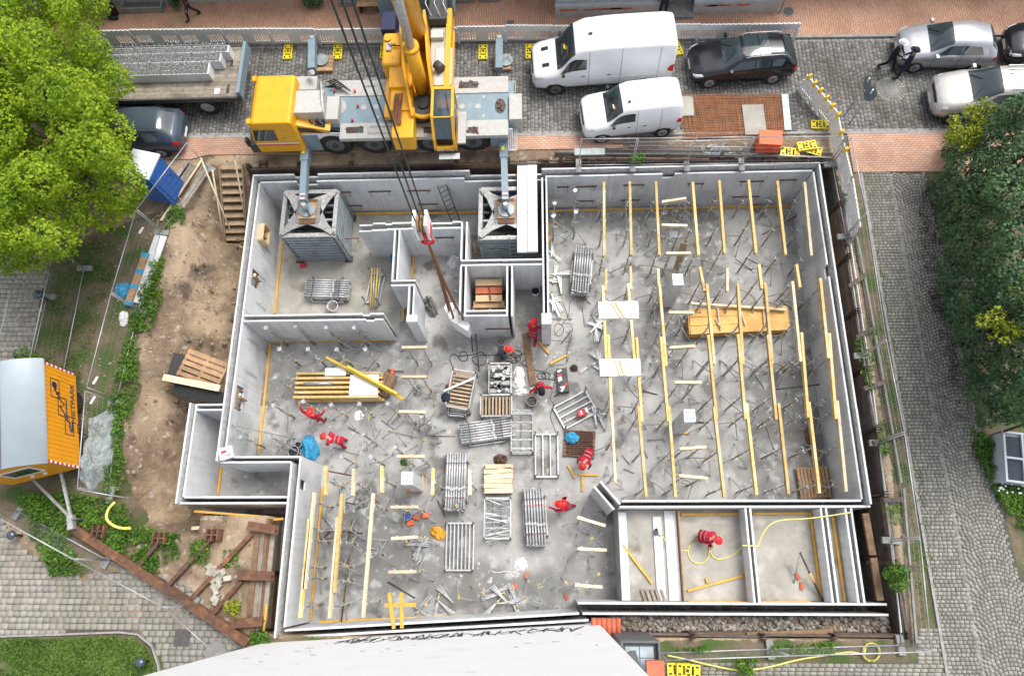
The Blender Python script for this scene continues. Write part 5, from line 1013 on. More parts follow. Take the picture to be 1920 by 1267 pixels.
for k in range(5): MB().box((-.7 + .35 * k, 0, .5), (.07, .8, .06)).build('rung', 'galv_dull', r, True)
r = rack('rack of folded tripod legs below the plank stack', at(934, 972, FZ + .3), R(90), 1.5, 1.0, .8, bars=2, full=True)
for k in range(22): y = random.uniform(-.4, .4); MB().beam((-.7 + k * .066, -.45, .3 + random.uniform(0, .35)), (-.7 + k * .066 + random.uniform(-.3, .3), .45, .3 + random.uniform(0, .35)), .04, .04).build('folded_leg', 'galv' if k % 3 else 'galv_dull', r, True)
def crate(lab, px, rz, L, Wd, H_, n, slatmat, fill=None):
    r = rack(lab, at(*px, FZ + H_ * .7), rz, L, Wd, H_, bars=0, full=True, mt='galv_dull', name='steel_crate', grp='slatted steel crates')
    for sy in (-1, 1):
        for k in range(3): MB().box((0, sy * Wd / 2, .2 + (H_ - .3) * k / 2), (L - .07, .02, .1)).build('side_slat', 'galv_dull', r, True)
    for k in range(n):
        x = -L / 2 + L * (k + .5) / n; MB().box((x, 0, H_ - .16), (L / n * .52, Wd - .1, .09)).build('cross_slat', slatmat, r, True)
    MB().box((0, 0, .1), (L - .1, Wd - .1, .02)).build('floor_sheet', 'steel_dark', r, True)
    if fill:
        for k in range(26): MB().box((random.uniform(-L / 2 + .1, L / 2 - .1), random.uniform(-Wd / 2 + .1, Wd / 2 - .1), H_ - .06), (.12, .1, .12), Matrix.Rotation(random.uniform(0, 3), 3, 'Z')).build('fork_head', 'galv' if k % 2 else 'steel_dark', r, True)
    return r
crate('slanting slatted crate with a white batten on it', (865, 732), R(80), 1.55, .95, .9, 10, 'wood_stair'); crate('crate full of prop fork heads', (938, 712), R(90), 1.3, .9, .85, 4, 'galv_dull', True); crate('wide slatted crate below the fork head crate', (931, 762), R(0), 1.25, .85, .9, 9, 'wood_stair'); crate('small crate of stacked tubes under the slanting crate', (858, 768), R(85), .55, .7, .5, 7, 'galv')
p0, p1 = at(832, 733, FZ + .98), at(888, 709, FZ + .98); tag(MB().beam(p0, p1, .07, .05).build('white_batten', 'white_board'), 'white batten lying across the slanting slatted crate', 'batten')
# ------------------------------------------------------------------ timber, panels, pallets
def pallet(lab, c, rz, L=1.2, Wd=.8, z=FZ, mt='wood_crate', tilt=None, n=7):
    r = thing('pallet', lab, 'pallet', (c[0], c[1], z), rz)
    for k in range(n): MB().box((0, -Wd / 2 + (k + .5) * Wd / n, .13), (L, Wd / n * .72, .022)).build('top_slat', mt, r, True)
    for x in (-L / 2 + .06, 0, L / 2 - .06): MB().box((x, 0, .108), (.1, Wd, .02)).build('bearer', mt, r, True)
    for x in (-L / 2 + .06, 0, L / 2 - .06):
        for y in (-Wd / 2 + .05, 0, Wd / 2 - .05): MB().box((x, y, .055), (.1, .09, .084)).build('block', mt, r, True)
    for y in (-Wd / 2 + .05, 0, Wd / 2 - .05): MB().box((0, y, .008), (L, .1, .014)).build('runner', mt, r, True)
    if tilt: r.rotation_euler = tilt
    return r
A_, B_ = at(555, 722, FZ + .5), at(716, 720, FZ + .5)
for l in range(3):
    for k in range(6): y = A_.y - .58 + .2 * k + .02 * l; ibeam((A_.x + random.uniform(-.04, .04), y, FZ + .26 + l * .2), (B_.x + random.uniform(-.1, .1), y, FZ + .26 + l * .2), 'yellow beam in the west room timber stack, %s layer, %s from the front' % (['bottom', 'middle', 'top'][l], ORD[k]), 'wood_yellow', 'stacked timber beams')
ibeam(at(611, 669, FZ + .92), at(757, 748, FZ + .86), 'bright yellow beam lying askew over the timber stack', 'cast_yellow', 'beams on the stack'); ibeam(at(650, 686, FZ + 1.0), at(745, 738, FZ + .98), 'shorter bright yellow beam beside the askew one', 'cast_yellow', 'beams on the stack')
for q, l in (((610, 690, 648, 704), 'small white sheet on the timber stack'), ((657, 702, 708, 740), 'large white sheet on the timber stack')):
    a, b = at(q[0], q[1], FZ + .69), at(q[2], q[3], FZ + .69); tag(MB().bb(a.x, b.x, b.y, a.y, FZ + .67, FZ + .69).build('white_sheet', 'white_board'), l, 'sheet')
p = at(596, 719, FZ + .72); tag(MB().cyl((p.x - .6, p.y, FZ + .72), (p.x + .6, p.y, FZ + .72), .06, 8).build('steel_tube', 'galv'), 'grey steel tube lying on the timber stack', 'tube')
pallet('brown pallet leaning at the end of the timber stack', at(725, 722, FZ + .3), R(70), 1.0, .6, FZ + .3, 'wood_brown', (.25, .1, R(72)))
A_, B_ = at(1292, 600, FZ + .55), at(1477, 590, FZ + .55)
for l in range(9):
    z = FZ + .12 + l * .055; d = random.uniform(-.05, .05); xs = [A_.x + d, (A_.x + B_.x) / 2 + d, B_.x + d]
    for k in range(3): tag(MB().box(((A_.x + B_.x) / 2 + d, A_.y - .38 + .36 * k, z), (B_.x - A_.x, .35, .045), Matrix.Rotation(R(2 + random.uniform(-1, 1)), 3, 'Z')).build('formwork_sheet', 'wood_orange'), 'orange formwork sheet in the ' + ['front', 'middle', 'rear'][k] + ' pile under the beams, %s from the floor' % OR[l], 'sheet', 'orange formwork sheets')
ibeam(at(1296, 568, FZ + .78), at(1474, 580, FZ + .78), 'pale beam lying on the orange panel stack', 'wood_pale', 'loose beams', .12); 
for k, (a, b) in enumerate([((1342, 598), (1352, 618)), ((1345, 570), (1350, 615)), ((1390, 585), (1398, 610)), ((1430, 572), (1434, 612))]): tag(MB().beam(at(*a, FZ + .66), at(*b, FZ + .66), .05, .04).build('thin_batten', 'wood_pale'), 'thin batten on the orange panels, %s from the left' % ORD[k], 'batten')
for (q, l, dx) in (((1122, 565.5, 1198, 596), 'upper white board lying on the first two beam lines', 1), ((1124, 673, 1202, 704), 'lower white board lying on the first two beam lines', 0)):
    a, b = at(q[0], q[1], -.06), at(q[2], q[3], -.06); tag(MB().bb(a.x, b.x, b.y, a.y, -.135, -.06).build('insulation_board', 'white_board'), l, 'board')
    for k in range(2):
        c = at((q[0] + q[2]) / 2 - 4 + 8 * k, (q[1] + q[3]) / 2, -.03); t = Matrix.Rotation(R(-62 if dx else -75), 3, 'Z')
        tag(MB().box(c, (.75 if dx else .62, .1, .05), t).build('wood_offcut', 'wood_pale'), ('left' if k == 0 else 'right') + ' wood offcut on the ' + ('upper' if dx else 'lower') + ' white board', 'offcut')
A_, B_ = at(1268, 505, FZ + 1.0), at(1283, 456, -.6); tag(MB().beam(A_, B_, .26, .05).build('mossy_plank', 'ply_wet'), 'mossy brown plank leaning behind the slotted column', 'plank')
c = at(934, 896, FZ + .5); pallet('pallet under the short plank stack', (c.x, c.y), 0, 1.15, 1.1)
for l in range(4):
    for k in range(6): tag(MB().box((c.x + random.uniform(-.03, .03), c.y - .48 + .19 * k, FZ + .18 + l * .07), (1.1, .175, .06), Matrix.Rotation(random.uniform(-.02, .02) + (.12 if l == 3 and k == 4 else 0), 3, 'Z')).build('short_plank', 'wood_pale'), 'pale short plank in the square stack, %s layer, %s from the front' % (['bottom', 'second', 'third', 'top'][l], ORD[k]), 'plank', 'square stack of short planks')
c = at(1087, 830, FZ + .3); pallet('pallet of rusty wire mats beside the bending worker', (c.x, c.y), R(-5), 1.25, 1.1, mt='wood_brown')
mb = MB()
for k in range(26): mb.beam((c.x - .5 + .04 * k, c.y - .45, FZ + .17 + .02 * (k % 4)), (c.x - .5 + .04 * k + random.uniform(-.05, .05), c.y + .5, FZ + .19), .018, .018)
for k in range(12): mb.beam((c.x - .55, c.y - .4 + .08 * k, FZ + .22), (c.x + .55, c.y - .42 + .08 * k, FZ + .23), .02, .03)
tag(mb.build('wire_mats', 'rust_dark'), 'rusty wire mats lying on the pallet under the blue film', 'wire mat', kind='stuff')
c = at(1522, 905, FZ); pallet('slatted pallet leaning at the south wall of the beamed room', (c.x, c.y), R(92), 1.2, 1.2, FZ + .1, 'wood_crate', None, 9)
c = at(910, 545, FZ)
# stair shaft formwork
q = (-2.9, -1.4, 9.65, 11.4); r = thing('stair_formwork', 'wooden stair formwork boards inside the shaft', 'formwork', (-2.15, 10.5, FZ))
for k in range(3): MB().box((-2.15, 11.2 - .32 * k, -1.3 - .08 * k), (1.1, .28, .04)).build('board', 'formwork_ply' if k != 1 else 'tile_red', r)
MB().box((-2.15, 10.35, -1.62), (1.3, .3, .04)).build('board', 'wood_crate', r)
for k in range(4): MB().box((-2.15, 9.72 + .17 * k, -1.8), (1.4, .07, .12)).build('joist', 'wood_crate', r)
for x in (-2.8, -2.1, -1.5): MB().box((x, 9.98, -1.72), (.08, .62, .1)).build('cross_joist', 'wood_crate', r)
MB().box((-2.1, 10.75, -1.33), (.05, .6, .05), Matrix.Rotation(.15, 3, 'Z')).build('brace', 'rust', r); MB().bb(-2.9, -1.4, 9.6, 11.4, FZ + .01, FZ + .05).build('pit_board', 'wood_dark', r)
# long brown plank and a few rods
p0, p1 = at(985, 624, FZ + .06), at(1000, 722, FZ + .06); tag(MB().beam(p0, p1, .28, .06).build('brown_plank', 'wood_brown'), 'brown wet plank lying between the two red workers', 'plank')
for a, b, l, mt in [((890, 607), (898, 697), 'dark rod standing before the shaft wall, left', 'steel_dark'), ((882, 604), (886, 660), 'dark rod standing before the shaft wall, right', 'steel_dark'), ((655, 1040), (640, 1165), 'red spindle rod in the lower left room', 'rust'), ((580, 990), (680, 1000), 'dark horizontal strut at the lower west wall', 'steel_dark'), ((610, 882), (668, 893), 'red spindle strut at the wall corner', 'rust'), ((1455, 730), (1560, 718), 'dark strut under the eastern beams', 'steel_dark'), ((1430, 440), (1508, 397), 'red strut at the north east corner', 'rust')]:
    A_, B_ = at(*a, FZ + .5), at(*b, FZ + .35); tag(MB().cyl(A_, B_, .03, 7).build('strut', mt), l, 'strut')
a = at(1500, 1035, -.2); b = at(1545, 1131, CZ + .05); r = thing('push_pull_prop', 'dark slanting prop with orange sleeve in the empty cell', 'prop', a); MB().cyl(a, b, .035, 8).build('tube', 'steel_dark', r); m_ = a.lerp(b, .5); MB().cyl(a.lerp(b, .4), a.lerp(b, .58), .045, 8).build('sleeve', 'kicker_wood', r)
b2 = at(1489, 1092, CZ + .03); MB().cyl(a, b2, .025, 7).build('second_leg', 'galv_dull', r)
# ------------------------------------------------------------------ small things on the slab
def bucket(lab, px, r_=.16, h=.3, mt='bucket_black', fill='mortar', z=FZ, sq=False):
    c = at(*px, z + h); r = thing('bucket', lab, 'bucket', (c.x, c.y, z)); n = 4 if sq else 18
    MB().cyl((0, 0, 0), (0, 0, h), r_ * .8, n, r_, caps=False).build('shell', mt, r, True); MB().tube([(r_ * math.cos(t), r_ * math.sin(t), h) for t in np.linspace(0, 2 * math.pi, 19)], .014, 5).build('rim', 'white_plastic' if mt == 'white_plastic' else 'galv', r, True)
    MB().cyl((0, 0, h * .6), (0, 0, h * .62), r_ * .92, 18).build('contents', fill, r, True); MB().tube([(r_ * math.cos(t), .08, h + .02 + .04 * math.sin(t)) for t in np.linspace(0, math.pi, 9)], .008, 4).build('handle', 'galv', r, True)
bucket('white rimmed bucket below the prop bundle of the tower room', (623, 573), .23, .4, 'white_plastic'); bucket('mortar bucket beside the black haired worker', (997, 752), .21, .35); bucket('black bucket in the narrow room east of the stair shaft', (1004, 544), .2, .35, 'white_plastic', 'bucket_black'); bucket('black tub below the blue film in the west room', (550, 846), .22, .35, fill='bucket_black'); bucket('black bucket next to the two west room workers', (559, 833), .13, .3, fill='bucket_black'); bucket('blue bucket in the lower left room', (763, 966), .17, .3, 'toilet_blue', 'toilet_blue'); bucket('dark round tub at the squatting worker', (940, 641), .16, .2)
for q, l, mt in (((770, 980), 'orange red tool beside the blue bucket', 'orange_box'), ((799, 966), 'small orange box beside the blue bucket', 'orange_box'), ((781, 969), 'brown carton beside the blue bucket', 'tile_red'), ((569, 498), 'red box on the slab below the left tower', 'red_print')):
    c = at(*q, FZ + .05); tag(MB().box((c.x, c.y, FZ + .06), (.26, .18, .12), Matrix.Rotation(random.uniform(-.5, .5), 3, 'Z')).box((c.x + .03, c.y, FZ + .135), (.1, .05, .03)).build('tool_box', mt), l, 'box')
def saw(lab, px, rz):
    c = at(*px, FZ + .15); r = thing('chain_saw', lab, 'saw', (c.x, c.y, FZ), rz); MB().box((0, 0, .12), (.28, .22, .2)).build('body', 'orange_box', r, True); MB().box((-.06, 0, .24), (.14, .16, .06)).build('cover', 'steel_dark', r, True); MB().box((.32, .04, .1), (.4, .02, .09)).build('bar', 'steel_dark', r, True); MB().tube([(-.1, -.12, .2), (-.12, 0, .34), (-.1, .12, .2)], .015, 5).build('handle', 'black_plastic', r, True)
saw('orange saw on the slab right of the timber stack', (733, 697), 0); saw('orange machine on the slanting crate', (842, 724), .6)
c = at(1090, 773, FZ + .5); r = thing('fuel_can', 'red can with white label on the tilted rack', 'can', (c.x, c.y, FZ + .22), .3); MB().box((0, 0, .12), (.3, .26, .24)).build('body', 'red_print', r, True); MB().box((.0, 0, .243), (.07, .16, .01)).build('label', 'white_print', r, True); MB().box((.25, .05, .08), (.12, .2, .16)).build('pouch', 'white_board', r, True)
c = at(1055, 712, FZ + .3); r = thing('tool_cabinet', 'open black tool cabinet with white parts by the cables', 'cabinet', (c.x, c.y, FZ), R(5)); MB().bb(-.22, .22, -.5, .5, 0, .3).build('case', 'steel_dark', r, True)
for k in range(9): MB().box((random.uniform(-.14, .14), -.42 + .1 * k, .32), (.18, .08, .08), Matrix.Rotation(random.uniform(0, 1), 3, 'Z')).build('fitting', ['white_plastic', 'galv', 'red_print', 'steel_dark'][k % 4], r, True)
# crumpled sheets and bags
def blob(name, lab, cat, px, sx, sy, h, mt, z=FZ, seed=0, rz=0, n=22, rough=.5):
    c = at(*px, z); V = []; Fq = []
    for i in range(n + 1):
        for j in range(n + 1):
            u, v = 2 * i / n - 1, 2 * j / n - 1; e = max(abs(u), abs(v)); w = 1 + .18 * noise.noise(Vector((u * 1.7 + seed, v * 1.7, seed)))
            rr = 1 - .28 * (abs(u * v)) ; x, y = u * sx / 2 * w * rr, v * sy / 2 * w * rr
            zz = h * max(0, (1 - e ** 2.2)) * (.75 + rough * noise.noise(Vector((u * 2.2, v * 2.2, seed + 4)))) + h * rough * .45 * abs(noise.noise(Vector((u * 5 + seed, v * 5, 2)))) * (1 - e ** 4) + h * .12 * noise.noise(Vector((u * 11, v * 11, seed)))* (1 - e ** 4)
            V.append((x, y, max(zz, 0) + .004))
    Fq = [(i * (n + 1) + j, (i + 1) * (n + 1) + j, (i + 1) * (n + 1) + j + 1, i * (n + 1) + j + 1) for i in range(n) for j in range(n)]
    o = MB().add(V, Fq, False).build(name, mt); o.location = c; o.rotation_euler = (0, 0, rz); return tag(o, lab, cat)
blob('plastic_film', 'crumpled blue film beside the black tub in the west room', 'film', (582, 840), .75, 1.1, .45, 'tarp_blue', FZ, 1, .4); blob('plastic_film', 'crumpled blue film on the pallet of wire mats', 'film', (1072, 820), .6, .5, .22, 'tarp_blue', FZ + .25, 2); blob('plastic_bag', 'orange brown plastic bag left of the flat pipe rack', 'bag', (822, 999), .75, .5, .25, 'bag_orange', FZ, 3, -.4); blob('cement_bag', 'white sack with pink print on the open slab', 'bag', (976, 1058), .6, .5, .16, 'bag_white', FZ, 4, .5)
blob('cement_bag', 'upper white sack right of the fork head crate', 'bag', (972, 703), .55, .75, .22, 'bag_white', FZ, 5); blob('cement_bag', 'middle white sack right of the fork head crate', 'bag', (972, 720), .6, .45, .2, 'bag_white', FZ, 6, .2); blob('cement_bag', 'lower white sack with print right of the fork head crate', 'bag', (976, 735), .6, .34, .16, 'bag_white', FZ, 7, .25); blob('cloth', 'pale blue cloth lying in the narrow room by the stair shaft', 'cloth', (853, 488), .6, .9, .3, 'bag_white', FZ, 8, -.5); blob('plastic_film', 'blue film hanging behind the narrow wall', 'film', (737, 480), .3, .8, .35, 'tarp_blue', FZ, 9); blob('white_disc', 'white round lid on the slab of the west room', 'lid', (673, 779), .42, .42, .06, 'white_board', FZ, 10, 0, 10, .05); blob('cloth', 'dark blue jacket on the slanting crate', 'jacket', (836, 745), .4, .45, .2, 'navy_cloth', FZ + .8, 11); blob('green_netting', 'dark green net heap left of the tall bundle', 'net', (760, 865), .45, .4, .25, 'leaf_weed', FZ, 12)
blob('cable_heap', 'grey heap of couplings in the lower left room', 'heap', (678, 940), .7, .6, .18, 'galv_dull', FZ, 13, 0, 26, 1.0); blob('cable_heap', 'dark heap of chains beside the plank stack', 'heap', (938, 862), .6, .5, .2, 'rust_dark', FZ, 14, 0, 26, 1.0); blob('rubble_bag', 'torn rubble bag beside the narrow wall', 'bag', (808, 575), .5, 1.1, .5, 'stone_step', FZ, 15, .4, 24, .9); blob('cable_heap', 'brown heap of fittings at the tool cabinet', 'heap', (1076, 690), .35, .35, .15, 'rust_dark', FZ, 16, 0, 20, 1.0); blob('brushwood', 'bundle of brown reeds under the eastern beams', 'bundle', (1520, 830), .4, 1.3, .3, 'wood_brown', FZ, 17, .1, 26, 1.0)
def hose(lab, pts, r_, mt, z=FZ, name='cable'):
    P = [at(*p, z + r_ + .004) for p in pts]; out = []
    for k in range(len(P) - 1):
        p0, p1, p2, p3 = P[max(k - 1, 0)], P[k], P[k + 1], P[min(k + 2, len(P) - 1)]
        for t in np.linspace(0, 1, 6, endpoint=False): t2, t3 = t * t, t ** 3; out.append(.5 * ((2 * p1) + (p2 - p0) * t + (2 * p0 - 5 * p1 + 4 * p2 - p3) * t2 + (3 * p1 - p0 - 3 * p2 + p3) * t3))
    return tag(MB().tube(out + [P[-1]], r_, 6).build(name, mt), lab, name)
def loop(cx, cy, rx, ry, n, t0=0, turns=1): return [(cx + rx * math.cos(t0 + 2 * math.pi * turns * k / n), cy + ry * math.sin(t0 + 2 * math.pi * turns * k / n)) for k in range(int(n) + 1)]
hose('black cable looping before the stair shaft wall', [(850, 690), (843, 672), (850, 664)] + loop(869, 668, 8, 9, 10, 3.1) + [(890, 664), (903, 660), (912, 670), (908, 682), (895, 684), (885, 672), (900, 666), (930, 666), (945, 668)], .014, 'cable_black')
hose('tangle of black cable beside the squatting worker', loop(955, 668, 12, 9, 10) + loop(962, 672, 14, 8, 10, 1) + loop(968, 664, 10, 7, 10, 2) + [(985, 662), (990, 670), (978, 680), (985, 686), (1010, 695), (1020, 697)] + loop(1015, 705, 8, 6, 9) + loop(1024, 704, 8, 6, 9, 2) + [(1040, 712)], .014, 'cable_black')
hose('thin black cable running up along the partition wall', [(1063, 680), (1063, 660), (1068, 640), (1073, 622), (1070, 608), (1060, 606)] + loop(1048, 618, 9, 12, 9, -1) + [(1066, 590), (1068, 570), (1075, 560), (1092, 552)], .01, 'cable_black')
hose('thin dark cable from the tool cabinet to the pallet', [(1040, 712), (1036, 730), (1032, 748), (1040, 760), (1032, 780), (1042, 810), (1046, 830), (1040, 850)], .01, 'cable_black')
hose('thin cable from cabinet to the yellow batten', [(1020, 697), (1030, 688), (1045, 684), (1060, 682), (1066, 670)], .01, 'cable_black')
hose('pale yellow hose coiled in the cell of the kneeling worker', [(1238, 1000), (1250, 1015), (1265, 1027), (1283, 1032)] + loop(1310, 1033, 20, 23, 14, 3.3, 1.35) + [(1338, 1044), (1355, 1047), (1375, 1040), (1392, 1024)], .022, 'hose_yellow', CZ, 'hose')
hose('pale yellow hose hung over the cell walls', [(1392, 1022), (1410, 1023), (1421, 1022), (1428, 1005), (1442, 985), (1465, 975), (1510, 972), (1545, 968), (1597, 960)], .022, 'hose_yellow', TZ + .0, 'hose')
hose('cream hose piece beside the white sack', [(922, 1070), (932, 1073), (945, 1071), (958, 1072), (968, 1074)] + loop(966, 1076, 7, 5, 10), .014, 'bag_white', FZ, 'hose')
c = at(1231, 998, CZ + .2); r = thing('hose_valve', 'dark hose valve standing on the pale kerb', 'valve', (c.x, c.y, CZ + .07)); MB().cyl((0, 0, 0), (0, 0, .15), .08, 12).build('body', 'steel_dark', r, True); MB().ball((0, .1, .12), .06).build('cap', 'black_plastic', r, True); MB().cyl((0, 0, .08), (.18, -.1, .08), .03, 8).build('nozzle', 'galv', r, True)
for k in range(5): c = at(1208 + 9 * k, 1118, CZ + .1); tag(MB().box((c.x, c.y, CZ + .06), (.1, .5, .1), Matrix.Rotation(.3, 3, 'Z')).build('wood_offcut', 'wood_old'), 'grey wood offcut beside the first cell kerb', 'offcut', 'offcuts in the first cell')
for px, py in ((987, 1078), (966, 1099), (1495, 1080), (1503, 1098), (1062, 1118)): c = at(px, py, fz(px, py) + .02); tag(MB().box((c.x, c.y, fz(px, py) + .04), (.12, .24, .07), Matrix.Rotation(random.uniform(-.6, .6), 3, 'Z')).build('brick', 'tile_red'), 'red brick lying loose on the slab', 'brick', 'loose bricks')
for k in range(46):                          # loose rods and tubes strewn between the props
    px, py = random.choice([(random.uniform(520, 760), random.uniform(760, 850)), (random.uniform(600, 830), random.uniform(930, 1130)), (random.uniform(1040, 1130), random.uniform(450, 760)), (random.uniform(740, 830), random.uniform(640, 850)), (random.uniform(1150, 1500), random.uniform(480, 900))]); c = at(px, py, FZ + .03); a = random.uniform(0, 3.14); L = random.uniform(.4, 1.3); d = Vector((math.cos(a), math.sin(a), 0)) * L / 2
    tag(MB().cyl(c - d, c + d + Vector((0, 0, random.choice((0, .05, .12)))), random.choice((.014, .02, .028)), 6).build('loose_rod', random.choice(('galv', 'galv_dull', 'rust_dark', 'steel_dark'))), 'loose steel rod lying on the slab between the props', 'rod', 'loose rods on the slab')
mb = MB()
for k in range(900):
    px, py = random.uniform(520, 1560), random.uniform(420, 1150); c = at(px, py, FZ)
    if (px > 1120 and py > 940): continue
    s = random.uniform(.01, .04); mb.box((c.x, c.y, FZ + s / 2), (s * random.uniform(1, 3.5), s, s * .7), Matrix.Rotation(random.uniform(0, 3), 3, 'Z'))
tag(mb.build('floor_debris', 'wood_old'), 'scattered wood chips and crumbs on the slab', 'debris', kind='stuff')
c = at(426, 850, TZ + .05); r = thing('carton', 'white carton with red print on the corner of the west wall', 'carton', (c.x, c.y, TZ + .02), .3); MB().bb(-.23, .23, -.22, .22, 0, .2).build('box', 'white_board', r, True); MB().box((-.05, .05, .203), (.2, .1, .006)).build('print', 'red_print', r, True); MB().box((.1, -.1, .203), (.16, .04, .006)).build('print', 'red_print', r, True)
# ------------------------------------------------------------------ houses
def at_x(px, py, xp):
    r = (px - 960, py - 633.5, FPX); w = [sum(RC[k][i] * r[k] for k in range(3)) for i in range(3)]; t = xp / w[0]; return Vector((xp, w[1] * t, HC + w[2] * t))
ga, gb = Vector((-9.62, -2.47, 0)), Vector((1.84, -1.82, 0)); gd = (gb - ga).normalized(); gn = Vector((gd.y, -gd.x, 0))
wh = thing('white_house', 'white gable wall of the neighbouring house with graffiti at its foot', 'house', ga + gn * .1)
def gp_(u, d, z): return ga + gd * u + gn * d + Vector((0, 0, z))
GL = (gb - ga).length
mb = MB(); mb.add([gp_(0, .02, -2.9), gp_(GL, .02, -2.9), gp_(GL, .02, 12.5), gp_(0, .02, 12.5), gp_(0, 7, -2.9), gp_(GL, 7, -2.9), gp_(GL, 7, 12.5), gp_(0, 7, 12.5)], [(0, 3, 2, 1), (4, 5, 6, 7), (0, 1, 5, 4), (1, 2, 6, 5), (2, 3, 7, 6), (3, 0, 4, 7)]); mb.build('gable_wall', 'white_wall', wh)
random.seed(11); mb = MB(); mb2 = MB()
u = 3.0
while u < 10.6:                                # sprayed tag strokes low on the wall
    z0 = random.uniform(.05, .5)
    P = [gp_(u + random.uniform(-.15, .45) * k * .4, .013, z0 + random.uniform(0, 1.9)) for k in range(random.randint(3, 6))]
    for a, b in zip(P, P[1:]): mb.beam(a, b, .05, .008, gn)
    u += random.uniform(.12, .3)
mb.build('graffiti', 'black_print', wh)
for k in range(22):
    u, z = random.uniform(1.2, 11), random.uniform(.3, 7); a = gp_(u, .013, z); mb2.beam(a, a + gd * random.uniform(.03, .25) + Vector((0, 0, random.uniform(-.2, .2))), .03, .006, gn)
mb2.build('wall_marks', 'stone_step', wh)
cr = at(1140, 1178, .4)
for k in range(6): MB().cyl((cr.x - .45 + .16 * k, cr.y - .3, .25 + .03 * (k % 2)), (cr.x - .45 + .16 * k, cr.y + .32, .35), .095, 8).build('ridge_tile', 'tile_red', wh)
q = [at(1164, 1200, 3.0), at(1243, 1290, 3.0)]; X0, X1, Y0, Y1 = q[0].x, q[1].x, q[1].y, q[0].y
sk = MB().bb(X0, X1, Y0, Y1, 0, 2.75).build('glazed_bay', 'pipe_grey', wh)
for a in ((X0, X0 + .07, Y0, Y1), (X1 - .07, X1, Y0, Y1)): MB().bb(*a, 2.752, 3.0).build('parapet', 'pipe_grey', sk)
for a in ((X0 + .07, X1 - .07, Y1 - .07, Y1),): MB().bb(*a, 2.752, 3.0).build('parapet', 'pipe_grey', sk)
for i in range(2):
    for j in range(3): w_, h_ = (X1 - X0 - .3) / 2, (Y1 - Y0 - .3) / 3; MB().bb(X0 + .14 + i * w_, X0 + .12 + (i + 1) * w_, Y0 + .14 + j * h_, Y0 + .12 + (j + 1) * h_, 2.76, 2.79).build('pane', 'steel_blue', sk)
a, b = at(1100, 1275, 4.5), at(1192, 1236, 3.2); MB().beam(a, b, .5, .2).build('roof_flashing', 'pipe_grey', wh); c = at(1228, 1253, 3.3); MB().box(c, (.5, .45, .25)).build('chimney_tile', 'tile_red', wh)
# houses across the street: only their feet are in the picture
fy = at(1140, 33, .1).y; fx0, fx1, fx2, fx3 = at(1041, 20, .1).x, at(1236, 20, .1).x, at(1297, 20, .1).x, at(1456, 20, .1).x
hb = thing('street_house', 'pale blue house front with panelled base across the street', 'house', ((fx0 + fx3) / 2, fy + 4, 0))
for a, b in ((fx0, fx1), (fx2, fx3)):
    MB().bb(a, b, fy, fy + .3, .1, .75).build('plinth', 'plinth', hb); MB().bb(a, b, fy + .1, fy + 8, .75, 5.5).build('wall', 'facade_blue', hb); MB().bb(a - .04, b + .04, fy + .02, fy + .1, .752, .86).build('base_moulding', 'facade_blue', hb)
    n = 4
    for k in range(n):
        x0_, x1_ = a + (b - a) * (k + .08) / n, a + (b - a) * (k + .92) / n
        for (p, q_) in (((x0_, 1.0), (x1_, 1.0)), ((x0_, 1.75), (x1_, 1.75))): MB().box(((x0_ + x1_) / 2, fy + .085, p[1]), (x1_ - x0_, .05, .06)).build('panel_trim', 'facade_grey', hb)
        for x in (x0_, x1_): MB().box((x, fy + .085, 1.375), (.06, .048, .69)).build('panel_trim', 'facade_grey', hb)
    for k in range(4): x = random.uniform(a + .5, b - 1); MB().box((x, fy - .004, .6), (random.uniform(.4, 1.0), .008, .09)).build('paint_patch', 'tile_red', hb)
MB().bb(fx1, fx2, fy + 1.2, fy + 8, .1, 5.5).build('recess_wall', 'facade_grey', hb); MB().bb(fx1 + .002, fx2 - .002, fy - .25, fy + .5, .1, .25).build('step', 'stone_step', hb); MB().bb(fx1 + .003, fx2 - .003, fy + .5, fy + 1.2, .1, .42).build('step', 'stone_step', hb); MB().bb(fx1 + .35, fx2 - .35, fy + 1.12, fy + 1.19, .42, 2.6).build('door', 'wood_brown', hb)
MB().tube([(fx3 + .12, fy - .02, .1), (fx3 + .12, fy - .02, 5.4)], .05, 8).build('downpipe', 'galv_dull', hb)
ly = at(700, 2, .1).y; hl = thing('street_house', 'grey house front behind the bench and cellar light wells', 'house', (-14, ly + 4, 0))
MB().bb(-32, fx0 - .3, ly + .35, ly + 8, .1, 5.5).build('wall', 'facade_grey', hl); MB().bb(-32, fx0 - .3, ly + .2, ly + .35, .1, .7).build('plinth', 'plinth', hl); MB().bb(fx3 + .5, 30, fy + 1.6, fy + 8, .1, 5.5).build('side_wall', 'facade_grey', hl)
for a, b in ((229, 306), (636, 668), (852, 889), (901, 938)):
    x0_, x1_ = at(a, 8, .3).x, at(b, 8, .3).x; r = thing('light_well', 'stone rimmed cellar light well at the house front ' + {229: 'nearest the tree', 636: 'left of the bench', 852: 'right of the crane, first', 901: 'right of the crane, second'}[a], 'light well', ((x0_ + x1_) / 2, ly, .1)); w_ = (x1_ - x0_) / 2
    for q_ in ((-w_, w_, -.3, -.22), (-w_, -w_ + .08, -.22, .19), (w_ - .08, w_, -.22, .19)): MB().bb(*q_, 0, .3).build('rim', 'stone_step', r, True)
    MB().bb(-w_ + .08, w_ - .08, -.22, .19, .0, .16).build('grate', 'pipe_grey', r, True)
sv = at(690, 4, .55); r = thing('bench', 'wooden slatted bench at the far pavement behind the crane', 'bench', (sv.x, sv.y, .1))
for k in range(4): MB().box((0, -.2 + .12 * k, .45), (1.0, .1, .04)).build('seat_slat', 'wood_crate', r, True)
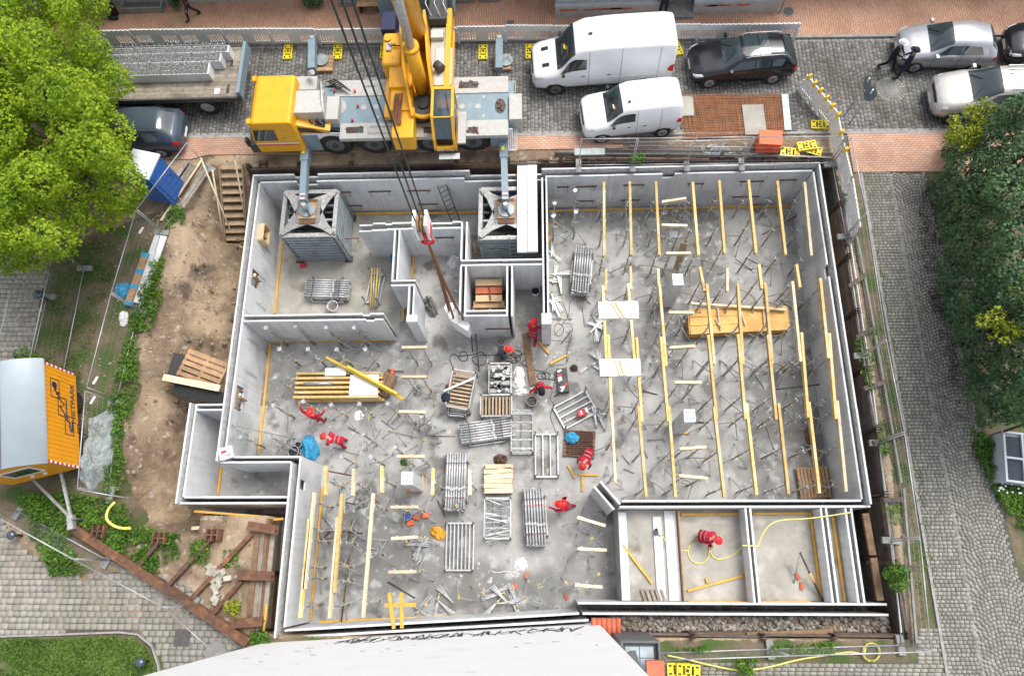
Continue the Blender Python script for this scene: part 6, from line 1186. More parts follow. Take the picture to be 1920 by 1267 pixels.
for s in (-.4, .4): MB().box((s, 0, .22), (.06, .45, .42)).build('leg', 'steel_dark', r, True)
for k in range(2): MB().box((0, .26, .62 + .14 * k), (1.0, .04, .1)).build('back_slat', 'wood_crate', r, True)
sv = at(197, 4, .9); r = thing('waste_bin', 'dark waste bin at the far pavement beside the tree', 'bin', (sv.x, sv.y, .1)); MB().cyl((0, 0, .06), (0, 0, .95), .24, 4, .34).build('tub', 'black_plastic', r, True); MB().box((0, 0, .98), (.6, .6, .07)).build('lid', 'steel_dark', r, True); MB().cyl((-.2, -.25, .1), (.2, -.25, .1), .09, 12).build('wheel', 'rubber', r, True)
sv = at(405, -2, .2); r = thing('bicycle', 'bicycle leaning at the grey house front', 'bicycle', (sv.x, sv.y + .15, .1))
for s in (-.52, .52): MB().tube([(s + .33 * math.cos(t), 0, .34 + .33 * math.sin(t)) for t in np.linspace(0, 6.284, 25)], .02, 6).build('wheel', 'rubber', r, True)
for a, b in (((-.52, .34), (-.15, .32)), ((-.15, .32), (.38, .8)), ((-.15, .32), (-.25, .85)), ((-.25, .8), (.38, .8)), ((.38, .8), (.52, .34)), ((-.25, .8), (-.52, .34))): MB().cyl((a[0], 0, a[1]), (b[0], 0, b[1]), .018, 6).build('frame_tube', 'steel_dark', r, True)
MB().box((-.27, 0, .9), (.24, .12, .06)).build('saddle', 'black_plastic', r, True); MB().cyl((.38, -.28, .98), (.38, .28, .98), .015, 6).build('handlebar', 'galv', r, True)
# manholes and covers
def cover(lab, px, r_, sq=False, mt='iron_cover', z=.0):
    c = at(*px, z); r = thing('manhole_cover', lab, 'manhole', (c.x, c.y, z))
    if sq: MB().bb(-r_, r_, -r_, r_, 0, .016).build('plate', mt, r, True); MB().cyl((0, 0, .016), (0, 0, .022), r_ * .75, 18).build('disc', 'iron_cover', r, True)
    else: MB().cyl((0, 0, 0), (0, 0, .014), r_, 26).build('ring', 'manhole_conc', r, True); MB().cyl((0, 0, .014), (0, 0, .02), r_ * .78, 24).build('disc', mt, r, True)
cover('round manhole in the cobbled street ringed by small setts', (1670, 168), .33, mt='manhole_conc', z=.006); cover('round iron cover in the far red pavement', (1478, 22), .28, z=.104); cover('small square iron cover in the far pavement', (957, 45), .17, True, z=.104); cover('square iron cover in the paved path', (342, 1195), .27, True, z=.012); cover('round concrete cover next to the white house corner', (404, 1222), .36, mt='manhole_conc', z=.012); cover('small drain grate beside the blue steel plank', (1488, 240), .16, True, z=.01)
# ------------------------------------------------------------------ barriers
BAR = thing('plastic_barrier', 'x', 'barrier', (0, 0, 0), 0, 'white plastic barriers along the street'); BW = 2.06
MB().bb(-BW / 2, BW / 2, -.025, .025, .68, 1.0).build('top_board', 'white_plastic', BAR, True); MB().bb(-BW / 2, BW / 2, -.022, .022, .13, .24).build('bottom_rail', 'white_plastic', BAR, True); MB().bb(-.28, .28, -.02, .02, .24, .68).build('centre_plate', 'white_plastic', BAR, True)
for s in (-1, 1):
    MB().bb(s * BW / 2 - .05, s * BW / 2 + .05 - .012, -.021, .021, .02, .68).build('end_post', 'white_plastic', BAR, True)
    for k in range(6): x = s * (.36 + .115 * k); MB().box((x, 0, .46), (.06, .036, .44)).build('slat', 'white_plastic', BAR, True)
for k in range(10): MB().box((-.92 + .205 * k, 0, 1.02), (.05, .04, .04)).build('lug', 'white_plastic', BAR, True)
a, b = at(180, 89, 0), at(1457, 76, 0); nb = int((b - a).length / (BW + .03)); d = (b - a).normalized(); first = True
for k in range(nb + 1):
    p = a + d * (k + .5) * (BW + .03); lab = 'white slotted barrier of the street row, %s from the tree' % (ORD[k] if k < 8 else ['ninth', 'tenth', 'eleventh', 'twelfth', 'thirteenth', 'fourteenth', 'fifteenth'][k - 8]); rz = math.atan2(d.y, d.x) + random.uniform(-.02, .02)
    if first: BAR.location = (p.x, p.y + random.uniform(-.05, .05), .02); BAR.rotation_euler = (0, 0, rz); BAR['label'] = lab; first = False
    else: dup(BAR, (p.x, p.y + random.uniform(-.05, .05), .02), rz, lab)
LAMPS = [(1519, 143), (1529, 156), (1540, 169), (1551, 183), (1562, 198), (1573, 215), (1579, 247), (1587, 280)]
for k, (a, b) in enumerate([((1513, 141), (1570, 211)), ((1571, 213), (1580, 262)), ((1582, 268), (1597, 330)), ((1599, 335), (1613, 425))]):
    A_, B_ = at(*a, 1.0), at(*b, 1.0); c = (A_ + B_) / 2; L = (B_ - A_).length; o = dup(BAR, (c.x, c.y, .02), math.atan2(B_.y - A_.y, B_.x - A_.x), 'white barrier of the angled row with yellow lamps, %s from the street' % ORD[k], 'angled barriers at the lane'); o.scale = (L / BW, 1, 1)
for k, p in enumerate(LAMPS):
    c = at(*p, 1.2); r = thing('warning_lamp', 'round yellow warning lamp on the angled barrier, %s from the street' % ORD[k], 'lamp', (c.x, c.y, 1.0), R(35), 'yellow warning lamps'); MB().cyl((0, -.05, .2), (0, .05, .2), .115, 18).build('lens', 'amber_lens', r, True); MB().box((0, 0, .06), (.14, .1, .13)).build('housing', 'sign_yellow', r, True)
FOOT = thing('barrier_ballast', 'x', 'ballast', (0, 0, 0), 0, 'yellow barrier feet')
for k in range(3): MB().bb(-.2, .2, -.38 + .28 * k, -.18 + .28 * k, 0, .1).build('plate', 'sign_yellow', FOOT, True)
for s in (-.17, .17): MB().bb(s - .03, s + .03, -.18, .38, 0, .088).build('edge', 'sign_yellow', FOOT, True)
MB().bb(-.05, .05, -.02, .08, .0, .106).build('socket', 'black_plastic', FOOT, True)
for s in (-.12, .12):
    for y in (-.28, .0, .28): MB().bb(s - .03, s + .03, y - .05, y + .05, .0, .104).build('slot', 'black_plastic', FOOT, True)
first = True
for px, py, z, rz, l in [(541, 100, 0, 0, 'left of the crane, first'), (634, 100, 0, 0, 'left of the crane, second'), (722, 98, 0, 0, 'half hidden by the crane'), (906, 100, 0, 0, 'right of the crane'), (994, 99, 0, 0, 'in front of the large van'), (1268, 92, 0, .2, 'behind the large van'), (1537, 236, .0, 1.5, 'beside the angled barrier'), (1480, 287, 0, 1.4, 'in the heap beside the orange box, left'), (1522, 283, .0, 1.2, 'in the heap beside the orange box, right'), (1512, 275, .12, 1.7, 'topmost in the heap beside the orange box'), (1272, 1254, 0, 1.57, 'by the white house at the bottom edge'), (1290, 1256, .11, 1.5, 'stacked by the white house at the bottom edge')]:
    c = at(px, py, z); lab = 'yellow slotted barrier foot ' + l
    if first: FOOT.location = c; FOOT['label'] = lab; first = False
    else: dup(FOOT, c, rz, lab)
for (bp, hz, ang, l) in (((1586, 213), 2.25, .9, 'round traffic sign seen from behind, nearer the street'), ((1593, 232), 2.2, .2, 'round traffic sign with amber lamp, nearer the barriers')):
    c = at(*bp, 0); r = thing('traffic_sign', l, 'sign', (c.x, c.y, 0), ang); MB().cyl((0, 0, 0), (0, 0, hz), .03, 8).build('post', 'galv', r, True)
    o = MB().cyl((0, -.04, 0), (0, -.032, 0), .27, 24).build('disc', 'sign_back', r, True); o.matrix_basis = Matrix.Translation((0, 0, hz - .28)) @ Matrix.Rotation(R(-38 if ang > .5 else -50), 4, 'X')
    if ang < .5: MB().cyl((.02, -.14, hz - .42), (.02, -.06, hz - .36), .06, 10).build('lamp', 'amber', r, True)
# ------------------------------------------------------------------ mesh fences
def fence(px, lab, z1=2.0, step=3.4, grp='mesh fence panels', foot=True):
    P = [at(*p, z1) for p in px]; P = [Vector((p.x, p.y, 0)) for p in P]; cnt = 0
    for a, b in zip(P, P[1:]):
        L = (b - a).length; n = max(1, round(L / step)); d = (b - a).normalized(); rz = math.atan2(d.y, d.x)
        for k in range(n):
            p = a + d * (L * k / n); w = L / n - .05; r = thing('mesh_fence', lab + ', ' + (ORD + ['ninth', 'tenth', 'eleventh'])[min(cnt, 10)] + ' panel', 'fence', p, rz, grp); cnt += 1; t = .02
            for x in (t, w): MB().cyl((x, 0, .02), (x, 0, z1), .02, 6).build('post', 'galv', r, True)
            for z in (.14, z1): MB().cyl((t, 0, z), (w, 0, z), .02, 6).build('rail', 'galv', r, True)
            mb = MB(); x = .12
            while x < w - .05: mb.beam((x, 0, .14), (x, 0, z1), .003, .003); x += .115
            for z in np.arange(.35, z1, .3): mb.beam((t, 0, z), (w, 0, z), .003, .003)
            tag(mb.build('wire_mesh', 'galv_dull', r, True), kind='stuff')
            if foot: MB().box((0, 0, .06), (.22, .62, .12)).build('foot', 'stone_step', r, True)
fence([(351, 267), (255, 394), (208, 550), (162, 728)], 'mesh fence between lot and excavation'); fence([(160, 732), (145, 917), (205, 928)], 'fence along the orange site wagon', step=4)
fence([(101, 465), (55, 676)], 'fence at the upper paved path'); fence([(26, 522), (-6, 650)], 'fence at the left edge')
fence([(-40, 950), (137, 1048), (308, 1139), (407, 1228)], 'fence beside the lower paved path'); fence([(1596, 257), (1625, 400), (1662, 637), (1696, 812), (1725, 1009), (1746, 1220)], 'long fence along the cobbled lane')
fence([(1746, 1221), (1480, 1229), (1248, 1237)], 'fence along the bottom right edge'); fence([(1089, 261), (1415, 257), (1594, 256)], 'fence along the street trench', step=2.6)
# ------------------------------------------------------------------ timber retaining walls and rusty soldier piles
def lagging(name, lab, a, b, out, n=9, z0=-2.7, z1=.0, mt='wood_dark', pile=True, span=2.3):
    a, b = Vector(a), Vector(b); d = b - a; L = d.length; d.normalize(); k = max(1, round(L / span)); r = thing(name, lab, 'retaining wall', ((a + b) / 2))
    o_ = Vector(out)
    for i in range(k):
        p, q = a + d * (L * i / k + .06), a + d * (L * (i + 1) / k - .06)
        for j in range(n):
            z = z0 + (z1 - z0) * (j + .5) / n; s = o_ * random.uniform(0, .05); MB().beam(p + s + Vector((0, 0, z)), q + s + o_ * random.uniform(-.03, .03) + Vector((0, 0, z)), .07, (z1 - z0) / n - .012).build('plank', mt if random.random() < .75 else 'wood_brown', r)
        if pile:
            c = a + d * (L * i / k); MB().box((c.x, c.y, -1.25), (.16, .02, 3.0)).box((c.x, c.y + .09, -1.25), (.17, .015, 3.0)).box((c.x, c.y - .09, -1.25), (.17, .015, 3.0)).build('steel_pile', 'rust_dark', r)
    return r
lagging('retaining_wall', 'brown plank retaining wall east of the basement, below the lane fence', (11.98, -2.1, 0), (11.98, 16.0, 0), (-1, 0, 0)); lagging('retaining_wall', 'plank retaining wall of the street trench north of the basement', (-12.3, 16.05, 0), (11.9, 16.05, 0), (0, -1, 0), n=8); lagging('retaining_wall', 'plank retaining wall beside the rubble at the bottom right', (2.6, -2.18, 0), (11.9, -2.18, 0), (0, 1, 0)); lagging('retaining_wall', 'grey plank retaining wall west of the lower room', (-9.93, -2.2, 0), (-9.93, 1.7, 0), (1, 0, 0), n=7, mt='wood_old')
for a, b, l, w in [((1622, 962), (1636, 1040), 'beside the outer cell, upper', .22), ((1637, 1045), (1650, 1125), 'beside the outer cell, lower', .22), ((1170, 1196), (1390, 1190), 'over the rubble, first', .16), ((1400, 1189), (1560, 1183), 'over the rubble, second', .16), ((1240, 1216), (1330, 1206), 'behind the rubble, first', .2), ((1340, 1210), (1480, 1202), 'behind the rubble, second', .2), ((1490, 1202), (1640, 1196), 'behind the rubble, third', .2), ((360, 990), (475, 983), 'below the small annex', .12)]:
    tag(MB().beam(at(*a, -.25), at(*b, -.3), w, .12).build('sleeper', 'wood_brown' if w > .13 else 'wood_pale'), 'timber sleeper lying ' + l, 'sleeper', 'timber sleepers')
for k, (a, b) in enumerate([((1587, 459), (1615, 430)), ((1591, 538), (1625, 514)), ((1605, 633), (1639, 615)), ((1619, 729.5), (1660, 716)), ((1637, 830), (1696, 812)), ((1655, 938), (1692, 936)), ((1678, 1062), (1716, 1064))]): tag(MB().beam(at(*a, .16), at(*b, .16), .16, .16).build('anchor_strut', 'wood_dark'), 'dark strut from retaining wall to the lane fence, %s from the street' % ORD[k], 'strut', 'struts along the lane')
for a, b, l in [((1585, 330), (1640, 620), 'upper'), ((1642, 630), (1690, 905), 'middle'), ((1694, 915), (1718, 1205), 'lower')]: tag(MB().beam(at(*a, .15), at(*b, .15), .07, .08).build('steel_profile', 'stone_step'), 'grey steel rail lying along the lane fence, ' + l + ' length', 'rail', 'rails along the lane')
for a, b, l in [((1578, 345), (1632, 700), 'upper'), ((1635, 715), (1690, 1185), 'lower')]: tag(MB().beam(at(*a, .06), at(*b, .06), .035, .05).build('pale_batten', 'wall_concrete'), 'thin pale batten beside the retaining wall, ' + l + ' length', 'batten', 'battens along the lane')
def hbeam(lab, a, b, h=.26, mt='rust', name='rusty_beam', cat='beam'):
    r = MB(); a, b = Vector(a), Vector(b); u = Vector((0, 0, 1)); r.beam(a, b, h, .03).beam(a + u * h * .95, b + u * h * .95, h, .03).beam(a + u * h * .475, b + u * h * .475, .03, h * .92); return tag(r.build(name, mt), lab, cat)
hbeam('long rusty steel beam lying diagonally beside the lower path', at(145, 990, .06), at(470, 1203, .06), .3)
for a, b, l in (((303, 1012), (264, 1060), 'first from the wagon'), ((402, 1005), (319, 1096), 'second from the wagon'), ((475, 1000), (362, 1121), 'third from the wagon'), ((455, 1088), (402, 1150), 'nearest the white house')): hbeam('dark rusty strut joining the long beam, ' + l, at(*a, .1), at(*b, .1), .15, 'rust' if 'third' in l or 'white' in l else 'rust_dark')
for px, py, l in ((190, 996, 'beside the yellow pipe'), (303, 1009, 'in the weeds'), (402, 1003, 'below the small annex')): c = at(px, py, .2); tag(MB().box((c.x, c.y, .1), (.05, .42, .7)).box((c.x + .2, c.y, .1), (.05, .42, .7)).box((c.x - .2, c.y, .1), (.05, .42, .7)).box((c.x, c.y, .3), (.4, .05, .25)).build('pile_head', 'rust'), 'rusty steel pile head standing ' + l, 'pile')
for a, b, l in (((452, 1078), (514, 1079), 'middle'), ((440, 1168), (498, 1163), 'lower'), ((470, 985), (522, 994), 'upper')): hbeam('rusty bracket against the grey planks, ' + l, at(*a, .1), at(*b, .1), .3)
for k in range(4): a, b = at(484 + 9 * k, 992 + 3 * k, .05 - .06 * k), at(468 + 9 * k, 1155 + 4 * k, .05 - .06 * k); tag(MB().beam(a, b, .19, .1).build('old_timber', 'wood_old' if k % 2 else 'wood_brown'), 'long weathered timber lying by the lower west wall, %s from the left' % ORD[k], 'timber', 'long weathered timbers')
a, b = at(500, 1132, .1), at(494, 1182, .1); tag(MB().cyl(a, b, .05, 8).build('orange_pipe', 'kicker_wood'), 'orange pipe end standing by the grey timbers', 'pipe')
for k in range(24): c = at(random.uniform(392, 432), random.uniform(1062, 1128), .08 + .08 * (k % 3)); tag(MB().box(c, (random.uniform(.2, .3), random.uniform(.14, .2), .12), Matrix.Rotation(random.uniform(0, 3), 3, 'Z') @ Matrix.Rotation(random.uniform(-.3, .3), 3, 'X')).build('stone_block', 'stone_block'), 'pale paving stone in the heap between the rusty struts', 'stone', 'heap of paving stones')
# rubble in the south trench, pebbles on the slope
def rubble(name, lab, pts, mt):
    ico = [(0, 0, 1), (.89, 0, .45), (.28, .85, .45), (-.72, .53, .45), (-.72, -.53, .45), (.28, -.85, .45), (.72, .53, -.45), (-.28, .85, -.45), (-.89, 0, -.45), (-.28, -.85, -.45), (.72, -.53, -.45), (0, 0, -1)]
    fc = [(0, 1, 2), (0, 2, 3), (0, 3, 4), (0, 4, 5), (0, 5, 1), (1, 6, 2), (2, 7, 3), (3, 8, 4), (4, 9, 5), (5, 10, 1), (6, 7, 2), (7, 8, 3), (8, 9, 4), (9, 10, 5), (10, 6, 1), (11, 7, 6), (11, 8, 7), (11, 9, 8), (11, 10, 9), (11, 6, 10)]
    n = len(pts); I = np.array(ico)[None] * NR.uniform(.65, 1.15, (n, 12, 1)); s = np.array([p[3] for p in pts])[:, None, None]; I = I * s * NR.uniform(.6, 1.2, (n, 1, 3)); I[:, :, 2] *= .6
    V = I + np.array([p[:3] for p in pts])[:, None, :]; Fq = (np.arange(n) * 12)[:, None, None] + np.array(fc)[None]
    return tag(link(name, npmesh(name, V.reshape(-1, 3), Fq.reshape(-1, 3), mt)), lab, 'rubble', kind='stuff')
rubble('rubble', 'broken concrete rubble in the trench south of the cells', [(random.uniform(2.4, 11.8), random.uniform(-2.1, -1.65), random.uniform(-1.0, -.8), random.choice((.015, .03, .03, .05, .05, .08, .12))) for k in range(2600)], 'rubble')
rubble('trench_soil', 'brown soil lumps among the rubble of the south trench', [(random.uniform(2.4, 11.8), random.uniform(-2.12, -1.62), random.uniform(-.96, -.86), random.uniform(.04, .14)) for k in range(900) if k % 3 or True], 'dirt')
mb = MB(); mb.bb(2.3, 11.9, -2.16, -1.57, -2.95, -.93); tag(mb.build('trench_fill', 'dirt'), kind='structure')
pts = []
for k in range(1500):
    x, y = random.uniform(-18, -12.6), random.uniform(1.6, 15); z = float(ground_z(np.array([x]), np.array([y]))[0][0])
    if z > -2.9: pts.append((x, y, z, random.choice((.012, .02, .03, .05))))
rubble('pebbles', 'pebbles strewn over the sandy slope', pts, 'stone_block')
rubble('earth_clods', 'lumpy earth clods on the excavated slope', [(x + random.uniform(-.4, .4), y + random.uniform(-.4, .4), z - .01, random.choice((.03, .05, .08, .12))) for x, y, z, _ in pts if -16.2 < x and noise.noise(Vector((x * .9, y * .9, 3))) > -.05], 'dirt')
# ------------------------------------------------------------------ west side: stairs, toilet, planks, wagon
a0, a1 = at(434, 306, .0), at(446, 468, -2.7); r = thing('timber_stairs', 'timber site stairs leading down into the excavation', 'stairs', a0); n = 11
for k in range(n):
    c = a0.lerp(a1, (k + .5) / n); MB().box(c + Vector((0, 0, .03)), (.92, .25, .05)).build('tread', 'wood_stair', r)
for s in (-1, 1): q = Vector((s * .5, 0, -.04)); MB().beam(a0 + q, a1 + q, .06, .28).build('stringer', 'wood_stair', r)
for a, b, l in (((398, 318, .5), (425, 482, -2.4), 'left'), ((441, 303, .9), (462, 425, -1.4), 'right'), ((376, 296, .9), (432, 432, -1.0), 'crossing')): tag(MB().cyl(at(*a), at(*b), .035, 7).build('handrail_pole', 'wood_pale'), 'yellowish ' + l + ' pole rail along the site stairs', 'pole')
tc_ = at(262, 306, 2.25); rz = R(-14); r = thing('portable_toilet', 'blue portable toilet with white roof below the lime tree', 'toilet', (tc_.x, tc_.y, 0), rz)
MB().bb(-.54, .54, -.54, .54, .05, 2.12).build('cabin', 'toilet_blue', r, True); MB().bb(-.58, .58, -.58, .58, 2.122, 2.2).build('roof_rim', 'toilet_roof', r, True); MB().bb(-.5, .5, -.5, .5, 2.202, 2.27).build('roof', 'toilet_roof', r, True); d_ = MB().bb(.541, .565, -.42, .42, .2, 2.0).build('door', 'toilet_blue', r, True); MB().box((.575, .3, 1.1), (.03, .05, .18)).build('handle', 'steel_dark', d_, True)
for s in (-1, 1): MB().bb(s * .5 - .04, s * .5 + .04, -.57, -.541, .1, 2.1).build('corner_rib', 'toilet_blue', r, True)
for k in range(4): MB().bb(-.4, .4, -.552, -.541, .4 + .4 * k, .45 + .4 * k).build('wall_rib', 'toilet_blue', r, True)
for a, b, w, mt, l in [((362, 309), (334, 350), .42, 'wood_old', 'broad grey board right of the portable toilet'), ((388, 318), (340, 388), .3, 'wood_old', 'grey plank beside the yellow pole'), ((378, 301), (302, 414), .09, 'wood_pale', 'long yellowish pole by the toilet planks'), ((352, 303), (328, 340), .3, 'wood_old', 'second grey board touching the portable toilet'), ((302, 442), (258, 568), .52, 'wall_concrete', 'long grey concrete strip at the edge of the slope')]: tag(MB().beam(at(*a, .08), at(*b, .08), w, .06).build('plank', mt), l, 'plank')
a, b = at(274, 478, .14), at(241, 572, .14); r = thing('packed_beam', 'long brown packed beam with blue wrapped ends', 'package', a); MB().beam(a, b, .26, .2).build('core', 'wood_crate', r)
for t in (.02, .35, .65, .97): c = a.lerp(b, t); MB().beam(c - (b - a).normalized() * .09, c + (b - a).normalized() * .09, .27, .21).build('wrapping', 'tarp_blue', r)
blob('plastic_bag', 'blue plastic bag beside the packed beam', 'bag', (231, 545), .65, .7, .4, 'tarp_blue', .0, 21); blob('carton_scrap', 'pale crushed carton on the grass strip', 'carton', (232, 597), .4, .7, .15, 'bag_white', .0, 22, .2)
for px, py, l in ((265, 432, 'near the toilet'), (179, 713, 'north of the wagon'), (174, 750, 'beside the wagon corner'), (281, 570, 'at the slope edge, upper'), (273, 588, 'at the slope edge, lower')): c = at(px, py, .03); tag(MB().box(c, (.09, .32, .04), Matrix.Rotation(-.4, 3, 'Z')).build('white_strip', 'white_board'), 'short white slat lying ' + l, 'slat')
# pallet bridge and black boards beside the west wall
c = at(335, 684, -.75); tag(MB().box((c.x, c.y, -.75), (.62, .9, .03), Matrix.Rotation(-.15, 3, 'Z') @ Matrix.Rotation(.2, 3, 'Y')).build('black_board', 'black_plastic'), 'black board lying on the slope beside the pallet', 'board')
c = at(385, 694, -.8); pallet('wooden pallet bridging the slope to the west wall', (c.x, c.y), 0, 1.75, 1.15, -.7, 'wood_crate', (0, .1, R(-20)), 5)
tag(MB().beam(at(306, 707, -.5), at(412, 728, -.5), .26, .06).build('plank', 'wood_pale'), 'pale plank beside the pallet at the west wall', 'plank'); tag(MB().beam(at(325, 728, -.75), at(418, 748, -.75), .5, .05).build('black_board', 'black_plastic'), 'black board under the pale plank', 'board')
for a, b, l in (((365, 958), (490, 968), 'upper'), ((368, 988), (532, 972), 'lower')): tag(MB().beam(at(*a, -.6), at(*b, -.5), .08, .08).build('timber_batten', 'kicker_wood'), 'orange batten below the annex wall, ' + l, 'batten')
# orange site wagon
xe = at(158, 723, .7).x; lo, hi = 1.5, 4.0
for _ in range(40):
    ze = (lo + hi) / 2
    if at(101, 691, ze).x > xe: hi = ze
    else: lo = ze
yn, ys = at(101, 691, ze).y, at(111, 883, ze).y; WL, WW = yn - ys, 2.5
wg = thing('site_wagon', 'orange construction site wagon with rounded grey roof', 'wagon', (xe - WW / 2, (yn + ys) / 2, 0))
MB().bb(xe - WW, xe, ys, yn, .62, ze).build('body', 'wagon_orange', wg)
ns = 14; V = []; arc = [(xe + .06 - (WW + .12) * k / ns, ze + .04 + .62 * math.sin(math.pi * k / ns) ** .8) for k in range(ns + 1)]
mb = MB(); mb.add([(x, ys - .12, z) for x, z in arc] + [(x, yn + .12, z) for x, z in arc] + [(x, ys - .12, z - .05) for x, z in arc] + [(x, yn + .12, z - .05) for x, z in arc], [(k, k + 1, ns + 2 + k, ns + 1 + k)[::-1] for k in range(ns)] + [(2 * ns + 2 + k, 2 * ns + 3 + k, 3 * ns + 4 + k, 3 * ns + 3 + k) for k in range(ns)] + [(k, 2 * ns + 2 + k, 2 * ns + 3 + k, k + 1) for k in range(ns)], True); rf = mb.build('roof', 'wagon_roof', wg)
ym = (ys + yn) / 2
mb = MB()
for k in range(ns): mb.beam((arc[k][0], ym + .3, arc[k][1] + .01), (arc[k + 1][0], ym + .3, arc[k + 1][1] + .01), .03, .02)
sx = arc[6]; MB().beam((sx[0], ys - .1, sx[1] + .012), (sx[0], yn + .1, sx[1] + .012), .03, .02).build('roof_seam', 'pipe_grey', rf)
pl = [(x, z - .04) for x, z in arc]; mb = MB()
for y in (ys + .01, yn - .03): n_ = len(pl); v = [(x, y, z) for x, z in pl] + [(x, y + .02, z) for x, z in pl]; mb.add(v, [tuple(range(n_)), tuple(reversed(range(n_, 2 * n_)))])
mb.build('gable_board', 'wagon_orange', wg)
nb_ = 22
for k in range(nb_): y = ys + WL * (k + .0) / nb_; MB().bb(xe + .002, xe + .014, y + .008, y + WL / nb_ - .008, .64, ze - .02).build('side_board', 'wagon_orange', wg)
for y0_ in (ys, yn):
    for k in range(15): z = .66 + (ze - .7) * k / 15; MB().bb(xe + .0, xe + .028, y0_ - .04, y0_ + .04, z, z + (ze - .7) / 15).build('edge_stripe', 'white_print' if k % 2 else 'red_print', wg)
wn = MB().bb(xe - 1.75, xe - .75, ys - .03, ys - .002, 1.5, 2.25).build('window', 'glass', wg)
for q_ in ((xe - 1.8, xe - .7, 1.45, 1.5), (xe - 1.8, xe - .7, 2.25, 2.3), (xe - 1.8, xe - 1.75, 1.5, 2.25), (xe - .75, xe - .7, 1.5, 2.25)): MB().bb(q_[0], q_[1], ys - .045, ys - .002, q_[2], q_[3]).build('frame', 'white_print', wn)
for y in (ys + .9, yn - .9):
    for x in (xe - .25, xe - WW + .25): t = MB().cyl((x - .12, y, .36), (x + .12, y, .36), .36, 18).build('wheel', 'rubber', wg)
MB().bb(xe - WW + .3, xe - .3, ys + .1, yn - .1, .5, .618).build('chassis', 'steel_dark', wg)
for s in (-1, 1): MB().beam((xe - WW / 2 + s * .5, ys, .55), (xe - WW / 2 + .75, ys - 1.7, .5), .09, .09).build('drawbar', 'galv_dull', wg)
c = Vector((xe - WW / 2 + .75, ys - 1.85, .5)); MB().box(c, (.2, .5, .2)).build('coupling', 'galv', wg); MB().cyl(c + Vector((.15, .1, -.45)), c + Vector((.15, .1, .35)), .035, 8).build('jockey_post', 'galv', wg); MB().cyl(c + Vector((.08, .1, -.38)), c + Vector((.2, .1, -.38)), .1, 12).build('jockey_wheel', 'rubber', wg)
for k in range(2): MB().cyl((xe - 1.35 + .45 * k, ys - .08, 1.2), (xe - 1.35 + .45 * k, ys - .002, 1.2), .07, 12).build('socket_cover', 'white_plastic', wg)
def onwall(me, mtn, name, px, py):
    p = at_x(px, py, xe + .02); me.materials.clear(); me.materials.append(MATS[mtn]); o = link(name, me, wg); o.matrix_parent_inverse = rootmat(wg).inverted()
    o.matrix_basis = Matrix.Translation(p) @ Matrix(((0, 0, 1, 0), (1, 0, 0, 0), (0, 1, 0, 0), (0, 0, 0, 1))); return o
def boxmark(px, py, w, h):
    p = at_x(px, py, xe + .02); mb = MB()
    for s in (-1, 1): mb.box((xe + .02, p.y + s * w / 2, p.z), (.006, .03, h)); mb.box((xe + .02, p.y, p.z + s * h / 2), (.006, w + .03, .03))
    mb.build('logo_frame', 'navy_print', wg); return p
onwall(text_mesh('MIETPARK', .34), 'navy_print', 'lettering', 143, 771)
for px, py, t in ((146, 821, 'S'), (149.5, 839, 'I'), (153, 858, 'B')): onwall(text_mesh(t, .28), 'navy_print', 'lettering', px, py); boxmark(px, py, .32, .34)
for k, (px, py) in enumerate(((114, 742), (120, 778), (125, 814))):
    p = boxmark(px, py, .7, .46); mb = MB(); x = xe + .022
    if k == 0: mb.cyl((x - .003, p.y + .12, p.z + .03), (x + .003, p.y + .12, p.z + .03), .13, 14); mb.cyl((x - .003, p.y - .16, p.z - .12), (x + .003, p.y - .16, p.z - .12), .08, 12); mb.beam((x, p.y - .1, p.z + .02), (x, p.y + .05, p.z - .05), .006, .1)
    elif k == 1:
        for a, b in (((-.3, -.15), (.0, .18)), ((.0, .18), (.1, -.1)), ((.1, -.1), (.3, .2)), ((-.3, -.2), (.3, -.2))): mb.beam((x, p.y + a[0], p.z + a[1]), (x, p.y + b[0], p.z + b[1]), .006, .06, (1, 0, 0))
    else:
        for a, b in (((-.1, .0), (.1, .0)), ((-.2, -.15), (.2, -.15)), ((.1, .0), (.2, .2)), ((.2, .2), (.3, .05)), ((-.25, -.05), (-.1, -.05))): mb.beam((x, p.y + a[0], p.z + a[1]), (x, p.y + b[0], p.z + b[1]), .006, .09, (1, 0, 0))
    mb.build('logo_mark', 'navy_print', wg)
pa, pb_ = at(158, 723, .7), at(168, 896, .7); wg.rotation_euler = (0, 0, math.atan2(pa.y - pb_.y, pa.x - pb_.x) - math.pi / 2)
blob('tarpaulin', 'crumpled grey tarpaulin heaped beside the orange wagon', 'tarpaulin', (189, 838), 1.15, 3.3, .75, 'tarp_grey', .0, 31, -.06, 46, .75)
for px, py, l in ((30, 1003, 'upper'), (270, 1240, 'in the lawn')): c = at(px, py, .3); r = thing('path_lamp', 'small dark round path light ' + l, 'lamp', (c.x, c.y, 0)); MB().cyl((0, 0, 0), (0, 0, .5), .05, 8).build('post', 'steel_dark', r, True); MB().ball((0, 0, .55), .17, (1, 1, .6)).build('hood', 'slate_paint', r, True)
c = at(72, 553, .6); r = thing('path_lamp', 'small dark round path light at the upper fence', 'lamp', (c.x, c.y, 0)); MB().cyl((0, 0, 0), (0, 0, .6), .05, 8).build('post', 'steel_dark', r, True); MB().ball((0, 0, .65), .2, (1, 1, .6)).build('hood', 'slate_paint', r, True)
hose('yellow plastic pipe curving through the weeds', [(215, 941), (203, 955), (200, 972), (213, 985), (230, 990), (245, 990)], .055, 'hose_yellow', .3, 'pipe')
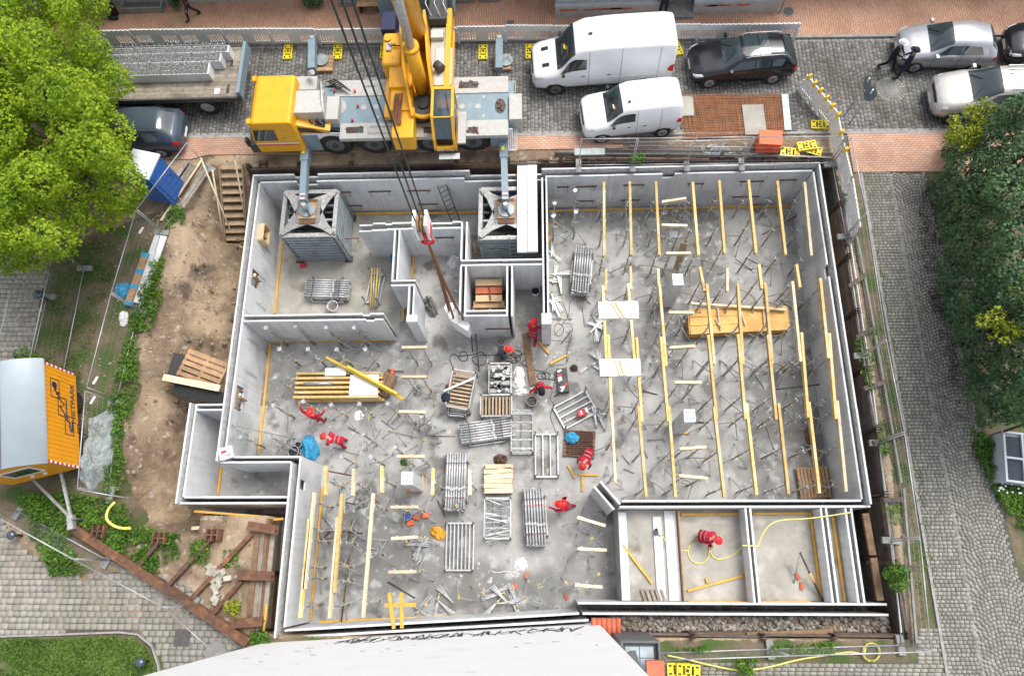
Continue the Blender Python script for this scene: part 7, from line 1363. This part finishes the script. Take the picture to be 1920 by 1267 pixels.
# ------------------------------------------------------------------ street works, top right
c0, c1, c2, c3 = at(1272, 181, .0), at(1471, 178, .0), at(1476, 252, .0), at(1285, 262, .0); tag(MB().prism([(p.x, p.y) for p in (c3, c2, c1, c0)], -.01, .012).build('rust_bed', 'rust'), kind='structure')
r = thing('rebar_mats', 'stack of rusty reinforcement mats on the street', 'rebar mat', (c0 + c2) / 2); mb = MB(); mb2 = MB()
for k in range(52): t = (k + random.uniform(-.2, .2)) / 51; mb.beam(c0.lerp(c1, t) + Vector((0, 0, .05)), c3.lerp(c2, t) + Vector((random.uniform(-.05, .05), 0, .05)), .016, .016)
for k in range(26): t = (k + random.uniform(-.2, .2)) / 25; mb2.beam(c0.lerp(c3, t) + Vector((0, 0, .066)), c1.lerp(c2, t) + Vector((0, 0, .066)), .016, .016)
tag(mb.build('long_bars', 'rebar_rust', r), kind='stuff'); tag(mb2.build('cross_bars', 'rebar_rust', r), kind='stuff')
for q, l in (((1276, 181, 1302, 217), 'left'), ((1391, 197, 1438, 252), 'right')):
    a, b = at(q[0], q[1], .1), at(q[2], q[3], .1); o = tag(MB().bb(a.x, b.x, b.y, a.y, .08, .11).build('cover_plate', 'floor_warm'), 'pale plywood plate on the rusty mats, ' + l + ' one', 'plate')
tag(MB().beam(at(1471, 178, .06), at(1477, 245, .06), .28, .1).build('steel_plank', 'steel_blue'), 'blue grey steel plank beside the rusty mats', 'plank')
c = at(1441, 266, .5); r = thing('orange_crate', 'bright orange plastic box behind the trench fence', 'box', (c.x, c.y, 0), -.1); MB().bb(-.42, .42, -.3, .3, 0, .75).build('tub', 'orange_box', r, True); MB().bb(-.45, .45, -.33, .33, .752, .82).build('lid', 'orange_box', r, True); MB().box((0, -.31, .5), (.3, .02, .06)).build('grip', 'red_print', r, True)
for k, (a, b, mt, rr) in enumerate([((1040, 288), (1380, 291), 'pipe_grey', .06), ((1130, 281), (1415, 284), 'pipe_grey', .05), ((1180, 274), (1470, 277), 'galv_dull', .04), ((1060, 296), (1330, 299), 'rust_dark', .05), ((1200, 290), (1460, 292), 'pipe_grey', .05), ((1150, 268), (1420, 262), 'galv', .03), ((1390, 288), (1560, 296), 'galv', .03)]): A_, B_ = at(*a, .1), at(*b, .1 + .03 * k); tag(MB().cyl(A_, B_, rr, 9).build('pipe', mt), 'long pipe in the trench strip, %s' % ['first from the left', 'second', 'galvanised one near the van', 'rusty one', 'dark one by the cable coil', 'thin bright one behind the van', 'thin bright one at the orange box'][k], 'pipe', 'pipes in the trench strip')
tag(MB().beam(at(1077, 286, .2), at(1134, 285, .2), .3, .1).build('pale_blue_board', 'tarp_grey'), 'pale teal board on the pipes below the small van', 'board')
hose('bundle of pale blue cable in the trench strip', loop(1330, 281, 14, 7, 12) + loop(1338, 280, 18, 8, 12, 1) + [(1360, 268), (1385, 262), (1400, 270), (1380, 285)] + loop(1350, 284, 20, 6, 12, 2), .018, 'steel_blue', .1)
for px, py, l in ((1023, 302, 'first'), (1110, 301, 'second'), (1440, 300, 'third'), (1520, 298, 'fourth'), (494, 308, 'fifth, by the crane cab')): c = at(px, py, .05); tag(MB().box((c.x, c.y, -.2), (.3, .03, .7)).box((c.x - .14, c.y, -.2), (.025, .3, .7)).box((c.x + .14, c.y, -.2), (.025, .3, .7)).build('pile_head', 'rust_dark'), 'rusty pile head in the street trench strip, ' + l, 'pile', 'pile heads of the street trench')
hose('yellow hose lying behind the bottom right fence', [(1252, 1228), (1290, 1236), (1340, 1248), (1390, 1256), (1440, 1250), (1480, 1240), (1520, 1232), (1590, 1222)] + loop(1634, 1222, 16, 17, 12, 3, 2.2), .03, 'hose_yellow', .05, 'hose')
# ------------------------------------------------------------------ glazed frame at the right edge
c = at(1922, 858, .9); r = thing('glazed_frame', 'blue white timber glazing frame at the right edge of the ivy', 'greenhouse', (c.x, c.y, 0), R(-8)); r.scale = (.75, .8, 1); MB().bb(-.8, .8, -1.05, 1.05, 0, .72).build('base', 'facade_blue', r, True); [MB().bb(-.74 + .76 * i, -.04 + .76 * i, -1.0 + 1.0 * j, -.1 + 1.0 * j, .74, .76).build('pane', 'sign_back', r, True) for i in range(2) for j in range(2)]
for x in (-.8, 0, .8): MB().box((x, 0, .8), (.09, 2.2, .09)).build('bar', 'facade_blue', r, True)
for y in (-1.05, -.05, 1.05): MB().box((0, y, .802), (1.7, .09, .085)).build('cross_bar', 'facade_blue', r, True)
# ------------------------------------------------------------------ vegetation
def leafcloud(name, lobes, dens, size, material, parent=None, flat=.0, squash=1., keep=None, cull=.72):
    P = []; Nn = []
    C = np.array([l[0] for l in lobes]); Rr = np.array([l[1] for l in lobes])
    for c, r_ in zip(C, Rr):
        n = int(dens * 4 * math.pi * r_ * r_); d = NR.normal(size=(n, 3)); d /= np.linalg.norm(d, axis=1)[:, None]
        bump = 1 + .16 * np.sin(d[:, 0] * 5 + c[0] * 3) * np.sin(d[:, 1] * 6 + c[1]) + .1 * np.sin(d[:, 2] * 9 + c[0])
        rad = r_ * bump * (NR.uniform(.72, 1.12, n)); p = c + d * rad[:, None] * np.array([1, 1, squash])
        D = np.linalg.norm((p[:, None, :] - C[None]) / np.array([1, 1, squash]), axis=2) / Rr[None]; ok = (D.min(1) > cull); P.append(p[ok]); Nn.append(d[ok])
    P = np.vstack(P); Nn = np.vstack(Nn); return leafquads(name, P, Nn, size, material, parent, flat)
def leafquads(name, P, Nn, size, material, parent=None, flat=0., jit=.75, aspect=.62):
    n = len(P); Nn = Nn + NR.normal(size=(n, 3)) * jit; Nn[:, 2] += flat; Nn /= np.linalg.norm(Nn, axis=1)[:, None]
    a = NR.normal(size=(n, 3)); t = np.cross(Nn, a); t /= np.linalg.norm(t, axis=1)[:, None]; b = np.cross(Nn, t); s = (size * NR.uniform(.6, 1.35, n))[:, None]
    V = np.stack([P - t * s * .5, P + b * s * .5 * aspect + Nn * s * .06, P + t * s * .5, P - b * s * .5 * aspect + Nn * s * .06], 1)
    return link(name, npmesh(name, V.reshape(-1, 3), np.arange(n * 4).reshape(-1, 4), material), parent)
def lobes_from(poly, n, zlo, zhi, rlo, rhi, inset=0):
    xs = [p[0] for p in poly]; ys = [p[1] for p in poly]; out = []
    while len(out) < n:
        px, py = random.uniform(min(xs), max(xs)), random.uniform(min(ys), max(ys))
        if inpoly(np.array([px]), np.array([py]), poly)[0]: out.append((tuple(at(px, py, random.uniform(zlo, zhi))), random.uniform(rlo, rhi)))
    return out
random.seed(5)
# lime green tree at the left
tb = at(70, 250, 5.0); T = thing('lime_tree', 'large bright lime green tree filling the upper left corner', 'tree', (tb.x, tb.y, 0))
mb = MB(); mb.cyl((tb.x, tb.y, -.1), (tb.x, tb.y, 2.5), .26, 12, .2); mb.cyl((tb.x, tb.y, 2.4), (tb.x + .2, tb.y, 5.5), .2, 10, .1)
crown = [(-150, -60), (130, -60), (150, 20), (140, 70), (165, 110), (195, 150), (170, 195), (185, 230), (205, 290), (205, 340), (180, 380), (120, 400), (95, 435), (50, 455), (-10, 465), (-150, 420)]
lb = lobes_from(crown, 150, 3.6, 7.0, .38, .75) + lobes_from(crown, 60, 2.4, 4.4, .7, 1.0) + [((at(*p, random.uniform(3, 5.0))), random.uniform(.5, .75)) for p in ((165, 5), (155, 45), (165, 85), (190, 125), (215, 150), (180, 185), (165, 215), (215, 245), (210, 295), (225, 320), (220, 365), (190, 395), (130, 410), (100, 450), (60, 475), (20, 480), (150, 130), (120, 20), (230, 345))]
for c, r_ in random.sample(lb, 26): mb.tube([(tb.x + .1, tb.y, 2.4), ((tb.x + c[0]) / 2, (tb.y + c[1]) / 2, (3.2 + c[2]) / 2), c], .05, 6)
mb.build('trunk', 'bark', T); leafcloud('crown', lb, 200, .125, 'leaf_lime', T, .8, cull=.8)
# ivy covered mass at the right
I = thing('ivy_thicket', 'dark green ivy thicket covering the right side of the lane', 'ivy', (17.5, 8, 0)); lb = []
edge = [(1770, 250), (1742, 335), (1752, 420), (1752, 500), (1778, 600), (1800, 690), (1812, 760), (1838, 810)]
ex = lambda y: np.interp(y, [p[1] for p in edge], [p[0] for p in edge])
while len(lb) < 430:
    px, py = random.uniform(1740, 2080), random.uniform(200, 850); d = px - ex(py) - 26
    if d < 0 or py < 300 - (px - 1740) * 1.05 or (py > 770 and px > 1860): continue
    z = min(.5 + d * .03, 4.6) + random.uniform(-.5, .4); lb.append((tuple(at(px, py, max(z, .3))), random.uniform(.32, .6)))
mb = MB()
for k in range(14): c = random.choice(lb)[0]; mb.cyl((c[0] + .4, c[1], 0), (c[0], c[1], max(c[2], .5)), .05, 7, .03)
mb.build('stems', 'bark', I); leafcloud('foliage', lb, 190, .12, 'leaf_ivy', I, .7, cull=.8)
for poly, l, n, z in (([(1772, 262), (1790, 225), (1832, 192), (1868, 200), (1850, 235), (1806, 280)], 'yellow green sprays at the top of the ivy', 26, 2.2), ([(1828, 608), (1870, 570), (1920, 520), (1990, 540), (1980, 680), (1870, 650)], 'bright yellow green shrub growing in the ivy', 46, 4.0)):
    y_ = lobes_from(poly, n, z, z + .8, .1, .28); r = thing('bright_shrub', l, 'shrub', (y_[0][0][0], y_[0][0][1], 0)); mb = MB(); c0 = Vector(y_[0][0])
    for c, _ in y_: mb.tube([c0 + Vector((.6, -.5, -1.6)), c0 + Vector((.2, -.1, -.6)), c], .02, 5)
    mb.build('stems', 'bark', r); leafcloud('foliage', y_, 150, .11, 'leaf_yellow', r, .5)
# bush row foot at the lane's lower right
def ground_leaves(name, lab, polys, dens, size, h, material, z=0., clump=2.2, kind='stuff', cat='plants', follow=False):
    Pp = []
    for poly in polys:
        W_ = P2(poly, z); xs = [p[0] for p in W_]; ys = [p[1] for p in W_]; n = int(dens * (max(xs) - min(xs)) * (max(ys) - min(ys)))
        x, y = NR.uniform(min(xs), max(xs), n), NR.uniform(min(ys), max(ys), n); ok = inpoly(x, y, W_); x, y = x[ok], y[ok]
        cl = vnoise(x, y, clump, 11) * .5 + .5 + .25 * vnoise(x, y, clump * 2.7, 4); cl = np.clip(cl, 0, 1.2); ok = NR.uniform(0, 1, len(x)) < (cl - .18) * 1.9; x, y, cl = x[ok], y[ok], cl[ok]
        zz = z + NR.uniform(0, 1, len(x)) ** .8 * h * (.35 + cl)
        if follow: zz = zz + ground_z(x, y)[0]
        Pp.append(np.stack([x, y, zz], 1))
    Pp = np.vstack(Pp); o = leafquads(name, Pp, np.tile([0, 0, .6], (len(Pp), 1)).astype(float), size, material, None, .2, .7)
    return tag(o, lab, cat, kind=kind)
ground_leaves('hedge_foot', 'low green ground cover below the ivy at the lower right', [[(1815, 800), (1850, 820), (1885, 850), (1890, 900), (1960, 950), (1960, 1000), (1900, 985), (1860, 920), (1825, 850)]], 1600, .09, .35, 'leaf_weed')
ground_leaves('dry_leaves', 'strip of brown dry leaves at the foot of the ivy', [[(1738, 330), (1755, 420), (1755, 500), (1780, 600), (1800, 690), (1815, 770), (1800, 790), (1775, 690), (1750, 600), (1728, 480), (1722, 380)]], 260, .09, .05, 'bark', 0)
ground_leaves('weeds', 'dense green weeds along the edge of the sandy slope', [[(318, 395), (345, 388), (352, 415), (330, 430), (312, 425)], [(283, 495), (312, 480), (305, 520), (285, 530)], [(270, 520), (300, 515), (308, 560), (285, 620), (250, 625), (245, 600), (262, 560)], [(238, 640), (258, 632), (265, 680), (262, 735), (245, 800), (225, 830), (240, 870), (230, 915), (205, 930), (200, 880), (212, 800), (210, 740), (225, 690)]], 1300, .1, .3, 'leaf_weed')
ground_leaves('weeds', 'green weeds round the rusty beams and wagon drawbar', [[(35, 925), (145, 925), (205, 935), (240, 945), (248, 1000), (215, 1020), (160, 985), (130, 1010), (165, 1075), (100, 1080), (60, 1000)], [(195, 1000), (250, 985), (300, 990), (300, 1035), (265, 1055), (200, 1020)], [(265, 1050), (300, 1040), (300, 1075), (270, 1065)], [(300, 995), (340, 1000), (340, 1045), (310, 1055)], [(360, 1010), (395, 1012), (395, 1060), (360, 1055)], [(420, 1030), (450, 1030), (450, 1065), (420, 1060)], [(470, 1185), (505, 1180), (510, 1205), (475, 1205)], [(390, 1160), (415, 1165), (410, 1180)]], 1500, .1, .32, 'leaf_weed')
ground_leaves('weeds', 'sparse grass and weeds on the fenced lot', [[(60, 690), (110, 480), (200, 440), (225, 470), (150, 720), (95, 715)], [(110, 650), (160, 660), (150, 720), (95, 712)]], 420, .07, .12, 'leaf_grass')
ground_leaves('weeds', 'green weeds in the trench along the lane', [[(1600, 640), (1618, 635), (1635, 690), (1630, 740), (1612, 700)], [(1638, 800), (1655, 790), (1665, 850), (1650, 860)], [(1655, 950), (1680, 945), (1690, 980), (1665, 985)], [(1655, 1065), (1700, 1060), (1705, 1100), (1670, 1095)], [(1575, 365), (1590, 360), (1595, 400), (1580, 400)], [(1440, 1210), (1560, 1200), (1560, 1225), (1440, 1228)], [(1262, 1215), (1330, 1208), (1330, 1225)]], 1100, .09, .3, 'leaf_weed')
ground_leaves('lane_grass', 'thin grass on the earth strip beside the lane', [[(1625, 420), (1640, 420), (1690, 700), (1730, 900), (1755, 1100), (1735, 1180), (1700, 1000), (1665, 720)]], 300, .06, .05, 'leaf_grass')
ground_leaves('lawn_grass', 'dense mown grass of the lower left lawn', [[(-60, 1200), (120, 1197), (220, 1193), (252, 1197), (277, 1216), (290, 1250), (298, 1300), (-60, 1300)]], 5200, .085, .1, 'leaf_grass', .02, 1.2)
def bush(lab, px, r_, z, mt, n=5, name='shrub', size=.1):
    c = at(*px, z); lb = [((c.x + random.uniform(-1, 1) * r_ * .6, c.y + random.uniform(-1, 1) * r_ * .6, z + random.uniform(0, r_ * .6)), r_ * random.uniform(.4, .65)) for _ in range(n)]; r = thing(name, lab, 'shrub', (c.x, c.y, 0)); mb = MB()
    for q, _ in lb: mb.tube([(c.x, c.y, min(0, z)), q], .012, 5)
    mb.build('stems', 'bark', r); leafcloud('foliage', lb, 260, size, mt, r, .4)
bush('round green bush in the trench strip behind the small van', (1193, 299), .3, .15, 'leaf_weed'); bush('yellow flowering shrub among the rusty struts', (437, 1140), .28, .25, 'leaf_yellow'); bush('dark round bush at the far pavement left of the crane', (583, 2), .45, .4, 'leaf_ivy', 7); bush('small dark bush beside the walking person', (326, 0), .4, .4, 'leaf_ivy', 7); bush('green shrub at the lower right struts', (1680, 1080), .45, .3, 'leaf_weed', 6); bush('pale flowering shrub at the bottom fence', (1398, 1252), .35, .3, 'leaf_weed', 6); bush('leafy shrub above the orange wagon', (55, 682), .5, .3, 'leaf_weed', 6)
mb = MB()
for k in range(40): c = at(random.uniform(1872, 1925), random.uniform(862, 925), .4); mb.ball(c, .04, (1, 1, .5), 6, 4)
tag(mb.build('white_flowers', 'white_print'), 'white flowers scattered below the glazed frame', 'flowers', kind='stuff')
# ------------------------------------------------------------------ people
def person(lab, loc, face, cloth, legs='stand', lean=0., hz=None, hands=None, head='helmet', headmat='red_helmet', trousers=None, turn=0., vest=None):
    """loc: point under the pelvis; face: heading in degrees (0 = +x); local frame x forward, y left"""
    tr = trousers or cloth; hz = hz or {'stand': .94, 'stride': .91, 'bend': .88, 'crouch': .42, 'kneel': .5, 'sit': .1}[legs]; V = []; E_ = []; Rd = []; Lb = []
    def add(p, r_, lb_, par=None):
        V.append(Vector(p)); Rd.append(r_); Lb.append(lb_)
        if par is not None: E_.append((par, len(V) - 1))
        return len(V) - 1
    th = R(lean); up = Vector((math.sin(th), 0, math.cos(th))); fw = Vector((math.cos(th), 0, -math.sin(th)))
    pel = add((0, 0, hz), .145, tr); wa = add(Vector((0, 0, hz)) + up * .2, .14, cloth, pel); chp = Vector((0, 0, hz)) + up * .42; ch = add(chp, .165, cloth, wa); nkp = chp + up * .14; nk = add(nkp, .062, 'skin', ch)
    hup = (up + Vector((0, 0, .5))).normalized() if lean > 20 else up
    hp = nkp + hup * .13 + fw * .03; hd = add(hp, .098, 'skin', nk); tp = add(hp + hup * .09, .08, 'hair', hd); add(hp + fw * .105 - hup * .01, .018, 'skin', hd)
    L = {'stand': [((.03, .11, hz * .53), (0, .13, .09)), ((.03, -.11, hz * .53), (0, -.13, .09))], 'stride': [((.2, .1, .5), (.28, .11, .09)), ((-.02, -.1, .5), (-.32, -.11, .12))], 'bend': [((.06, .13, .48), (-.02, .15, .09)), ((.08, -.13, .48), (.0, -.15, .09))], 'crouch': [((.36, .17, .46), (.06, .17, .09)), ((.36, -.17, .46), (.06, -.17, .09))], 'kneel': [((.38, .14, .48), (.34, .15, .09)), ((.1, -.13, .09), (-.36, -.13, .09))], 'sit': [((.42, .12, .12), (.45, .13, -.32)), ((.42, -.12, .12), (.45, -.13, -.32))]}[legs]
    for (kn, an), s in zip(L, (1, -1)):
        h_ = add((0, s * .1, hz - .04), .1, tr, pel); k_ = add(kn, .072, tr, h_); a_ = add(an, .05, tr, k_); f_ = add((an[0] + .05, an[1], an[2] - .04), .05, 'boot', a_); add((an[0] + .2, an[1] + s * .02, an[2] - .05), .042, 'boot', f_)
    for i, s in enumerate((1, -1)):
        sh = chp + up * .07 + Vector((0, s * .2, 0)); s_ = add(sh, .07, cloth, ch); hnd = Vector(hands[i]) if hands and hands[i] else sh + Vector((.12, s * .08, -.55)); d = hnd - sh
        if d.length > .56: hnd = sh + d.normalized() * .56; d = hnd - sh
        el = sh + d * .5 + Vector((-.08, s * .1, -.06)) * (1.1 - d.length); e_ = add(el, .05, cloth, s_); w_ = add(hnd, .034, cloth, e_); dr = (hnd - el).normalized(); sd_ = dr.cross(Vector((0, 0, 1))); sd_ = sd_.normalized() if sd_.length > .1 else Vector((0, 1, 0)); nr = sd_.cross(dr)
        p_ = add(hnd + dr * .075, .03, 'skin', w_)
        for q, (off, ln) in enumerate(((-.03, .07), (-.01, .085), (.012, .08), (.032, .06))): f1 = add(hnd + dr * .11 + sd_ * off * 1.1, .0095, 'skin', p_); add(hnd + dr * (.11 + ln * .7) + sd_ * off * 1.2 - nr * .03, .008, 'skin', f1)
        t1 = add(hnd + dr * .06 - sd_ * .045, .0105, 'skin', w_); add(hnd + dr * .1 - sd_ * .062 - nr * .015, .009, 'skin', t1)
    me = bpy.data.meshes.new('person'); me.from_pydata(V, E_, []); o = bpy.data.objects.new('body', me); COL.objects.link(o); md = o.modifiers.new('s', 'SKIN'); md.use_smooth_shade = True
    for k, q in enumerate(me.skin_vertices[0].data): q.radius = (Rd[k], Rd[k] * (.78 if k in (0, 1, 2) else 1)) if False else (Rd[k], Rd[k]); q.use_root = (k == 0)
    o.modifiers.new('d', 'SUBSURF').levels = 1
    bm_ = bpy.data.meshes.new_from_object(o.evaluated_get(bpy.context.evaluated_depsgraph_get())); bpy.data.objects.remove(o); bm_.name = 'body'; bm_.materials.clear(); names = sorted(set(Lb)); 
    for n_ in names: bm_.materials.append(MATS[n_])
    pts = []; lab_ = []
    for a, b in E_:
        for t in (.25, .5, .75, 1): pts.append(V[a].lerp(V[b], t)); lab_.append(names.index(Lb[b]))
    A_ = np.array(pts); co = np.array([list(p.center) for p in bm_.polygons]); ii = np.array(lab_)[np.argmin(((co[:, None] - A_[None]) ** 2).sum(2), 1)]
    bm_.polygons.foreach_set('material_index', ii.astype(np.int32)); bm_.polygons.foreach_set('use_smooth', np.ones(len(co), bool))
    r = thing('person', lab, 'person', loc, R(face)); b = link('body', bm_, r, True)
    q = Vector((0, 0, 1)).rotation_difference(hup).to_matrix()
    if head:
        mb = MB(); ball = MB().ball((0, 0, 0), .135, (1.12, .98, .95), 16, 8, True); mb.add([q @ Vector(p) + hp + hup * .05 for p in ball.v], ball.f, True); hm = mb.build('helmet' if head == 'helmet' else 'cap', headmat, r, True)
        br = [(.16 * math.cos(t) * 1.12 + (.05 if math.cos(t) > .3 else 0), .145 * math.sin(t)) for t in np.linspace(0, 2 * math.pi, 20, endpoint=False)]; mb = MB().prism(br, -.006, .01); mb.v = [tuple(q @ Vector(p) + hp + hup * .05) for p in mb.v]; mb.build('brim', headmat, hm, True)
        if head == 'helmet': rb = MB(); rb.box((0, 0, .128), (.2, .03, .02)); rb.v = [tuple(q @ Vector(p) + hp + hup * .05) for p in rb.v]; rb.build('ridge', headmat, hm, True)
    for s in (-1, 1): e = MB().ball(hp + fw * .088 + Vector((0, s * .034, 0)) + hup * .015, .013, (1, 1, 1), 6, 4); e.build('eye', 'black_plastic', r, True)
    for s in (-1, 1): MB().ball(hp + Vector((0, s * .1, 0)), .028, (.7, .5, 1), 6, 5).build('ear', 'skin', r, True)
    mth = MB().box(hp + fw * .088 - hup * .05, (.012, .045, .01)); mth.build('mouth', 'red_print', r, True)
    if cloth == 'red_cloth' or vest:
        mb = MB(); n_ = 20; rr = .178
        for zz in (.12, .28):
            c = Vector((0, 0, hz)) + up * zz; ring = [q2 for q2 in [c + Vector((0, 1, 0)) * (rr * 1.0 * math.sin(t)) + fw * (rr * .98 * math.cos(t)) for t in np.linspace(0, 2 * math.pi, n_, endpoint=False)]]; ring2 = [p + up * .03 for p in ring]
            mb.add(ring + ring2, [(k, (k + 1) % n_, n_ + (k + 1) % n_, n_ + k) for k in range(n_)], True)
        mb.build('reflective_band', 'reflective' if not vest else vest, r, True)
    return r
def on(px, py, z): p = at(px, py, z); return (p.x, p.y)
def wk(lab, hpx, hh, face, **k):
    """place a worker on the slab by the pixel of the head at height hh; back: how far the pelvis is behind the head"""
    base = k.pop('base', FZ); back = k.pop('back', 0); p = at(*hpx, FZ + hh); d = Vector((math.cos(R(face)), math.sin(R(face)), 0)) * back; person(lab, (p.x - d.x, p.y - d.y, base), face, k.pop('cloth', 'red_cloth'), **k)
wk('worker in red reaching up with both arms among the west room props', (580, 775), 1.65, 80, legs='stand', hands=[(.25, .42, 1.75), (.25, -.55, 1.62)])
wk('worker in red bending over beside the blue film', (614, 820), 1.1, 170, legs='bend', lean=62, back=.5, hands=[(.75, .2, .35), (.7, -.2, .4)])
wk('worker in red crouching at the white topped pier', (1000, 611), 1.0, 80, legs='kneel', lean=30, back=.25, hands=[(.5, .15, .75), (.45, -.3, .65)])
wk('squatting worker in grey with red helmet beside the cable tangle', (947, 654), .95, -10, legs='crouch', lean=35, back=.28, hands=[(.6, .15, .3), (.6, -.2, .3)], cloth='grey_cloth')
wk('black haired worker in red leaning over the slab with spread arms', (1014, 728), 1.25, -80, legs='bend', lean=38, back=.3, hands=[(.35, .45, .95), (.35, -.45, .95)], trousers='grey_cloth', head='cap', headmat='black_cloth')
wk('worker in red bending beside the pallet of wire mats', (1095, 868), .95, -115, legs='bend', lean=78, back=.55, hands=[(.6, .25, .3), (.6, -.25, .3)])
wk('worker in red reaching towards the prop bundle with one arm', (1051, 945), 1.5, 175, legs='stride', lean=25, back=.3, hands=[(.75, .1, 1.1), (.1, -.3, .9)])
wk('worker in red kneeling in the cell with the yellow hose', (1339, 1009), .9 + CZ - FZ, -25, base=CZ, legs='crouch', lean=48, back=.4, hands=[(.65, .15, .1), (.6, -.2, .1)])
person('police officer with white cap standing beside the silver car', (*on(1658, 130, 0), 0), -35, 'black_cloth', legs='stride', hands=[(.3, .12, 1.05), (.32, -.1, 1.05)], head='cap', headmat='white_print')
person('police officer in dark uniform writing beside the white capped colleague', (*on(1682, 146, 0), 0), 150, 'navy_cloth', legs='stand', hands=[(.3, .1, 1.1), (.32, -.1, 1.1)], head='cap', headmat='navy_cloth')
person('person in orange vest walking on the far pavement', (*on(366, 34, .1), .1), 200, 'navy_cloth', legs='stride', head=None, vest='orange_vest', hands=[(.1, .35, .8), (-.2, -.3, .8)])
person('dark dressed person standing at the pale blue house entrance', (*on(1241, 32, .1), .1), 90, 'navy_cloth', legs='stand', head='cap', headmat='toilet_blue')
person('crane operator in dark clothes sitting in the crane cab', CABSEAT - Vector((0, 0, .0)), -90, 'grey_cloth', legs='sit', hz=.12, lean=8, head=None, hands=[(.4, .22, .35), (.4, -.22, .35)])
